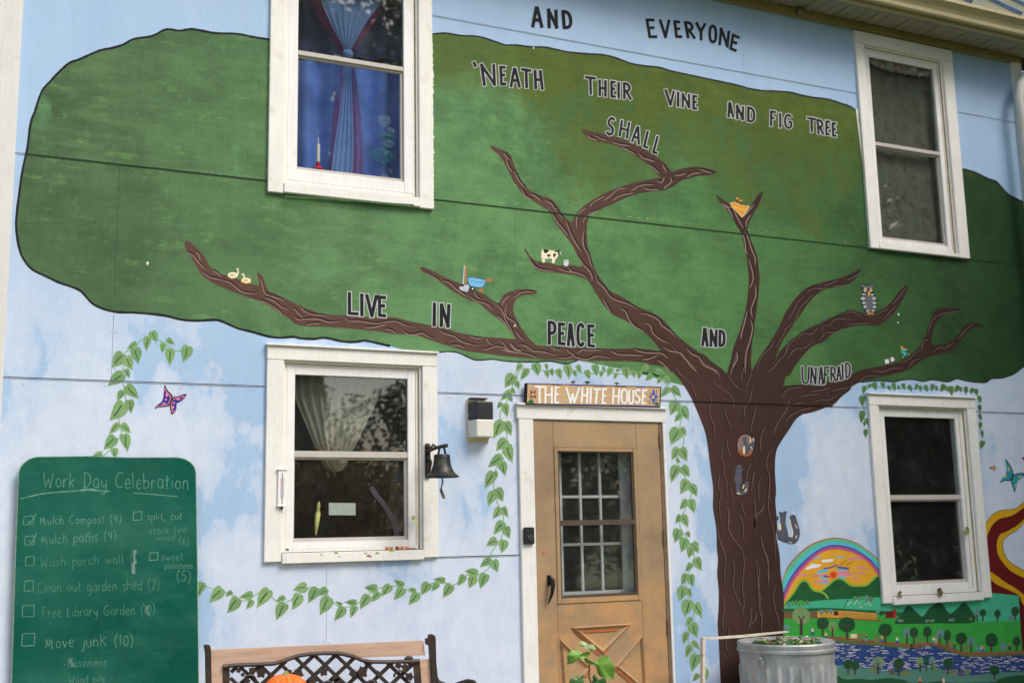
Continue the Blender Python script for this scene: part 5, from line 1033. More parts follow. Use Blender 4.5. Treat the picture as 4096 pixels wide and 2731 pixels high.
mb = MB(); mb.ball(W(1525, 620, -.08), .075, 8, sc=(1, .4, .6), jit=.14); mb.ball(W(1545, 545, -.08), .05, 8, sc=(1.2, .4, .45), jit=.14); child(mb.build('cloth', sheer('teal_plush', rgb(66, 140, 160), .3)), t)
t = thing('paper_tag', W(1210, 530, -.02), 'clear bottle-shaped suncatcher hanging in the upstairs window', 'ornament')
mb = MB(); mb.ball(W(1330, 395, -.03), .012, 6, sc=(1, .4, 1.6)); mb.ball(W(1337, 375, -.03), .010, 6, sc=(1, .4, 1.6)); child(mb.build('bead', sheer('clear_bead', rgb(150, 160, 170), .35)), t)
# downstairs sheer curtain
SH = sheer('ivory_sheer', rgb(212, 210, 188), .46)
q2 = lambda s: [tuple(v for p in ZZ(1000, 1400, ' '.join(r)) for v in p) for r in [s_.split() for s_ in s.split(';')]]
t = thing('curtain', W(1330, 1800, -.12), 'ivory sheer curtain gathered to a knot in the ground-floor window', 'curtain')
child(cloth('drape', q2('345,190 1060,190;360,370 1015,360;430,560 920,560;500,740 830,740;540,800 790,800;555,850 775,850;590,920 745,920;650,950 700,950'), -.13, SH, 9, .02), t)
bk = cloth('curtain', q2('1150,900 1240,900;1110,1050 1240,1050;1075,1250 1235,1250;1060,1400 1230,1400'), -.17, sheer('ivory_sheer_faint', rgb(180, 170, 140), .25), 3, .02); tag(bk, 'faint sheer curtain edge in the lower right of the ground-floor window', 'curtain')
# paper, tape and squash behind the ground-floor glass
def pslab(name, pts, d, th, mat, parent=None, smooth=False):
    mb = MB(); mb.prism([W(a, b, d) for a, b in pts], (0, th, 0)); return mb.build(name, mat, parent, smooth)
tag(pslab('note_paper', ZZ(1000, 1400, '618,1195 828,1198 828,1293 618,1292'), -.0505, .001, paint('note_white', rgb(196, 200, 190), .05)), 'blank white note taped inside the ground-floor window', 'note')
TP = metal('duct_tape', rgb(70, 66, 72), .45, .3, .25)
tag(pslab('tape_strip', ZZ(1000, 1400, '932,1080 968,1058 1000,1115 1082,1215 1140,1320 1172,1430 1165,1470 1125,1468 1128,1420 1100,1330 1060,1260 1010,1190 960,1130'), -.0425, .0012, TP), 'grey strip of tape running diagonally down the ground-floor window', 'tape')
mb = MB(); c = W(*ZZ(1000, 1400, '515,1448')[0], -.06); a = W(*ZZ(1000, 1400, '540,1185')[0], -.06)
mb.tube([c, c.lerp(a, .3), c.lerp(a, .62), c.lerp(a, .78), c.lerp(a, .84), c.lerp(a, .92), a], [.004, .013, .017, .008, .012, .009, .003], 10)
tag(mb.build('carved_ornament', paint('ornament_yellow', rgb(196, 196, 118), .25, scale=30), None, True), 'slim yellow-green carved ornament standing on the ground-floor sill', 'ornament')
# upstairs right: lace and valance
def lace():
    m, t, p = nodes_mat('dark_lace')
    c = ramp(t, noise(t, 16, 6, .7), [(.38, rgb(72, 72, 60)), (.5, rgb(104, 98, 84)), (.62, rgb(80, 96, 82)), (.75, rgb(130, 88, 74))])
    t.links.new(c, p.inputs['Base Color']); p.inputs['Roughness'].default_value = .95; return m
q3 = lambda s: [tuple(v for p in ZZ(2996, 0, ' '.join(r)) for v in p) for r in [s_.split() for s_ in s.split(';')]]
tag(cloth('curtain', q3('880,400 1460,500;930,900 1500,1000;1000,1500 1560,1600;1040,1950 1620,2020'), -.09, lace(), 5, .004), 'dark mottled lace curtain filling the upstairs right window', 'curtain')
m_, t_, p_ = nodes_mat('floral_valance'); t_.links.new(ramp(t_, noise(t_, 22, 4, .6), [(.4, rgb(196, 186, 184)), (.52, rgb(150, 154, 140)), (.62, rgb(190, 100, 90))]), p_.inputs['Base Color'])
tag(cloth('valance', q3('930,455 1430,560;980,510 1420,590;1110,565 1380,605'), -.05, m_, 5, .01), 'pink floral valance across the top of the upstairs right window', 'valance')

# ------------------------------------------------------------------ door
def door_mat():
    m, t, p = nodes_mat('rusty_tan_door'); x, y, z = posxyz(t)
    c = ramp(t, noise(t, 2.4, 6, .65), [(.3, rgb(138, 115, 88)), (.5, rgb(158, 132, 100)), (.7, rgb(172, 142, 104))])
    lowm = maprange(t, z, 1.45, 1.05)
    wr = math_(t, 'ADD', noise(t, 3.2, 7, .72), math_(t, 'MULTIPLY', lowm, .12))
    c = mix(t, ramp(t, wr, [(.54, grey(0)), (.76, grey(.85))]), c, rgb(198, 148, 92))
    c = mix(t, ramp(t, math_(t, 'ADD', noise(t, 8, 7, .75), math_(t, 'MULTIPLY', lowm, .05)), [(.71, grey(0)), (.76, grey(.9))]), c, rgb(204, 112, 48))
    c = mix(t, ramp(t, noise(t, 5, 6, .7, sc=(1, 1, .5)), [(.62, grey(0)), (.78, grey(.55))]), c, rgb(120, 104, 88))
    t.links.new(c, p.inputs['Base Color']); p.inputs['Roughness'].default_value = .6; bump(t, p, noise(t, 60, 4), .1, .002); return m
DM = door_mat(); BRF = metal('bronze_sash', rgb(96, 82, 68), .5, .3, .25)
RUST = paint('rust_edge', rgb(198, 106, 50), .3, scale=25)
gl = rect(ZZ(2000, 1400, '452,792 1040,800 1084,1918 478,1945'), .012)
wo = rect(ZZ(2000, 1400, '430,762 1070,770 1115,1957 445,1990'), .016)
mb = MB()
mb.wbox(DX0, wo[0], -.02, .012, .14, DTOP, 0, .003); mb.wbox(wo[1], DX1, -.02, .012, .14, DTOP, 0, .003); mb.wbox(wo[0]-.003, wo[1]+.003, -.02, .0118, wo[3], DTOP, 0, .003); mb.wbox(wo[0]-.003, wo[1]+.003, -.02, .0118, .14, wo[2], 0, .003)
door = mb.build('door', DM, house); door['label'] = 'weathered tan storm door with rust'
mb = MB()
for a, b, c_, e in ((wo[0], gl[0], wo[2], wo[3]), (gl[1], wo[1], wo[2], wo[3]), (gl[0], gl[1], wo[2], gl[2]), (gl[0], gl[1], gl[3], wo[3])): mb.wbox(a, b, -.018, .018, c_, e, 0, .003)
mb.build('sash_frame', DM, door)
rz = [W(*p, .01).z for p in ZZ(2000, 1400, '465,1330 1072,1328 1072,1365 465,1378')]; rz0, rz1 = mean(rz[2], rz[3]), mean(rz[0], rz[1])
mb = MB(); mb.wbox(gl[0], gl[1], -.016, .016, rz0, rz1, 0, .002); mb.wbox(gl[0], gl[0]+.012, -.016, .008, gl[2], gl[3]); mb.wbox(gl[1]-.012, gl[1], -.016, .008, gl[2], gl[3]); mb.wbox(gl[0]+.012, gl[1]-.012, -.016, .0075, gl[2], gl[2]+.018); mb.wbox(gl[0]+.012, gl[1]-.012, -.016, .0075, gl[3]-.008, gl[3])
mb.build('sash_rail', BRF, door)
for a, b in ((gl[2]+.018, rz0), (rz1, gl[3]-.008)):
    mb = MB(); mb.wbox(gl[0]+.0125, gl[1]-.0125, -.004, -.001, a+.001, b-.001); mb.build('pane', GLASS, door)
# embossed triangles of the X panel
def emboss(tri, w=.024, h=.020):
    P = [W(a, b, .012) for a, b in tri]; c = (P[0]+P[1]+P[2])/3
    o = MB()
    I = []
    n = len(P)
    for p in P: I.append(p+(c-p).normalized()*w*2.0)
    Mid = [p.lerp(i, .5)+Vector((0, -h, 0)) for p, i in zip(P, I)]
    vs = P+Mid+I; fs = []
    for i in range(3):
        k = (i+1) % 3; fs += [(i, k, 3+k, 3+i), (3+i, 3+k, 6+k, 6+i)]
    fs.append((6, 7, 8)); vs2 = [v.copy() for v in vs]
    for v in vs2[6:]: v.y -= .003
    o.add(vs2, fs); o.build('embossed_panel', DM, door)
    # rusted seam along the lower edges
TR = [ZZ(2000, 1931, '552,1128 1030,1098 800,1350'), ZZ(2000, 1931, '468,1215 722,1442 500,1700'), ZZ(2000, 1931, '1112,1175 1140,1640 888,1436'), ZZ(2000, 1931, '560,1830 800,1560 1080,1800')]
for t3 in TR: emboss(t3)
def rustline(a, b, wd=6):
    pts = [(a[0]+(b[0]-a[0])*u/6+random.uniform(-1, 1), a[1]+(b[1]-a[1])*u/6) for u in range(7)]
    V = []; F = []
    for q4 in ribbon_px(pts, wd, taper=1, wob=.35, smooth=False): b0 = len(V); V += [W(x, y, .0215) for x, y in q4]; F.append((b0, b0+1, b0+2, b0+3))
    mesh_obj('rust_streak', V, F, RUST, door)
for a, b, c in ((ZZ(2000, 1931, '575,1140')[0], ZZ(2000, 1931, '690,1245')[0], 7), (ZZ(2000, 1931, '700,1275')[0], ZZ(2000, 1931, '790,1345')[0], 6), (ZZ(2000, 1931, '640,1165')[0], ZZ(2000, 1931, '930,1150')[0], 7), (ZZ(2000, 1931, '860,1280')[0], ZZ(2000, 1931, '815,1335')[0], 7), (ZZ(2000, 1931, '895,1440')[0], ZZ(2000, 1931, '1040,1568')[0], 7), (ZZ(2000, 1931, '715,1450')[0], ZZ(2000, 1931, '650,1520')[0], 6)):
    rustline(a, b, c)
mb = MB(); p = [W(*v, .03) for v in ZZ(2000, 1931, '393,735 400,760 402,800 395,870 380,945')]; p[1].y -= .02; p[2].y -= .025; p[3].y -= .02
mb.tube(p, [.006, .014, .014, .010, .004], 10); mb.wbox(p[0].x-.012, p[0].x+.012, .012, .02, p[0].z-.05, p[0].z+.01); mb.build('handle', metal('handle_black', rgb(40, 36, 34), .4, .4), door, True)
mb = MB(); mb.ball(W(*ZZ(2000, 1931, '343,548')[0], .012), .010, 8, sc=(1, .4, 1)); mb.build('lock_cap', RUST, door)
for py in (1760, 2150, 2510):
    mb = MB(); a = W(2634, py, .02); mb.wbox(DX1-.006, DX1+.012, .012, .022, a.z-.05, a.z+.05, 0, .003); mb.build('hinge', metal('hinge_%d' % py, rgb(120, 96, 70), .6, .3, .3, rgb(160, 90, 50)), door)
mb = MB(); mb.wbox(DX1+.001, DX1+.022, -.02, .014, .14, DTOP); mb.build('hinge_rail', paint('door_rail_brown', rgb(126, 102, 78), .25), door)
# door casing
lx = mean(W(2069, 1640, .024).x, W(2089, 2731, .024).x); rx = mean(W(2668, 1660, .024).x, W(2705, 2731, .024).x)
hz1 = mean(W(2069, 1622, .024).z, W(2667, 1636, .024).z); hz0 = DTOP+.006
mb = MB(); mb.wbox(lx+.012, DX0-.004, -.1, .024, .12, hz0+.0, 0, .0025); dc = mb.build('door_casing', TRIM, house)
mb = MB(); mb.wbox(DX1+.024, rx-.01, -.1, .024, .12, hz0, 0, .0025); mb.build('side_casing', TRIM, dc)
mb = MB(); mb.wbox(lx, rx, -.012, .025, hz0+.001, hz1, 0, .0025); mb.build('head_casing', TRIM, dc)
mb = MB(); mb.wbox(lx-.006, rx+.004, -.012, .042, hz1+.001, hz1+.014, 0, .002); mb.build('drip_cap', TRIM, dc)
# inner door with small panes
IW = paint('inner_door_white', rgb(206, 206, 204), .06)
di = -.10
cx = [W(*p, di).x for p in ZZ(2000, 1400, '490,1300 636,1300 792,1300 945,1300')]; cz = [mean(*[W(*p, di).z for p in ZZ(2000, 1400, s)]) for s in ('480,600 930,600', '485,1155 935,1142', '485,1520 950,1518', '505,1890 960,1880')]
mb = MB(); m2 = .009
mb.wbox(cx[3]+.006, DX1, di-.02, di, .14, DTOP+.05); mb.wbox(DX0, cx[0], di-.02, di, .14, DTOP+.05); mb.wbox(cx[0], cx[3]+.006, di-.02, di, .14, cz[3]-.0)
idoor = mb.build('inner_door', IW, house)
for x in cx[1:3]:
    mb = MB(); mb.wbox(x-m2, x+m2, di-.015, di+.002, cz[3], DTOP+.05, 0, .002); mb.build('muntin', IW, idoor)
for z in cz[1:3]:
    mb = MB(); mb.wbox(cx[0], cx[3], di-.014, di+.001, z-m2, z+m2, 0, .002); mb.build('muntin', IW, idoor)
mb = MB(); mb.wbox(cx[0], cx[3], di-.010, di-.008, cz[3], DTOP+.05); mb.build('pane', GLASS, idoor)
mb = MB(); mb.wbox(DX0-.03, DX0-.001, -.12, -.02, .14, DTOP); mb.wbox(DX1+.001, DX1+.03, -.12, -.021, .14, DTOP); mb.wbox(DX0, DX1, -.12, -.021, DTOP, DTOP+.03); mb.build('door_jamb', IW, idoor)

# ------------------------------------------------------------------ corner trim, siding beyond, eaves
mb = MB(); xa = W(25, 0, .03).x; mb.wbox(XL-.13, XL+.0, -.02, .045, .1, 5.6, 0, .003); mb.build('corner_board', trim_white('corner_grey_white', (222, 220, 216), .3), house)
CLAP = paint('white_clapboard', rgb(214, 212, 208), .06)
for i in range(46):
    z = .12+i*.115; mb = MB(); x0, x1 = XL-2.2, XL-.131
    mb.add([(x0, -.006, z), (x1, -.006, z), (x1, .006, z+.118), (x0, .006, z+.118), (x0, .02, z), (x1, .02, z)], [(0, 1, 2, 3), (0, 4, 5, 1)]); mb.build('clapboard', CLAP, house)
mb = MB(); mb.wbox(XR-.001, XR+.10, -.02, .03, .1, ZTOP, 0, .003); mb.build('corner_board', TRIM, house)
# eaves
SZ = ZTOP+.035
ge = at_z(3500, 18, SZ); ge2 = at_z(4096, 168, SZ); SD = -(ge.y+ge2.y)/2
SOF = trim_white('soffit_cream', (164, 156, 136), .6)
fr = MB(); fr.wbox(XL-.1, XR+.1, .0, .035, ZTOP-.03, SZ-.001, 0, .006); fr.build('frieze_board', trim_white('frieze_cream', (158, 142, 98), .7), house)
px = XL-.3; i = 0; PW = .30
while px < XR+1.2:
    mb = MB(); a, b = px+.007, px+PW-.007
    prof = [(a, SZ+.012), (a, SZ), (a+PW/3-.018, SZ), (a+PW/3-.009, SZ+.014), (a+PW/3, SZ), (a+2*PW/3-.018, SZ), (a+2*PW/3-.009, SZ+.014), (a+2*PW/3, SZ), (b, SZ), (b, SZ+.012)]
    vs = [(x, -.03, z) for x, z in prof]+[(x, -SD+.02, z) for x, z in prof]; n = len(prof)
    mb.add(vs, [(k, k+1, k+1+n, k+n) for k in range(n-1)]); mb.build('soffit_panel', SOF, house); px += PW
mb = MB(); mb.box(XL-.4, XR+1.4, -SD, .2, SZ+.013, SZ+.025); mb.build('soffit_deck', DARKIN, house)
GUT = trim_white('gutter_cream', (190, 178, 140), .6)
mb = MB(); mb.wbox(XL-.4, XR+1.4, SD-.06, SD-.02, SZ-.012, SZ+.012, 0, .002); mb.build('soffit_channel', trim_white('soffit_channel_grey', (142, 144, 130), .5), house)
mb = MB(); mb.wbox(XL-.4, XR+1.4, SD-.02, SD, SZ-.014, SZ+.17); mb.build('fascia', GUT, house)
prof = [(.0, .13), (.0, .015), (.045, .01), (.052, .02), (.055, .05), (.068, .075), (.09, .10), (.105, .115), (.105, .14), (.095, .14), (.095, .12), (.06, .085), (.045, .04), (.01, .03)]
mb = MB(); vs = []; x0, x1 = XL-.4, XR+1.4
vs = [(x0, -SD-a, SZ+b) for a, b in prof]+[(x1, -SD-a, SZ+b) for a, b in prof]; n = len(prof)
mb.add(vs, [(k, k+1, k+1+n, k+n) for k in range(n-1)]); mb.build('gutter', GUT, house)
# metal roof
def roof_mat():
    m, t, p = nodes_mat('metal_roof'); t.links.new(ramp(t, noise(t, 3, 5), [(.35, rgb(96, 98, 66)), (.7, rgb(134, 130, 84))]), p.inputs['Base Color']); p.inputs['Metallic'].default_value = .2; p.inputs['Roughness'].default_value = .5; return m
RM = roof_mat(); RB = paint('roof_rib_blue', rgb(130, 152, 182), .2, rough=.4)
ang = radians(42); L = 4.2; y0 = -SD-.03; z0 = SZ+.19
mb = MB(); mb.add([(XL-.5, y0, z0), (XR+1.5, y0, z0), (XR+1.5, y0+L*cos(ang), z0+L*sin(ang)), (XL-.5, y0+L*cos(ang), z0+L*sin(ang)), (XL-.5, y0, z0-.02), (XR+1.5, y0, z0-.02)], [(0, 1, 2, 3), (0, 4, 5, 1)]); roof = mb.build('roof', RM, house)
x = XL-.3
while x < XR+1.4:
    mb = MB(); w_ = .016; h_ = .03; nv = Vector((0, -sin(ang), cos(ang)))*h_
    b0 = Vector((x, y0-.005, z0)); b1 = b0+Vector((0, cos(ang), sin(ang)))*L
    vs = [b0, b0+Vector((w_, 0, 0)), b0+Vector((w_, 0, 0))+nv, b0+nv]; vs += [v+(b1-b0) for v in vs]
    mb.add(vs, [(0, 1, 2, 3), (0, 4, 5, 1), (1, 5, 6, 2), (2, 6, 7, 3), (3, 7, 4, 0)]); mb.build('roof_seam', RB, roof); x += .55
# moss and leaves caught in the gutter
MO = paint('moss', rgb(104, 112, 52), .35, scale=40); V = []; F = []
rr = random.Random(5)
for i in range(700):
    x = rr.uniform(W(3500, 0).x-1.0, XR+1.0); c = Vector((x, -SD-rr.uniform(.0, .05), SZ+.125+rr.uniform(0, .03)*abs(sin(x*3))))
    a = Vector((rr.uniform(-1, 1), rr.uniform(-1, 1), rr.uniform(-1, 1)))*.018; b = Vector((rr.uniform(-1, 1), rr.uniform(-1, 1), rr.uniform(-1, 1)))*.018
    k = len(V); V += [c-a, c+b, c+a, c-b]; F.append((k, k+1, k+2, k+3))
tag(mesh_obj('gutter_litter', V, F, MO), 'moss and dead leaves lying along the gutter', 'moss', kind='stuff')
# downspout with elbow at the right corner
p = [W(a, b, .12) for a, b in ((4150, 258), (4108, 300), (4082, 340), (4075, 400), (4085, 470), (4135, 960), (4200, 1500))]
mb = MB(); mb.tube(p, .04, 12); mb.build('downspout', trim_white('downspout_grey', (206, 206, 200), .35), house, True)
t = thing('wasp_nest', W(3200, 46, .06), 'round brown wasp nest hanging under the eaves', 'wasp nest')
mb = MB(); mb.ball(W(3201, 48, .06), .031, 10, jit=.05); child(mb.build('nest', paint('nest_brown', rgb(128, 106, 90), .3, scale=40), None, True), t)

# ------------------------------------------------------------------ things fixed to the wall
# sign
t = thing('name_sign', W(2370, 1580, .05), 'long wooden name sign reading THE WHITE HOUSE over the door', 'sign')
q = Z(2070, 1510, 3.92, '135,85 2258,142 2240,465 125,420')
mb = MB(); mb.prism([W(a, b, .045) for a, b in q], (0, .025, 0)); child(mb.build('board_edge', BLACK), t)
q = Z(2070, 1510, 3.92, '160,100 2238,155 2228,445 150,402')
SW = wood('sign_wood', rgb(188, 152, 112), rgb(206, 172, 130), (1, 1, 10), 6)
mb = MB(); mb.prism([W(a, b, .048) for a, b in q], (0, .003, 0)); child(mb.build('board', SW), t)
SPEC = 'T 272,127 423,133 388,404 305,404;H 422,132 553,138 553,408 420,404;E 583,133 663,138 653,408 572,404;W 750,142 985,148 935,404 788,404;H 1002,148 1118,152 1105,408 987,404;I 1140,152 1168,153 1158,408 1128,408;T 1182,162 1318,168 1258,413 1196,412;E 1328,162 1408,168 1393,415 1316,412;H 1492,162 1612,168 1598,418 1476,418;O 1614,166 1734,170 1734,420 1614,418;U 1738,172 1834,176 1824,422 1732,420;S 1840,176 1944,176 1925,416 1830,408;E 1956,182 2040,178 2018,418 1942,418'
SWH = paint('sign_white', rgb(238, 236, 230), .04)
n0 = set(o.name for o in C.objects)
word('x', 2070, 1510, SPEC, 8.2, None, s=3.92, par=t, d=.0490, mat=SWH, chname='letter')
def figm(name, ox, oy, s, shapes, d, root):
    o = figure(name, ox, oy, s, shapes, d); o.parent = root; o.matrix_parent_inverse = Matrix.Translation(-root.location); return o
pet = []
import itertools
for k in range(4):
    a = pi/4+k*pi/2; pet.append(('p', ' '.join('%f,%f' % (243+r*cos(a+b), 262+r*sin(a+b)*1.3) for r, b in ((10, 0), (38, -.3), (66, 0), (38, .3))), (110, 40, 60)))
for k in range(4):
    a = k*pi/2; pet.append(('p', ' '.join('%f,%f' % (243+r*cos(a+b), 262+r*sin(a+b)*1.2) for r, b in ((30, 0), (44, -.12), (60, 0), (44, .12))), (110, 40, 60)))
pet += [('e', '243,265,19,19', (236, 182, 96)), ('p', '160,380 185,355 215,335 240,355 258,388 215,395 190,385 170,390', (30, 108, 62))]
figm('painted_flower', 2070, 1510, 3.92, pet, .0490, t)
pet = []
for k in range(4):
    a = pi/2+k*pi/2; L_ = 95 if k % 2 == 0 else 75
    pet.append(('p', ' '.join('%f,%f' % (2135+r*cos(a+b), 298+r*sin(a+b)*1.25) for r, b in ((8, 0), (L_*.5, -.42), (L_, 0), (L_*.5, .42))), (44, 82, 190)))
    a += pi/4; pet.append(('p', ' '.join('%f,%f' % (2135+r*cos(a+b), 298+r*sin(a+b)*1.1) for r, b in ((35, 0), (60, -.13), (85, 0), (60, .13))), (60, 92, 196)))
pet += [('e', '2125,305,20,22', (236, 190, 110)), ('p', '2150,395 2190,385 2215,400 2212,435 2180,420 2160,418', (36, 112, 62)), ('e', '2182,205,10,13', (80, 120, 60)), ('e', '2075,390,9,14', (60, 100, 56))]
figm('painted_flower', 2070, 1510, 3.92, pet, .0490, t)
for a, c in (('200,92 350,98 350,108 200,101', (62, 80, 170)), ('525,102 680,108 680,120 525,112', (120, 60, 70)), ('832,110 1012,116 1012,128 832,122', (62, 80, 190)), ('1200,124 1270,126 1270,136 1200,133', (120, 60, 70)), ('1282,124 1362,128 1362,140 1282,136', (62, 80, 190)), ('1545,132 1705,136 1705,146 1545,142', (120, 60, 70)), ('1868,140 1995,144 1995,156 1868,152', (70, 90, 190)), ('2110,146 2220,150 2220,158 2110,154', (120, 60, 70))):
    figm('edge_dash', 2070, 1510, 3.92, [('r', a, c)], .0492, t)
figm('edge_line', 2070, 1510, 3.92, [('r', '280,405 2200,442 2200,450 280,413', (62, 58, 150))], .0492, t)
# small dead leaves on top of the sign
for sx, sy, col, lab in ((2070+860/3.92, 1510+78/3.92, (196, 206, 168), 'pale dead leaf behind the top edge of the name sign'), (2070+1085/3.92, 1510+85/3.92, (112, 112, 40), 'olive dead leaf lying on top of the name sign'), (2070+1545/3.92, 1510+100/3.92, (196, 124, 70), 'orange dead leaf lying on top of the name sign')):
    c = W(sx, sy, .035); V = [c+Vector((x*.028, y*.012, z*.012+(.006 if i % 2 else 0))) for i, (x, y, z) in enumerate(((-1, 0, -.4), (-.5, -1, .2), (.2, -.6, 1), (1, 0, .1), (.4, 1, -.5), (-.4, .8, .3)))]
    tag(mesh_obj('dead_leaf', V, [(0, 1, 2), (0, 2, 5), (2, 3, 4), (2, 4, 5)], paint('dead_leaf_%d' % col[0], rgb(*col), .2)), lab, 'leaf')
# bell
bx = W(1711, 1850, .03).x; bd = dist_for_x(1768, 1850, bx)
IRON = metal('cast_iron', rgb(52, 48, 46), .55, .5, .3, rgb(84, 62, 44)); BELLM = metal('dark_bell', rgb(60, 60, 62), .45, .6, .35, rgb(92, 92, 48), 9)
BP = lambda x, y, d: W(1660+x/3.267, 1560+y/3.267, d)
t = thing('door_bell', BP(165, 1100, .03), 'dark cast bell on a bracket screwed to the window casing', 'bell')
zt = BP(165, 695, .03).z; zb = BP(165, 1150, .03).z
mb = MB(); mb.wbox(bx-.017, bx+.017, .025, .038, zb, zt, 0, .005); mb.ball((bx, -.037, zt-.02), .017, 8, sc=(1, .6, 1)); mb.ball((bx, -.037, zb+.02), .017, 8, sc=(1, .6, 1)); child(mb.build('back_plate', IRON, None, True), t)
za = BP(350, 745, bd).z; mb = MB(); mb.tube([(bx, -.035, za-.005), (bx, -(bd-.06), za+.005), (bx, -(bd+.07), za+.004)], [.011, .010, .012], 10)
zc = BP(200, 940, .05).z; mb.tube([(bx, -.035, zc-.06), (bx, -.065, zc-.04), (bx, -.085, zc), (bx, -.06, zc+.02), (bx, -.035, zc+.01)], .008, 8); mb.tube([(bx, -.035, zc+.05), (bx, -.12, zc+.10), (bx, -(bd-.05), za-.005)], .006, 6); child(mb.build('bracket_arm', IRON, None, True), t)
zr = BP(350, 1140, bd).z; R_ = (BP(565, 1140, bd).x-BP(135, 1140, bd).x)/2*.97; zh = BP(350, 840, bd).z; H = zh-zr
mb = MB(); mb.lathe([(R_*.93, 0.002), (R_, .0), (R_*1.0, .006), (R_*.90, H*.10), (R_*.75, H*.20), (R_*.62, H*.36), (R_*.53, H*.56), (R_*.49, H*.80), (R_*.475, H*.95), (R_*.44, H*1.0), (0, H*1.02)], (bx, -bd, zr), 40)
mb.lathe([(R_*.93, .002), (R_*.7, H*.2), (R_*.5, H*.5), (R_*.42, H*.9), (0, H*.93)], (bx, -bd, zr), 32); child(mb.build('bell', BELLM, None, True), t)
mb = MB()
for s in (-1, 1): mb.tube([(bx+s*.022, -bd, zr+H), (bx+s*.014, -bd, za)], .007, 8)
child(mb.build('yoke', IRON, None, True), t)
mb = MB(); zz = BP(350, 1415, bd).z; L_ = zr-zz
mb.tube([(bx, -bd, zr+H*.8), (bx, -bd, zr), (bx+.004, -bd, zr-L_*.2), (bx-.006, -bd, zr-L_*.5), (bx-.008, -bd, zr-L_*.6), (bx+.004, -bd, zr-L_*.85), (bx+.012, -bd, zz)], [.004, .004, .005, .004, .009, .010, .007], 8); child(mb.build('clapper_rope', paint('old_rope', rgb(124, 110, 90), .35, scale=60), None, True), t)
# wall lamp
t = thing('wall_lamp', BP(840, 675, .05), 'half black half white wall lamp between window and door', 'wall lamp')
CRM = trim_white('lamp_cream', (226, 214, 180), .6)
q = rect([(1660+a/3.267, 1560+b/3.267) for a, b in ((692, 118), (962, 128), (985, 675), (686, 672))], .02)
mb = MB(); mb.wbox(q[0], q[1], 0, .014, q[2], q[3], 0, .003); child(mb.build('back_box', CRM), t)
BKP = paint('lamp_black', rgb(30, 30, 34), .1, rough=.45, spec=.5)
fx0 = W(1660+810/3.267, 1700, .10).x; fx1 = W(1660+1026/3.267, 1700, .10).x; zm = mean(BP(810, 380, .1).z, BP(1020, 380, .1).z); zt = BP(900, 145, .1).z; zl = BP(900, 608, .1).z
def hood(z0, z1, name, mat, notch=False):
    o = MB(); a, b = q[0]+.003, q[1]+.004
    V = [(a, -.0145, z0), (b, -.0145, z0), (fx1, -.10, z0), (fx0, -.10, z0), (a, -.0145, z1), (b, -.0145, z1), (fx1, -.10, z1), (fx0, -.10, z1)]
    o.add(V, [(0, 1, 2, 3), (4, 7, 6, 5), (0, 3, 7, 4), (3, 2, 6, 7), (2, 1, 5, 6), (1, 0, 4, 5)]); ob = o.build(name, mat)
    bv = ob.modifiers.new('b', 'BEVEL'); bv.width = .006; bv.segments = 2
    child(ob, t)
hood(zm+.0005, zt, 'hood', BKP); hood(zl, zm-.0005, 'diffuser', paint('lamp_diffuser', rgb(222, 220, 208), .04, rough=.35, spec=.5))
mb = MB(); mb.wbox(q[0]+.008, q[1]-.02, .005, .05, q[3]+.001, q[3]+.008, 0, .002); child(mb.build('top_flange', BKP), t)
mb = MB()
for sx_, sz_ in ((q[0]+.008, zm+.03), (q[0]+.008, zl+.02)): mb.ball((sx_, -.03, sz_), .004, 6)
child(mb.build('screws', paint('screw_grey', rgb(190, 190, 186), .1)), t)
# thermometer
TQ = rect(ZZ(1000, 1400, '218,932 296,934 290,1220 214,1218'), .04)
t = thing('thermometer', (mean(TQ[0], TQ[1]), -.03, TQ[2]), 'slim white thermometer on the left casing of the lower window', 'thermometer')
mb = MB(); mb.wbox(TQ[0]+.003, TQ[1]-.003, .026, .036, TQ[2], TQ[3], 0, .003); mb.wbox(TQ[0]-.002, TQ[1]+.002, .025, .042, TQ[3]-.005, TQ[3]+.004, 0, .002); mb.wbox(TQ[0]-.002, TQ[1]+.002, .025, .042, TQ[2]-.004, TQ[2]+.003, 0, .002); child(mb.build('case', paint('thermo_white', rgb(236, 236, 234), .03, rough=.4)), t)
mb = MB(); xm = mean(TQ[0], TQ[1]); mb.tube([(xm, -.039, TQ[2]+.01), (xm, -.039, TQ[3]-.02)], .0016, 6); child(mb.build('tube', paint('thermo_tube', rgb(130, 120, 110), .1)), t)
mb = MB(); H = TQ[3]-TQ[2]
for i in range(10):
    z = TQ[2]+H*(.22+.055*i); mi = 0 if i < 5 else 1
    mb.wbox(xm-.011, xm-.005, .0362, .0366, z, z+.005, mi); mb.wbox(xm+.005, xm+.011, .0362, .0366, z+.002, z+.006, mi)
child(mb.build('scale_marks', [paint('mark_blue', rgb(90, 120, 150), .05), paint('mark_red', rgb(170, 110, 100), .05)]), t)
mb = MB(); mb.ball((xm, -.034, TQ[2]-.012), .008, 8); child(mb.build('knob', IRON), t)
# doorbell camera
DQ = rect(ZZ(2000, 1931, '183,345 270,348 270,478 185,478'), .03)
t = thing('doorbell', (mean(DQ[0], DQ[1]), -.03, DQ[2]), 'square black doorbell camera on the left door casing', 'doorbell')
mb = MB(); mb.wbox(DQ[0], DQ[1]-.006, .024, .045, DQ[2], DQ[3], 0, .004); child(mb.build('body', BKP), t)
c = W(*ZZ(2000, 1931, '240,428')[0], .047); mb = MB(); mb.tube([c, c+Vector((0, -.006, 0))], .016, 20); child(mb.build('lens_ring', paint('ring_grey', rgb(96, 98, 104), .05, rough=.3)), t)
mb = MB(); mb.tube([c+Vector((0, -.006, 0)), c+Vector((0, -.009, 0))], .010, 16); child(mb.build('lens', BKP), t)
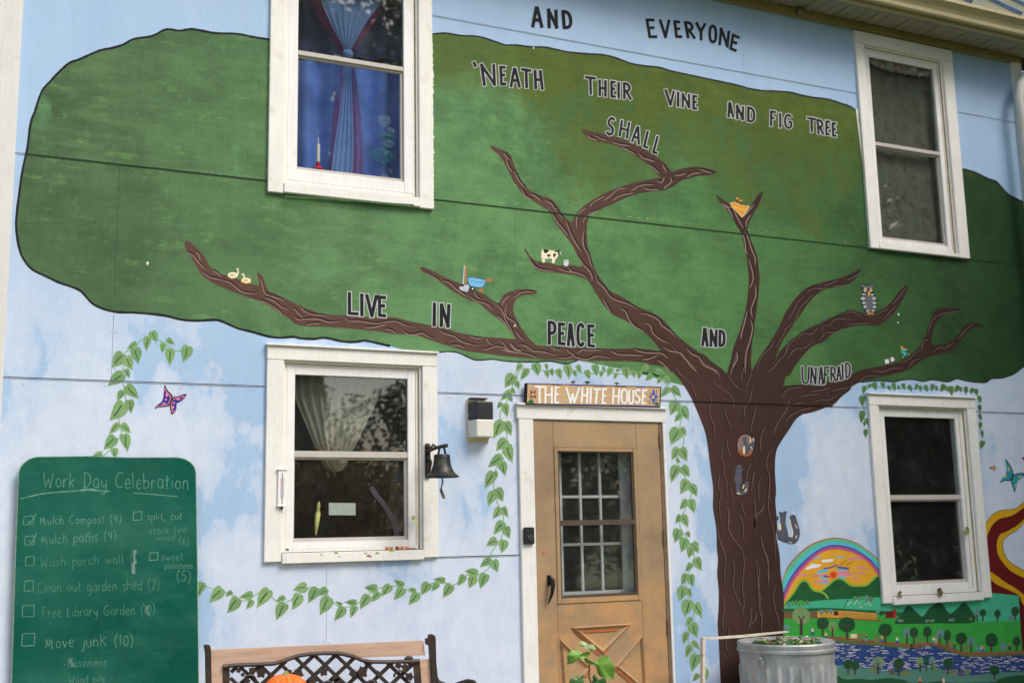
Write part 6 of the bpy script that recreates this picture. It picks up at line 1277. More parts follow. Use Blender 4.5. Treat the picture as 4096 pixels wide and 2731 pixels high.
# nuts on the sill
NB = paint('nut_brown', rgb(196, 132, 88), .25, scale=50); ND = paint('nut_dark', rgb(112, 66, 50), .3, scale=50)
for i, (nx, ny, rr_, mm, lab) in enumerate(((1075, 1548, 15, NB, 'leftmost tan nut on the window sill'), (1107, 1548, 14, NB, 'tan nut second from left on the window sill'), (1155, 1535, 16, ND, 'dark brown nut in the middle of the sill row'), (1165, 1550, 14, NB, 'small tan nut in front of the dark one on the sill'), (1195, 1545, 16, NB, 'orange tan nut just right of the dark one on the sill'), (1232, 1548, 15, NB, 'tan nut at the right end of the window sill row'))):
    c = W(1000+nx/1.96, 1400+ny/1.96, .018+(.010 if i == 3 else 0)); r = rr_/1.96*.00150; c.z = WIN['LL']['O'][2]-.004+r
    mb = MB(); mb.ball(c, r, 8, sc=(1, .9, .95)); tag(mb.build('nut', mm, None, True), lab, 'nut', 'nuts on the window sill')
mb = MB(); a = W(1000+1240/1.96, 1400+1548/1.96, .02); a.z = WIN['LL']['O'][2]+.002; mb.tube([a, a+Vector((.02, 0, .003)), a+Vector((.05, 0, 0))], .003, 5); tag(mb.build('twig', ND), 'short dark twig beside the nuts on the sill', 'twig')
for (mx, my, sz, c_) in ((675, 548, 12, (150, 160, 92)), (560, 560, 8, (170, 176, 120)), (905, 550, 9, (168, 140, 100)), (935, 572, 14, (140, 116, 84)), (1000, 548, 12, (160, 168, 100)), (290, 522, 12, (120, 90, 62)), (700, 575, 7, (150, 160, 92)), (1110, 530, 16, (176, 178, 120))):
    pl_ = [W(1000+(mx+sz*1.6*cos(a)*random.uniform(.6, 1.2))/1.96, 1931+(my+sz*.8*sin(a)*random.uniform(.6, 1.2))/1.96, .0325) for a in [k*pi/5 for k in range(10)]]
    mesh_obj('sill_stain', pl_, [tuple(range(10))], paint('stain_%d_%d' % (c_[0], c_[1]), rgb(*c_), .25, scale=40), wLL)
# caught leaves on window casings
def leafthing(px, py, d, size, col, lab, n=5):
    c = W(px, py, d); V = []; F = []; r2 = random.Random(int(px))
    for k in range(n):
        a = r2.uniform(0, 2*pi); u = Vector((cos(a), r2.uniform(-.5, -.1), sin(a)))*size; v = Vector((-sin(a), 0, cos(a)))*size*.45
        b = len(V); V += [c, c+u*.5+v, c+u, c+u*.5-v]; F.append((b, b+1, b+2, b+3))
    tag(mesh_obj('caught_leaf', V, F, paint('caught_%d_%d' % (col[0], col[1]), rgb(*col), .2)), lab, 'leaf')
leafthing(1000+1290/1.96, 1400+1325/1.96, .012, .028, (196, 204, 150), 'pale green leaf caught on the right side of the lower left window')
leafthing(3864, 2122, .012, .035, (130, 146, 76), 'tuft of green leaf stuck to the lower right window', 9)
leafthing(3758, 2366, .035, .035, (86, 82, 50), 'clump of dead leaves in the middle of the right sill', 9)
leafthing(3598, 2376, .035, .028, (120, 116, 74), 'small dead leaves at the left end of the right sill', 7)

# ------------------------------------------------------------------ chalkboard
t = thing('chalkboard', W(420, 2720, .05), 'tall green chalkboard with a chalk work-day list', 'chalkboard')
bo = (ZZ(0, 1400, '150,1000 152,950 165,915 190,885 225,860 260,845 300,838') + ZZ(0, 1400, '700,833 1000,843 1400,843 1450,855 1490,880 1520,915 1533,955') + ZZ(0, 1931, '1545,600 1556,1568 1562,2300 85,2300 95,1568 125,600'))
CHG = None
m_, t_, p_ = nodes_mat('chalkboard_green')
c_ = ramp(t_, noise(t_, 2.2, 6, .65, sc=(1, 1, .7)), [(.3, rgb(2, 72, 58)), (.5, rgb(4, 82, 67)), (.7, rgb(10, 90, 75))])
c_ = mix(t_, ramp(t_, noise(t_, 5, 6, .7, sc=(.6, 1, 1.3)), [(.48, grey(0)), (.75, grey(.22))]), c_, rgb(84, 138, 122))
c_ = mix(t_, ramp(t_, noise(t_, 1.6, 4, .6), [(.45, grey(0)), (.75, grey(.25))]), c_, rgb(84, 138, 122))
c_ = mix(t_, ramp(t_, noise(t_, 4.5, 7, .7, sc=(.7, 1, 1.4)), [(.54, grey(0)), (.8, grey(.4))]), c_, rgb(60, 118, 104))
t_.links.new(c_, p_.inputs['Base Color']); p_.inputs['Roughness'].default_value = .7; p_.inputs['Specular IOR Level'].default_value = .12; CHG = m_
pts3 = [W(a, b, .05) for a, b in bo]
mb = MB(); mb.prism(pts3, (0, .018, 0)); child(mb.build('board', CHG), t)
mb = MB(); mb.prism([Vector((p.x+(-.004 if p.x < 1 else .004)*1, -.047, p.z+.003)) for p in pts3], (0, .012, 0)); child(mb.build('backing', paint('board_edge_pale', rgb(150, 178, 150), .4, scale=30)), t)
LG_ = {  # handwriting strokes: x right, y up, x-height .6, cap 1
 'a': (.5, [[(.45, .5), (.25, .62), (.05, .45), (.03, .2), (.2, .02), (.42, .12), (.45, .55)], [(.45, .5), (.46, .1), (.54, 0)]]), 'b': (.5, [[(.05, 1), (.05, 0)], [(.05, .35), (.25, .55), (.45, .4), (.42, .12), (.2, 0), (.05, .1)]]),
 'c': (.45, [[(.42, .5), (.22, .6), (.04, .4), (.06, .12), (.25, 0), (.43, .1)]]), 'd': (.5, [[(.44, 1), (.46, 0)], [(.45, .45), (.22, .58), (.03, .35), (.1, .05), (.3, .02), (.45, .2)]]),
 'e': (.45, [[(.05, .3), (.4, .34), (.35, .55), (.18, .6), (.04, .4), (.06, .12), (.22, 0), (.42, .08)]]), 'f': (.35, [[(.38, .92), (.25, 1), (.15, .85), (.15, -.1)], [(0, .55), (.32, .58)]]),
 'g': (.5, [[(.45, .5), (.25, .6), (.05, .42), (.1, .1), (.3, .05), (.45, .25)], [(.46, .55), (.46, -.2), (.3, -.38), (.08, -.28)]]), 'h': (.5, [[(.05, 1), (.05, 0)], [(.05, .35), (.25, .58), (.42, .45), (.44, 0)]]),
 'i': (.15, [[(.08, .55), (.08, 0)], [(.08, .78), (.09, .82)]]), 'j': (.25, [[(.2, .55), (.2, -.25), (.05, -.35), (-.05, -.25)], [(.2, .76), (.21, .8)]]), 'k': (.45, [[(.05, 1), (.05, 0)], [(.4, .58), (.07, .3)], [(.15, .35), (.42, 0)]]),
 'l': (.15, [[(.08, 1), (.08, 0)]]), 'm': (.75, [[(.04, .55), (.04, 0)], [(.04, .35), (.18, .58), (.32, .45), (.33, 0)], [(.33, .38), (.48, .58), (.62, .45), (.66, 0)]]), 'n': (.5, [[(.04, .55), (.04, 0)], [(.04, .35), (.22, .58), (.4, .45), (.44, 0)]]),
 'o': (.48, [[(.24, .58), (.06, .42), (.06, .14), (.24, 0), (.42, .14), (.42, .42), (.24, .58)]]), 'p': (.48, [[(.05, .58), (.05, -.4)], [(.05, .38), (.24, .58), (.44, .4), (.4, .12), (.2, .02), (.06, .15)]]),
 'r': (.35, [[(.05, .55), (.05, 0)], [(.05, .32), (.18, .54), (.35, .5)]]), 's': (.38, [[(.35, .5), (.2, .6), (.05, .48), (.2, .32), (.35, .18), (.2, 0), (.02, .08)]]), 't': (.35, [[(.17, .85), (.17, .05), (.3, 0)], [(0, .56), (.36, .6)]]),
 'u': (.48, [[(.04, .56), (.06, .12), (.22, 0), (.4, .14), (.43, .56)], [(.43, .4), (.45, 0)]]), 'v': (.42, [[(.02, .56), (.2, 0)], [(.2, 0), (.4, .56)]]), 'w': (.65, [[(.02, .56), (.16, .02)], [(.16, .02), (.31, .45)], [(.31, .45), (.46, .02)], [(.46, .02), (.6, .56)]]),
 'y': (.48, [[(.03, .56), (.1, .2), (.28, .12), (.42, .3)], [(.44, .56), (.42, -.2), (.25, -.38), (.06, -.28)]]),
 'W': (.9, [[(.02, 1), (.22, 0)], [(.22, 0), (.44, .6)], [(.44, .6), (.62, 0)], [(.62, 0), (.84, 1)]]), 'D': (.65, [[(.08, 1), (.08, 0)], [(0, 1), (.4, .9), (.58, .55), (.4, .1), (.02, 0)]]), 'C': (.65, [[(.6, .95), (.35, 1), (.08, .7), (.05, .3), (.25, 0), (.6, .08)]]),
 'M': (.8, [[(.04, 0), (.08, .8)], [(.08, .8), (.3, .15), (.42, .75)], [(.42, .75), (.56, .6), (.62, 0), (.74, .02)]]), 'S': (.55, [[(.5, .9), (.3, 1), (.08, .85), (.25, .55), (.48, .3), (.3, 0), (.02, .08)]]), 'F': (.6, [[(.08, 1), (.08, 0)], [(.0, 1), (.55, .98)], [(.08, .55), (.42, .55)]]),
 'L': (.45, [[(.08, .9), (.08, 0)], [(.08, 0), (.42, .02)]]), 'G': (.7, [[(.6, .9), (.35, 1), (.06, .6), (.1, .15), (.4, 0), (.6, .2), (.6, .45), (.35, .45)]]), 'B': (.6, [[(.08, 1), (.08, 0)], [(.08, 1), (.4, .9), (.4, .6), (.08, .52), (.5, .4), (.5, .1), (.08, 0)]]), 'K': (.55, [[(.06, 1), (.06, 0)], [(.5, .8), (.08, .4)], [(.2, .48), (.55, 0)]]),
 '(': (.3, [[(.28, 1.1), (.1, .75), (.06, .35), (.22, -.15)]]), ')': (.3, [[(.02, 1.1), (.2, .75), (.24, .35), (.08, -.15)]]), '4': (.5, [[(.1, .9), (.05, .45), (.45, .48)], [(.38, .95), (.36, 0)]]), '6': (.5, [[(.38, .95), (.1, .5), (.08, .15), (.28, 0), (.44, .2), (.3, .45), (.1, .35)]]),
 '2': (.5, [[(.06, .75), (.25, .95), (.42, .75), (.3, .4), (.04, .02)], [(.04, .02), (.46, .05)]]), '5': (.5, [[(.44, .95), (.12, .92), (.1, .55), (.35, .55), (.44, .25), (.25, 0), (.04, .1)]]), '1': (.2, [[(.1, .95), (.1, 0)]]), '0': (.48, [[(.24, .95), (.06, .65), (.06, .25), (.24, 0), (.42, .25), (.42, .65), (.24, .95)]]),
 ',': (.2, [[(.12, .05), (.04, -.25)]]), '.': (.15, [[(.06, .02), (.08, .04)]]), '-': (.35, [[(.02, .35), (.3, .37)]]), ' ': (.42, [])}
CK = paint('chalk', rgb(100, 148, 132), .35, scale=60, rough=.9); CKF = paint('chalk_faint', rgb(82, 132, 117), .3, scale=60, rough=.9)
def flat_ribbons(name, lines, d, mat, root):
    V = []; F = []
    for li, (pts, wd) in enumerate(lines):
        for qi, q4 in enumerate(ribbon_px(pts, wd, n=3, wob=.3)): b = len(V); V += [W(x, y, d+.00012*li+.00001*qi) for x, y in q4]; F.append((b, b+1, b+2, b+3))
    o = mesh_obj(name, V, F, mat); child(o, root); return o
def chalk(txt, x0, y0, x1, y1, h, s=1.96, oy=1931, wd=2.5, faint=False):
    tot = sum(LG_[c][0]+.16 for c in txt)-.16; px0, py0 = x0/s, oy+y0/s; px1, py1 = x1/s, oy+y1/s; sx = (px1-px0)/tot; hh = h/s
    cur = 0
    for c in txt:
        wdt, st = LG_[c]
        if st:
            ls = []; jy = random.uniform(-.04, .04)*hh; sl = random.uniform(-.04, .06)
            for l in st:
                pts = []
                for (u, v) in l:
                    f = (cur+u)/tot; x = px0+(px1-px0)*f+sl*v*hh; y = py0+(py1-py0)*f-v*hh+jy; pts.append((x, y))
                ls.append((pts, wd))
            flat_ribbons('chalk_letter', ls, .0510, CKF if faint else CK, t)
        cur += wdt+.16
chalk('Work Day Celebration', 335, 1075, 1478, 1085, 118, oy=1400, wd=3.0)
for l_, w_, d_ in ((ZZ(0, 1400, '160,1165 330,1125 520,1108 700,1095 780,1102 860,1105'), 5, .0512), (ZZ(0, 1400, '630,1100 700,1092 765,1098'), 9, .0514), (ZZ(0, 1400, '1045,1118 1200,1130 1390,1147'), 3.5, .0512)): flat_ribbons('chalk_underline', [(l_, w_)], d_, CK, t)
chalk('Mulch Compost (4)', 315, 325, 950, 312, 66); chalk('split, cut', 1155, 290, 1428, 284, 58); chalk('stack fire-', 1172, 402, 1488, 385, 58, faint=True); chalk('wood', 1225, 452, 1370, 448, 52, faint=True); chalk('.(6)', 1385, 478, 1482, 490, 60, faint=True)
chalk('Mulch paths (4)', 325, 480, 910, 446, 76); chalk('Wash porch wall (', 315, 655, 1040, 625, 74, faint=True); chalk('sweet', 1265, 605, 1435, 602, 58, faint=True); chalk('potatoes', 1290, 668, 1510, 668, 46, faint=True, wd=3)
chalk('(5)', 1385, 772, 1495, 772, 85); chalk('Clean out garden shed (2)', 295, 858, 1250, 830, 84, faint=True); chalk('Free Library Garden (10)', 330, 1052, 1215, 1025, 78, faint=True)
chalk('Move junK (10)', 355, 1290, 1045, 1275, 92); chalk('-Basement', 500, 1445, 835, 1436, 66, faint=True); chalk('-Wood pile', 510, 1568, 822, 1562, 62, faint=True)
for bx0, by0, bx1, by1, ck in ((185, 258, 265, 328, 1), (1045, 222, 1112, 292, 0), (195, 413, 268, 485, 1), (200, 573, 268, 650, 0), (1172, 543, 1238, 606, 0), (190, 763, 262, 846, 0), (175, 956, 268, 1048, 0), (172, 1176, 272, 1276, 0)):
    ls = [(ZZ(0, 1931, '%d,%d %d,%d' % (bx0+2, by0+6, bx1, by0)), 3), (ZZ(0, 1931, '%d,%d %d,%d' % (bx1, by0, bx1-2, by1-6)), 3), (ZZ(0, 1931, '%d,%d %d,%d' % (bx1, by1-4, bx0-2, by1)), 3), (ZZ(0, 1931, '%d,%d %d,%d' % (bx0-2, by1, bx0+3, by0+4)), 3)]
    if ck: ls.append((ZZ(0, 1931, '%d,%d %d,%d %d,%d' % (bx0+38, by0+35, bx0+50, by1-12, bx1+20, by0-20)), 3.2))
    flat_ribbons('checkbox', ls, .0511, CK, t)
flat_ribbons('chalk_smudge', [(ZZ(0, 1931, '1060,525 1052,580 1058,620 1045,640 1048,710'), 13)], .0514, sheer('smudge', rgb(186, 206, 198), .35), t)
flat_ribbons('chalk_smudge', [(ZZ(0, 1931, '560,1370 555,1400 580,1440'), 15)], .0514, sheer('smudge2', rgb(186, 206, 198), .18), t)
flat_ribbons('chalk_smudge', [(ZZ(0, 1931, '1160,960 1150,1000 1170,1040'), 12)], .0514, sheer('smudge3', rgb(186, 206, 198), .22), t)

# ------------------------------------------------------------------ bench
BD = .42
P1 = lambda s, d=BD: [W(a, b, d) for a, b in Z(800, 2500, 4.2, s)]
P2 = lambda s, d=BD: [W(a, b, d) for a, b in Z(1300, 2500, 4.055, s)]
t = thing('garden_bench', W(1290, 2700, BD) * 1.0, 'cast iron garden bench with a loose plank along its back', 'bench')
BI = metal('bench_iron', rgb(66, 58, 54), .5, .5, .3, rgb(92, 72, 52)); BW = wood('bench_plank', rgb(180, 148, 128), rgb(204, 174, 152), (1, 1, 9), 4)
def bpiece(name, pts, mat, th=.02): mb = MB(); mb.prism(pts, (0, th, 0)); o = mb.build(name, mat); child(o, t); return o
bpiece('top_plank', P1('188,408 2352,318', BD-.01)+P2('1590,246 1628,482 580,524 480,480 330,438 150,425 0,432', BD-.01)+P1('1700,470 1500,550 1240,610 900,622 600,640 190,672', BD-.01), BW, .025)
bpiece('side_plank', P1('190,680 385,668 392,1250 200,1250', BD), BW, .02)
bpiece('side_plank', P2('1538,565 1705,548 1760,1250 1590,1250', BD), BW, .02)
# curved top rail of the cast back panel
rail = P1('390,690 600,668 1000,655 1250,640 1450,580 1650,510 1850,478 2100,465 2352,470', BD+.012)+P2('450,500 620,570 760,590 1000,592 1300,585 1530,575', BD+.012)
mb = MB(); mb.tube([Vector(p) for p in rail], .0105, 8); child(mb.build('back_rail', BI, None, True), t)
bpiece('end_bar', P1('385,672 498,668 505,1250 392,1250', BD+.005), BI, .015); bpiece('end_bar', P2('1440,585 1540,570 1590,1250 1480,1250', BD+.005), BI, .015)
# lattice: two sets of diagonals clipped to the rail
rpx = Z(800, 2500, 4.2, '500,680 600,676 1000,665 1250,650 1450,590 1650,520 1850,488 2100,475 2352,480')+Z(1300, 2500, 4.055, '450,510 620,580 760,600 1000,602 1300,595 1440,590')
def rail_y(x):
    for (a, b), (c, d_) in zip(rpx[:-1], rpx[1:]):
        if a <= x <= c: return b+(d_-b)*(x-a)/(c-a)
    return None
def lattice(x0, y0, sgn):
    # bar through (x0, y0) with slope sgn; clip at rail and sides
    pts = []
    for i in range(-90, 91):
        x = x0+i*6; y = y0+sgn*i*6*.95; ry = rail_y(x)
        if ry is None or x < 920 or x > 1665: continue
        if y >= ry-1 and y < 2860: pts.append((x, y))
    if len(pts) < 3: return
    a, b = pts[0], pts[-1]; d_ = BD+(.004 if sgn > 0 else .0)
    q4 = ribbon_px([a, b], 15, smooth=False)[0]
    bpiece('lattice_bar', [W(x, y, d_) for x, y in q4], BI, .008)
for k in range(-5, 9):
    lattice(1214+k*86.5, 2659, 1); lattice(1214+k*86.5, 2659, -1)
def vleaf(px, py, sz, rot=0):
    n = 10; pts = []
    for i in range(n):
        a = 2*pi*i/n+rot; r = sz*(1 if i % 2 == 0 else .68); pts.append(W(px+r*cos(a), py+r*sin(a)*1.1, BD+.022))
    bpiece('cast_leaf', pts, BI, .012)
for px, py, sz, r_ in ((1010, 2682, 16, 0), (1045, 2690, 22, 1), (990, 2722, 14, 0), (1155, 2690, 17, .5), (1195, 2694, 22, .2), (1295, 2685, 19, .8), (1250, 2722, 20, 0), (1345, 2710, 16, .4), (1412, 2692, 17, .3), (1450, 2688, 24, .7), (1350, 2728, 20, 0), (1595, 2660, 15, .2), (1622, 2668, 17, .9), (1640, 2705, 17, .1), (1510, 2690, 11, 0), (955, 2680, 11, 0), (972, 2697, 9, .4)): vleaf(px, py, sz, r_)
for cpx, cpy, r0 in ((1000, 2722, 24), (1602, 2706, 26), (1487, 2745, 26), (1312, 2745, 22)):
    pts = [W(cpx+r0*cos(a), cpy+r0*sin(a), BD+.018) for a in [pi*(1+.12*i) for i in range(10)]]
    mb = MB(); mb.tube(pts, .006, 6); child(mb.build('cast_scroll', BI, None, True), t)
# end frames with arms
bpiece('end_frame', P1('80,345 105,325 160,328 178,350 186,480 190,700 205,1250 118,1250 105,700 102,480', BD+.02), BI, .035)
bpiece('end_frame', P2('1700,160 1740,142 1780,160 1797,210 1808,600 1830,830 1880,930 1960,1010 1960,1250 1760,1250 1722,600 1712,330 1660,310 1655,215 1700,205', BD+.02), BI, .035)
mb = MB(); a = P2('1850,930 2000,990 2130,930 2230,885 2290,890 2310,940 2260,1050', BD+.06)
for i, p in enumerate(a): p.y -= .05*i*.5
mb.tube(a, [.014, .013, .014, .015, .015, .013, .012], 8); child(mb.build('arm_rest', BI, None, True), t)
mb = MB(); c = P2('1358,540', BD)[0]; mb.ball(c, .016, 8, sc=(1.6, .6, 1)); child(mb.build('bracket', BI), t)
sx0, sx1 = W(880, 2700, BD).x, W(1740, 2700, BD).x
SEZ = .55
for i in range(5):
    mb = MB(); mb.wbox(sx0, sx1, BD+.06+i*.085, BD+.13+i*.085, SEZ-.025, SEZ, 0, .003); child(mb.build('seat_slat', BW), t)
for x in (sx0-.02, sx1+.02):
    for dd in (BD+.03, BD+.45):
        mb = MB(); mb.tube([(x, -dd, .12), (x, -dd, SEZ)], .018, 8); child(mb.build('leg', BI, None, True), t)
# pumpkin
PO = paint('pumpkin_orange', rgb(238, 112, 28), .1, rough=.4, spec=.5, scale=12)
pc = W(1143, 2706, BD+.18); pr = .118
t = thing('pumpkin', (pc.x, pc.y, SEZ), 'round orange pumpkin sitting on the bench', 'pumpkin')
pc.z = W(1143, 2703, BD+.18).z-pr*.82
mb = MB(); mb.lathe([(.001, .80*pr), (.12*pr, .84*pr), (.35*pr, .88*pr), (.62*pr, .78*pr), (.85*pr, .55*pr), (.98*pr, .2*pr), (1.0*pr, -.1*pr), (.9*pr, -.5*pr), (.6*pr, -.8*pr), (.001, -.85*pr)], pc, 168, rib=lambda a, i: -.07*pr*(1-abs(sin(a*7)))**2.5*(1 if 2 < i < 9 else .4)); child(mb.build('flesh', PO, None, True), t)
mb = MB(); mb.tube([pc+Vector((0, 0, .8*pr)), pc+Vector((0, 0, .92*pr)), pc+Vector((.01, 0, 1.0*pr))], [.02, .014, .012], 8); child(mb.build('stem', paint('stem_green', rgb(150, 150, 90), .2), None, True), t)
mb = MB(); mb.lathe([(.001, 0), (.1, 0), (.1, pc.z-pr*.85-SEZ), (.001, pc.z-pr*.85-SEZ)], (pc.x, pc.y, SEZ), 24)
tag(mb.build('upturned_pot', paint('terracotta', rgb(168, 100, 72), .15)), 'upturned clay pot holding the pumpkin up on the bench', 'pot')

# ------------------------------------------------------------------ trash can
CD = .42
cl, cr = W(2983, 2640, CD), W(3307, 2640, CD); rad = (cr.x-cl.x)/2*.93; cc = W(3145, 2600, CD)
ztop = mean(W(2980, 2578, CD).z, W(3308, 2578, CD).z)
t = thing('trash_can', (cc.x, cc.y, .12), 'ribbed galvanised trash can with leaves on its lid', 'trash can')
def galv():
    m, t_, p = nodes_mat('galvanised')
    c = ramp(t_, noise(t_, 9, 6, .65, sc=(1, 1, .6)), [(.3, rgb(136, 140, 142)), (.55, rgb(172, 176, 176)), (.75, rgb(198, 198, 194))])
    c = mix(t_, ramp(t_, noise(t_, 30, 4, .7), [(.70, grey(0)), (.76, grey(.7))]), c, rgb(120, 100, 76))
    t_.links.new(c, p.inputs['Base Color']); p.inputs['Metallic'].default_value = .4; p.inputs['Roughness'].default_value = .55; bump(t_, p, noise(t_, 40, 4), .12, .003); return m
GV = galv(); n = 312
zr = ztop-.16
def rib(a, i): return (.007*(abs(cos(a*14))**1.5)) if 3 <= i <= 6 else 0
mb = MB(); mb.lathe([(rad, ztop), (rad, ztop-.05), (rad*.995, ztop-.085), (rad*.985, ztop-.105), (rad*.985, ztop-.13), (rad*.93, .35), (rad*.9, .26), (rad*.9, .24), (rad*.89, .12)], (cc.x, cc.y, 0), n, rib=lambda a, i: (.013*(max(0, cos(a*26))**.7)) if 4 <= i <= 6 else 0); child(mb.build('body', GV, None, True), t)
zl = ztop+.022
mb = MB(); mb.lathe([(rad+.004, zl-.055), (rad+.013, zl-.05), (rad+.014, zl-.035), (rad+.006, zl-.03), (rad+.010, zl-.004), (rad+.004, zl+.006), (rad-.010, zl+.004), (rad*.88, zl-.012), (rad*.6, zl-.014), (rad*.3, zl-.010), (.001, zl-.008)], (cc.x, cc.y, 0), 96); child(mb.build('lid', GV, None, True), t)
WET = paint('lid_puddle', rgb(60, 110, 70), .2, rough=.08, spec=.6); mb = MB(); mb.lathe([(.001, zl-.0055), (rad*.72, zl-.0055), (rad*.74, zl-.0075)], (cc.x+.01, cc.y, 0), 40); child(mb.build('puddle', WET), t)
for s, px, py in ((-1, 2999, 2640), (1, 3312, 2632)):
    a0 = radians(200 if s < 0 else -12); base = Vector((cc.x+cos(a0)*rad*.985, cc.y+sin(a0)*rad*.985-.0, ztop-.10)); nrm = Vector((cos(a0), sin(a0), 0)); tan = Vector((-sin(a0), cos(a0), 0))
    base = Vector((cc.x, cc.y, 0))+nrm*rad*.985+Vector((0, 0, W(px, py, CD).z))
    mb = MB(); mb.ball(base+nrm*.006+Vector((0, 0, .018)), .022, 8, sc=(1, 1, .6)); mb.tube([base+nrm*.018+tan*(.026*cos(q_))+Vector((0, 0, -.012+.026*sin(q_))) for q_ in [i*pi/8 for i in range(17)]], .004, 6); child(mb.build('handle', GV, None, True), t)
# litter on the lid
V = []; F = []; rr = random.Random(11)
LM = [paint('litter_a', rgb(96, 92, 50), .3), paint('litter_b', rgb(196, 190, 140), .2), paint('litter_c', rgb(120, 140, 70), .25), paint('litter_d', rgb(110, 80, 50), .3)]; M = []
for i in range(150):
    a = rr.uniform(0, 2*pi); r = rad*.72*math.sqrt(rr.uniform(0, 1)); c = Vector((cc.x+.02+r*cos(a), cc.y+r*sin(a), zl-.002+rr.uniform(0, .016)))
    b = rr.uniform(0, 2*pi); u = Vector((cos(b), sin(b), rr.uniform(-.5, .6)))*rr.uniform(.008, .028); v = Vector((-sin(b), cos(b), rr.uniform(-.3, .5)))*rr.uniform(.004, .012)
    k = len(V); V += [c-u, c+v, c+u, c-v]; F.append((k, k+1, k+2, k+3)); M.append(rr.randrange(4))
tag(mesh_obj('leaf_litter', V, F, LM, None, M), 'wet dead leaves and scraps lying on the trash can lid', 'leaves', kind='stuff')
for i, (x_, y_) in enumerate(((3137, 2583), (3082, 2650), (3085, 2683), (3040, 2705))): pass
# white metal frame behind the can
t = thing('metal_stand', W(2815, 2730, .40), 'rusty white metal frame standing beside the trash can', 'metal stand')
WM = metal('white_frame', rgb(224, 216, 198), .5, .0, .1, rgb(176, 140, 84), 20)
F6 = lambda s, d: [W(a, b, d) for a, b in Z(2760, 2491, 4.055, s)]
mb = MB(); mb.prism(F6('215,240 870,195 1600,128 1605,150 880,232 240,272', .33), (0, .03, 0)); child(mb.build('top_bar', WM), t)
mb = MB(); mb.prism(F6('212,250 250,262 245,1800 200,1800', .33), (0, .03, 0)); child(mb.build('post', WM), t)

# ------------------------------------------------------------------ young plant in front of the door
t = thing('sapling', W(2372, 2900, 1.15) , 'young green plant with big lobed leaves before the door', 'plant')
PD = 1.15
G7 = lambda s, d=PD: [W(a, b, d) for a, b in Z(2240, 2531, 7.84, s)]
def leafmat(name, c1, c2):
    m, t_, p = nodes_mat(name); t_.links.new(ramp(t_, noise(t_, 12, 4), [(.3, c1), (.7, c2)]), p.inputs['Base Color']); p.inputs['Roughness'].default_value = .4
    p.inputs['Subsurface Weight'].default_value = 0; return m
LA = leafmat('leaf_green', rgb(82, 130, 44), rgb(122, 166, 62)); LB = leafmat('leaf_dark', rgb(46, 84, 34), rgb(70, 112, 44)); LC = leafmat('leaf_young', rgb(150, 176, 110), rgb(176, 186, 140))
def bigleaf(txt, mat, tilt, c0):
    px = cat(Z(2240, 2531, 7.84, txt), True, 3); cx = mean(*[p[0] for p in px]); cy = mean(*[p[1] for p in px])
    V = [W(cx, cy, PD+.012)]; 
    for x, y in px:
        p = W(x, y, PD); dx = (x-cx)/60; p.y -= tilt*dx+.012*sin(x*.09+y*.05); V.append(p)
    n = len(px); mids = []
    for i, (x, y) in enumerate(px): V.append(W(cx+(x-cx)*.5, cy+(y-cy)*.5, PD+.009))
    F = [(0, 1+n+i, 1+n+(i+1) % n) for i in range(n)]+[(1+n+i, 1+i, 1+(i+1) % n, 1+n+(i+1) % n) for i in range(n)]
    o = mesh_obj('leaf', V, F, mat, smooth=True); child(o, t)
def leafrib(txts):
    V = []; F = []
    for tx in txts:
        for q4 in ribbon_px(Z(2240, 2531, 7.84, tx), 1.6, n=3): b = len(V); V += [W(x, y, PD+.028) for x, y in q4]; F.append((b, b+1, b+2, b+3))
    return V, F
bigleaf('240,690 330,590 400,530 500,550 590,500 640,600 760,590 900,565 910,660 880,735 780,750 640,800 540,830 460,920 380,970 270,990 300,890 250,770', LA, .02, 0)
bigleaf('850,790 980,830 1100,890 1160,850 1240,740 1350,735 1440,690 1550,780 1580,930 1640,1180 1620,1300 1640,1450 1500,1410 1350,1390 1250,1320 1180,1150 1080,990 920,960 880,870', LA, .03, 0)
bigleaf('280,1568 290,1480 350,1400 480,1370 590,1350 620,1440 650,1350 740,1270 710,1390 720,1500 690,1600 600,1750 400,1800 290,1700', LB, .02, 0)
bigleaf('1010,1600 1080,1470 1050,1380 1070,1290 1120,1275 1180,1350 1200,1440 1260,1440 1310,1360 1360,1400 1400,1568 1350,1750 1150,1800 1030,1720', LB, .02, 0)
bigleaf('620,370 700,250 760,270 830,320 820,400 830,540 790,530 750,430 680,410', LC, .01, 0)
bigleaf('830,360 960,340 1060,360 1110,440 1150,520 1080,560 1045,620 990,560 920,510 830,480', LC, .015, 0)
mb = MB(); st = G7('855,510 835,600 800,740 850,860 920,1020 910,1360 1000,1600 1080,2000'); mb.tube(st, [.0022, .003, .0032, .0035, .004, .0045, .005, .006], 6)
mb.tube(G7('920,1020 960,990 1010,965'), .002, 5); mb.tube(G7('900,1360 820,1380 700,1400'), .002, 5); b = W(2390, 2900, PD); mb.tube([st[-1], (b.x, b.y, .25), (b.x, b.y, 0)], .007, 6)
child(mb.build('stem', paint('plant_stem', rgb(96, 84, 50), .2), None, True), t)

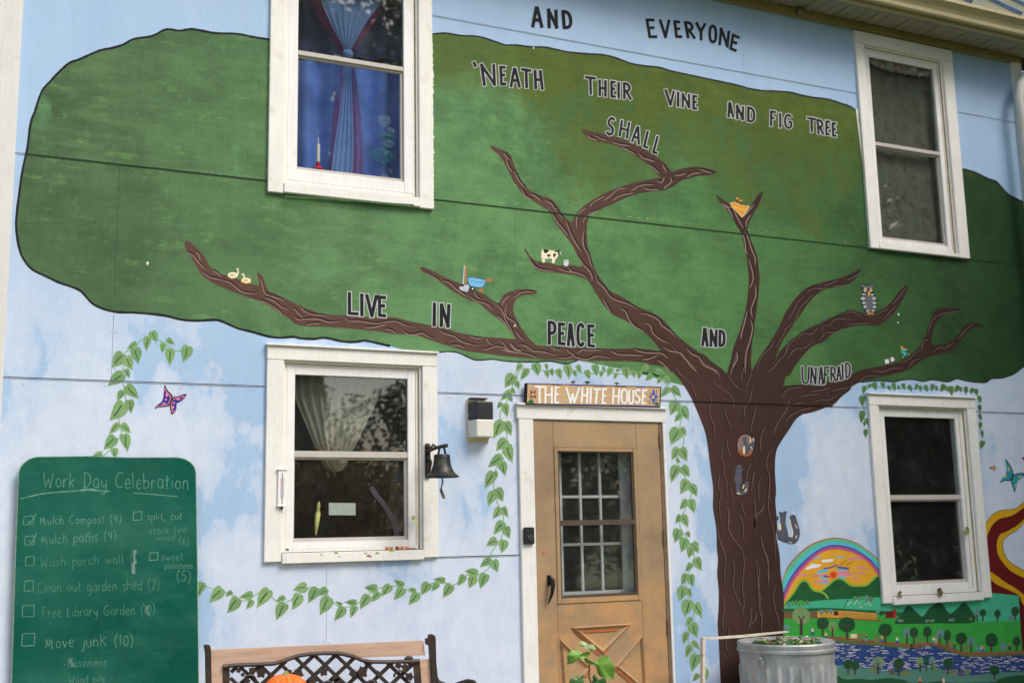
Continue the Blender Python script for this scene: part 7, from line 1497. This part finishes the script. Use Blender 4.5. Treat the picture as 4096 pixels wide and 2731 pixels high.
# ------------------------------------------------------------------ ground and garden behind the camera (seen in the panes), plus added shade trees
def gmat():
    m, t_, p = nodes_mat('lawn'); t_.links.new(ramp(t_, noise(t_, 2, 7, .7), [(.3, rgb(84, 96, 50)), (.7, rgb(120, 128, 72))]), p.inputs['Base Color']); p.inputs['Roughness'].default_value = .9; return m
V = [(-90, -90, 0), (90, -90, 0), (90, 60, 0), (-90, 60, 0)]; o = mesh_obj('ground', V, [(0, 1, 2, 3)], gmat()); o['kind'] = 'structure'
mb = MB(); mb.box(XL-.3, XR+.3, -1.9, .0, .004, .12); o = mb.build('porch_floor', paint('porch_concrete', rgb(160, 156, 148), .12)); o['kind'] = 'structure'
LGM = [leafmat('garden_leaf_green', rgb(118, 130, 74), rgb(150, 156, 96)), leafmat('garden_leaf_gold', rgb(196, 160, 80), rgb(214, 178, 98)), leafmat('garden_leaf_dark', rgb(84, 98, 58), rgb(108, 118, 72))]
BK = paint('garden_bark', rgb(92, 80, 68), .25)
def garden_tree(x, y, h, r, mi, lab, sq=1.0, nleaf=9000):
    rr = random.Random(int(x*31+y*17)); t = thing('tree', (x, y, 0), lab, 'tree', 'trees in the garden opposite the house')
    V = []; F = []; cl = [(Vector((x, y, h-r*sq))+Vector((rr.uniform(-1, 1)*r*.75, rr.uniform(-1, 1)*r*.75, rr.uniform(-1, 1)*r*.8*sq)), r*rr.uniform(.28, .5)) for _ in range(16)]
    for i in range(nleaf):
        c, cr_ = cl[rr.randrange(len(cl))]; d = Vector((rr.gauss(0, 1), rr.gauss(0, 1), rr.gauss(0, 1))).normalized()*cr_*rr.uniform(.6, 1.0)
        p = c+d; s_ = r*.018+.035; u = Vector((rr.uniform(-1, 1), rr.uniform(-1, 1), rr.uniform(-1, 1))).normalized()*s_; v = u.cross(Vector((rr.uniform(-1, 1), rr.uniform(-1, 1), rr.uniform(-1, 1)))).normalized()*s_*.7
        k = len(V); V += [p-u, p+v, p+u, p-v]; F.append((k, k+1, k+2, k+3))
    child(mesh_obj('crown', V, F, LGM[mi]), t)
    mb = MB(); mb.tube([(x, y, 0), (x+.1, y, h*.35), (x-.1, y+.1, h*.6), (x, y, h*.85)], [r*.1, r*.075, r*.05, .03], 8)
    for k in range(4): c = cl[k][0]; mb.tube([(x, y, h*.35+k*.3), Vector((x, y, h*.4+k*.3)).lerp(c, .6), c], [r*.05, r*.03, .02], 6)
    child(mb.build('trunk', BK, None, True), t)
for a in ((-9, -25, 7.5, 3.4, 0, 'bushy green tree at the left of the garden opposite'), (0, -28, 7.5, 3.4, 2, 'dark tree standing in the middle of the garden opposite'), (6.6, -24, 7.6, 2.4, 0, 'loose green tree opposite the house'), (11.8, -25, 5.8, 2.8, 2, 'low dark tree opposite, right of the loose one'), (15, -22, 5.2, 2.6, 2, 'second low dark tree further right in the garden'), (18, -14, 9, 3.6, 2, 'tall dark tree far right in the garden'), (23, -19, 10, 4.6, 2, 'dark tree beyond the right corner of the garden'), (-17, -22, 8, 4, 0, 'green tree beyond the left of the garden'), (7.4, -18, 3.6, 1.9, 1, 'low golden bush on the lawn opposite'), (4, -19, 2.4, 1.4, 1, 'small golden shrub on the lawn opposite'), (10, -17, 2.2, 1.3, 0, 'low green bush on the lawn opposite'), (14.5, -8, 8.5, 3.4, 2, 'dense tree added out of view to shade the right end of the house', 1.2, 16000), (11.5, -3.6, 8.2, 2.7, 2, 'thick dark tree added out of view to shade the wall near its right corner', 1.3, 18000), (9.9, -5.6, 9.6, 3.0, 2, 'tall thick tree added out of view to shade the right end of the wall', 1.3, 24000), (7.0, -20, 17.6, 5.0, 0, 'very tall tree with a high crown in the garden opposite', .8, 22000), (5.4, -17.2, 3.5, 1.9, 1, 'golden bush left of the taller golden bush opposite'), (10.6, -5.2, 3.2, 1.7, 2, 'low dark shrub added to darken the reflection in the lower right window', 1.0, 6000), (31, -24, 11, 5, 0, 'large green tree at the far right of the garden')):  # dense right-hand trees and shrub added to shade the wall and darken panes
    garden_tree(*a)

for o in ROOTS:
    if '_root' in o: del o['_root']
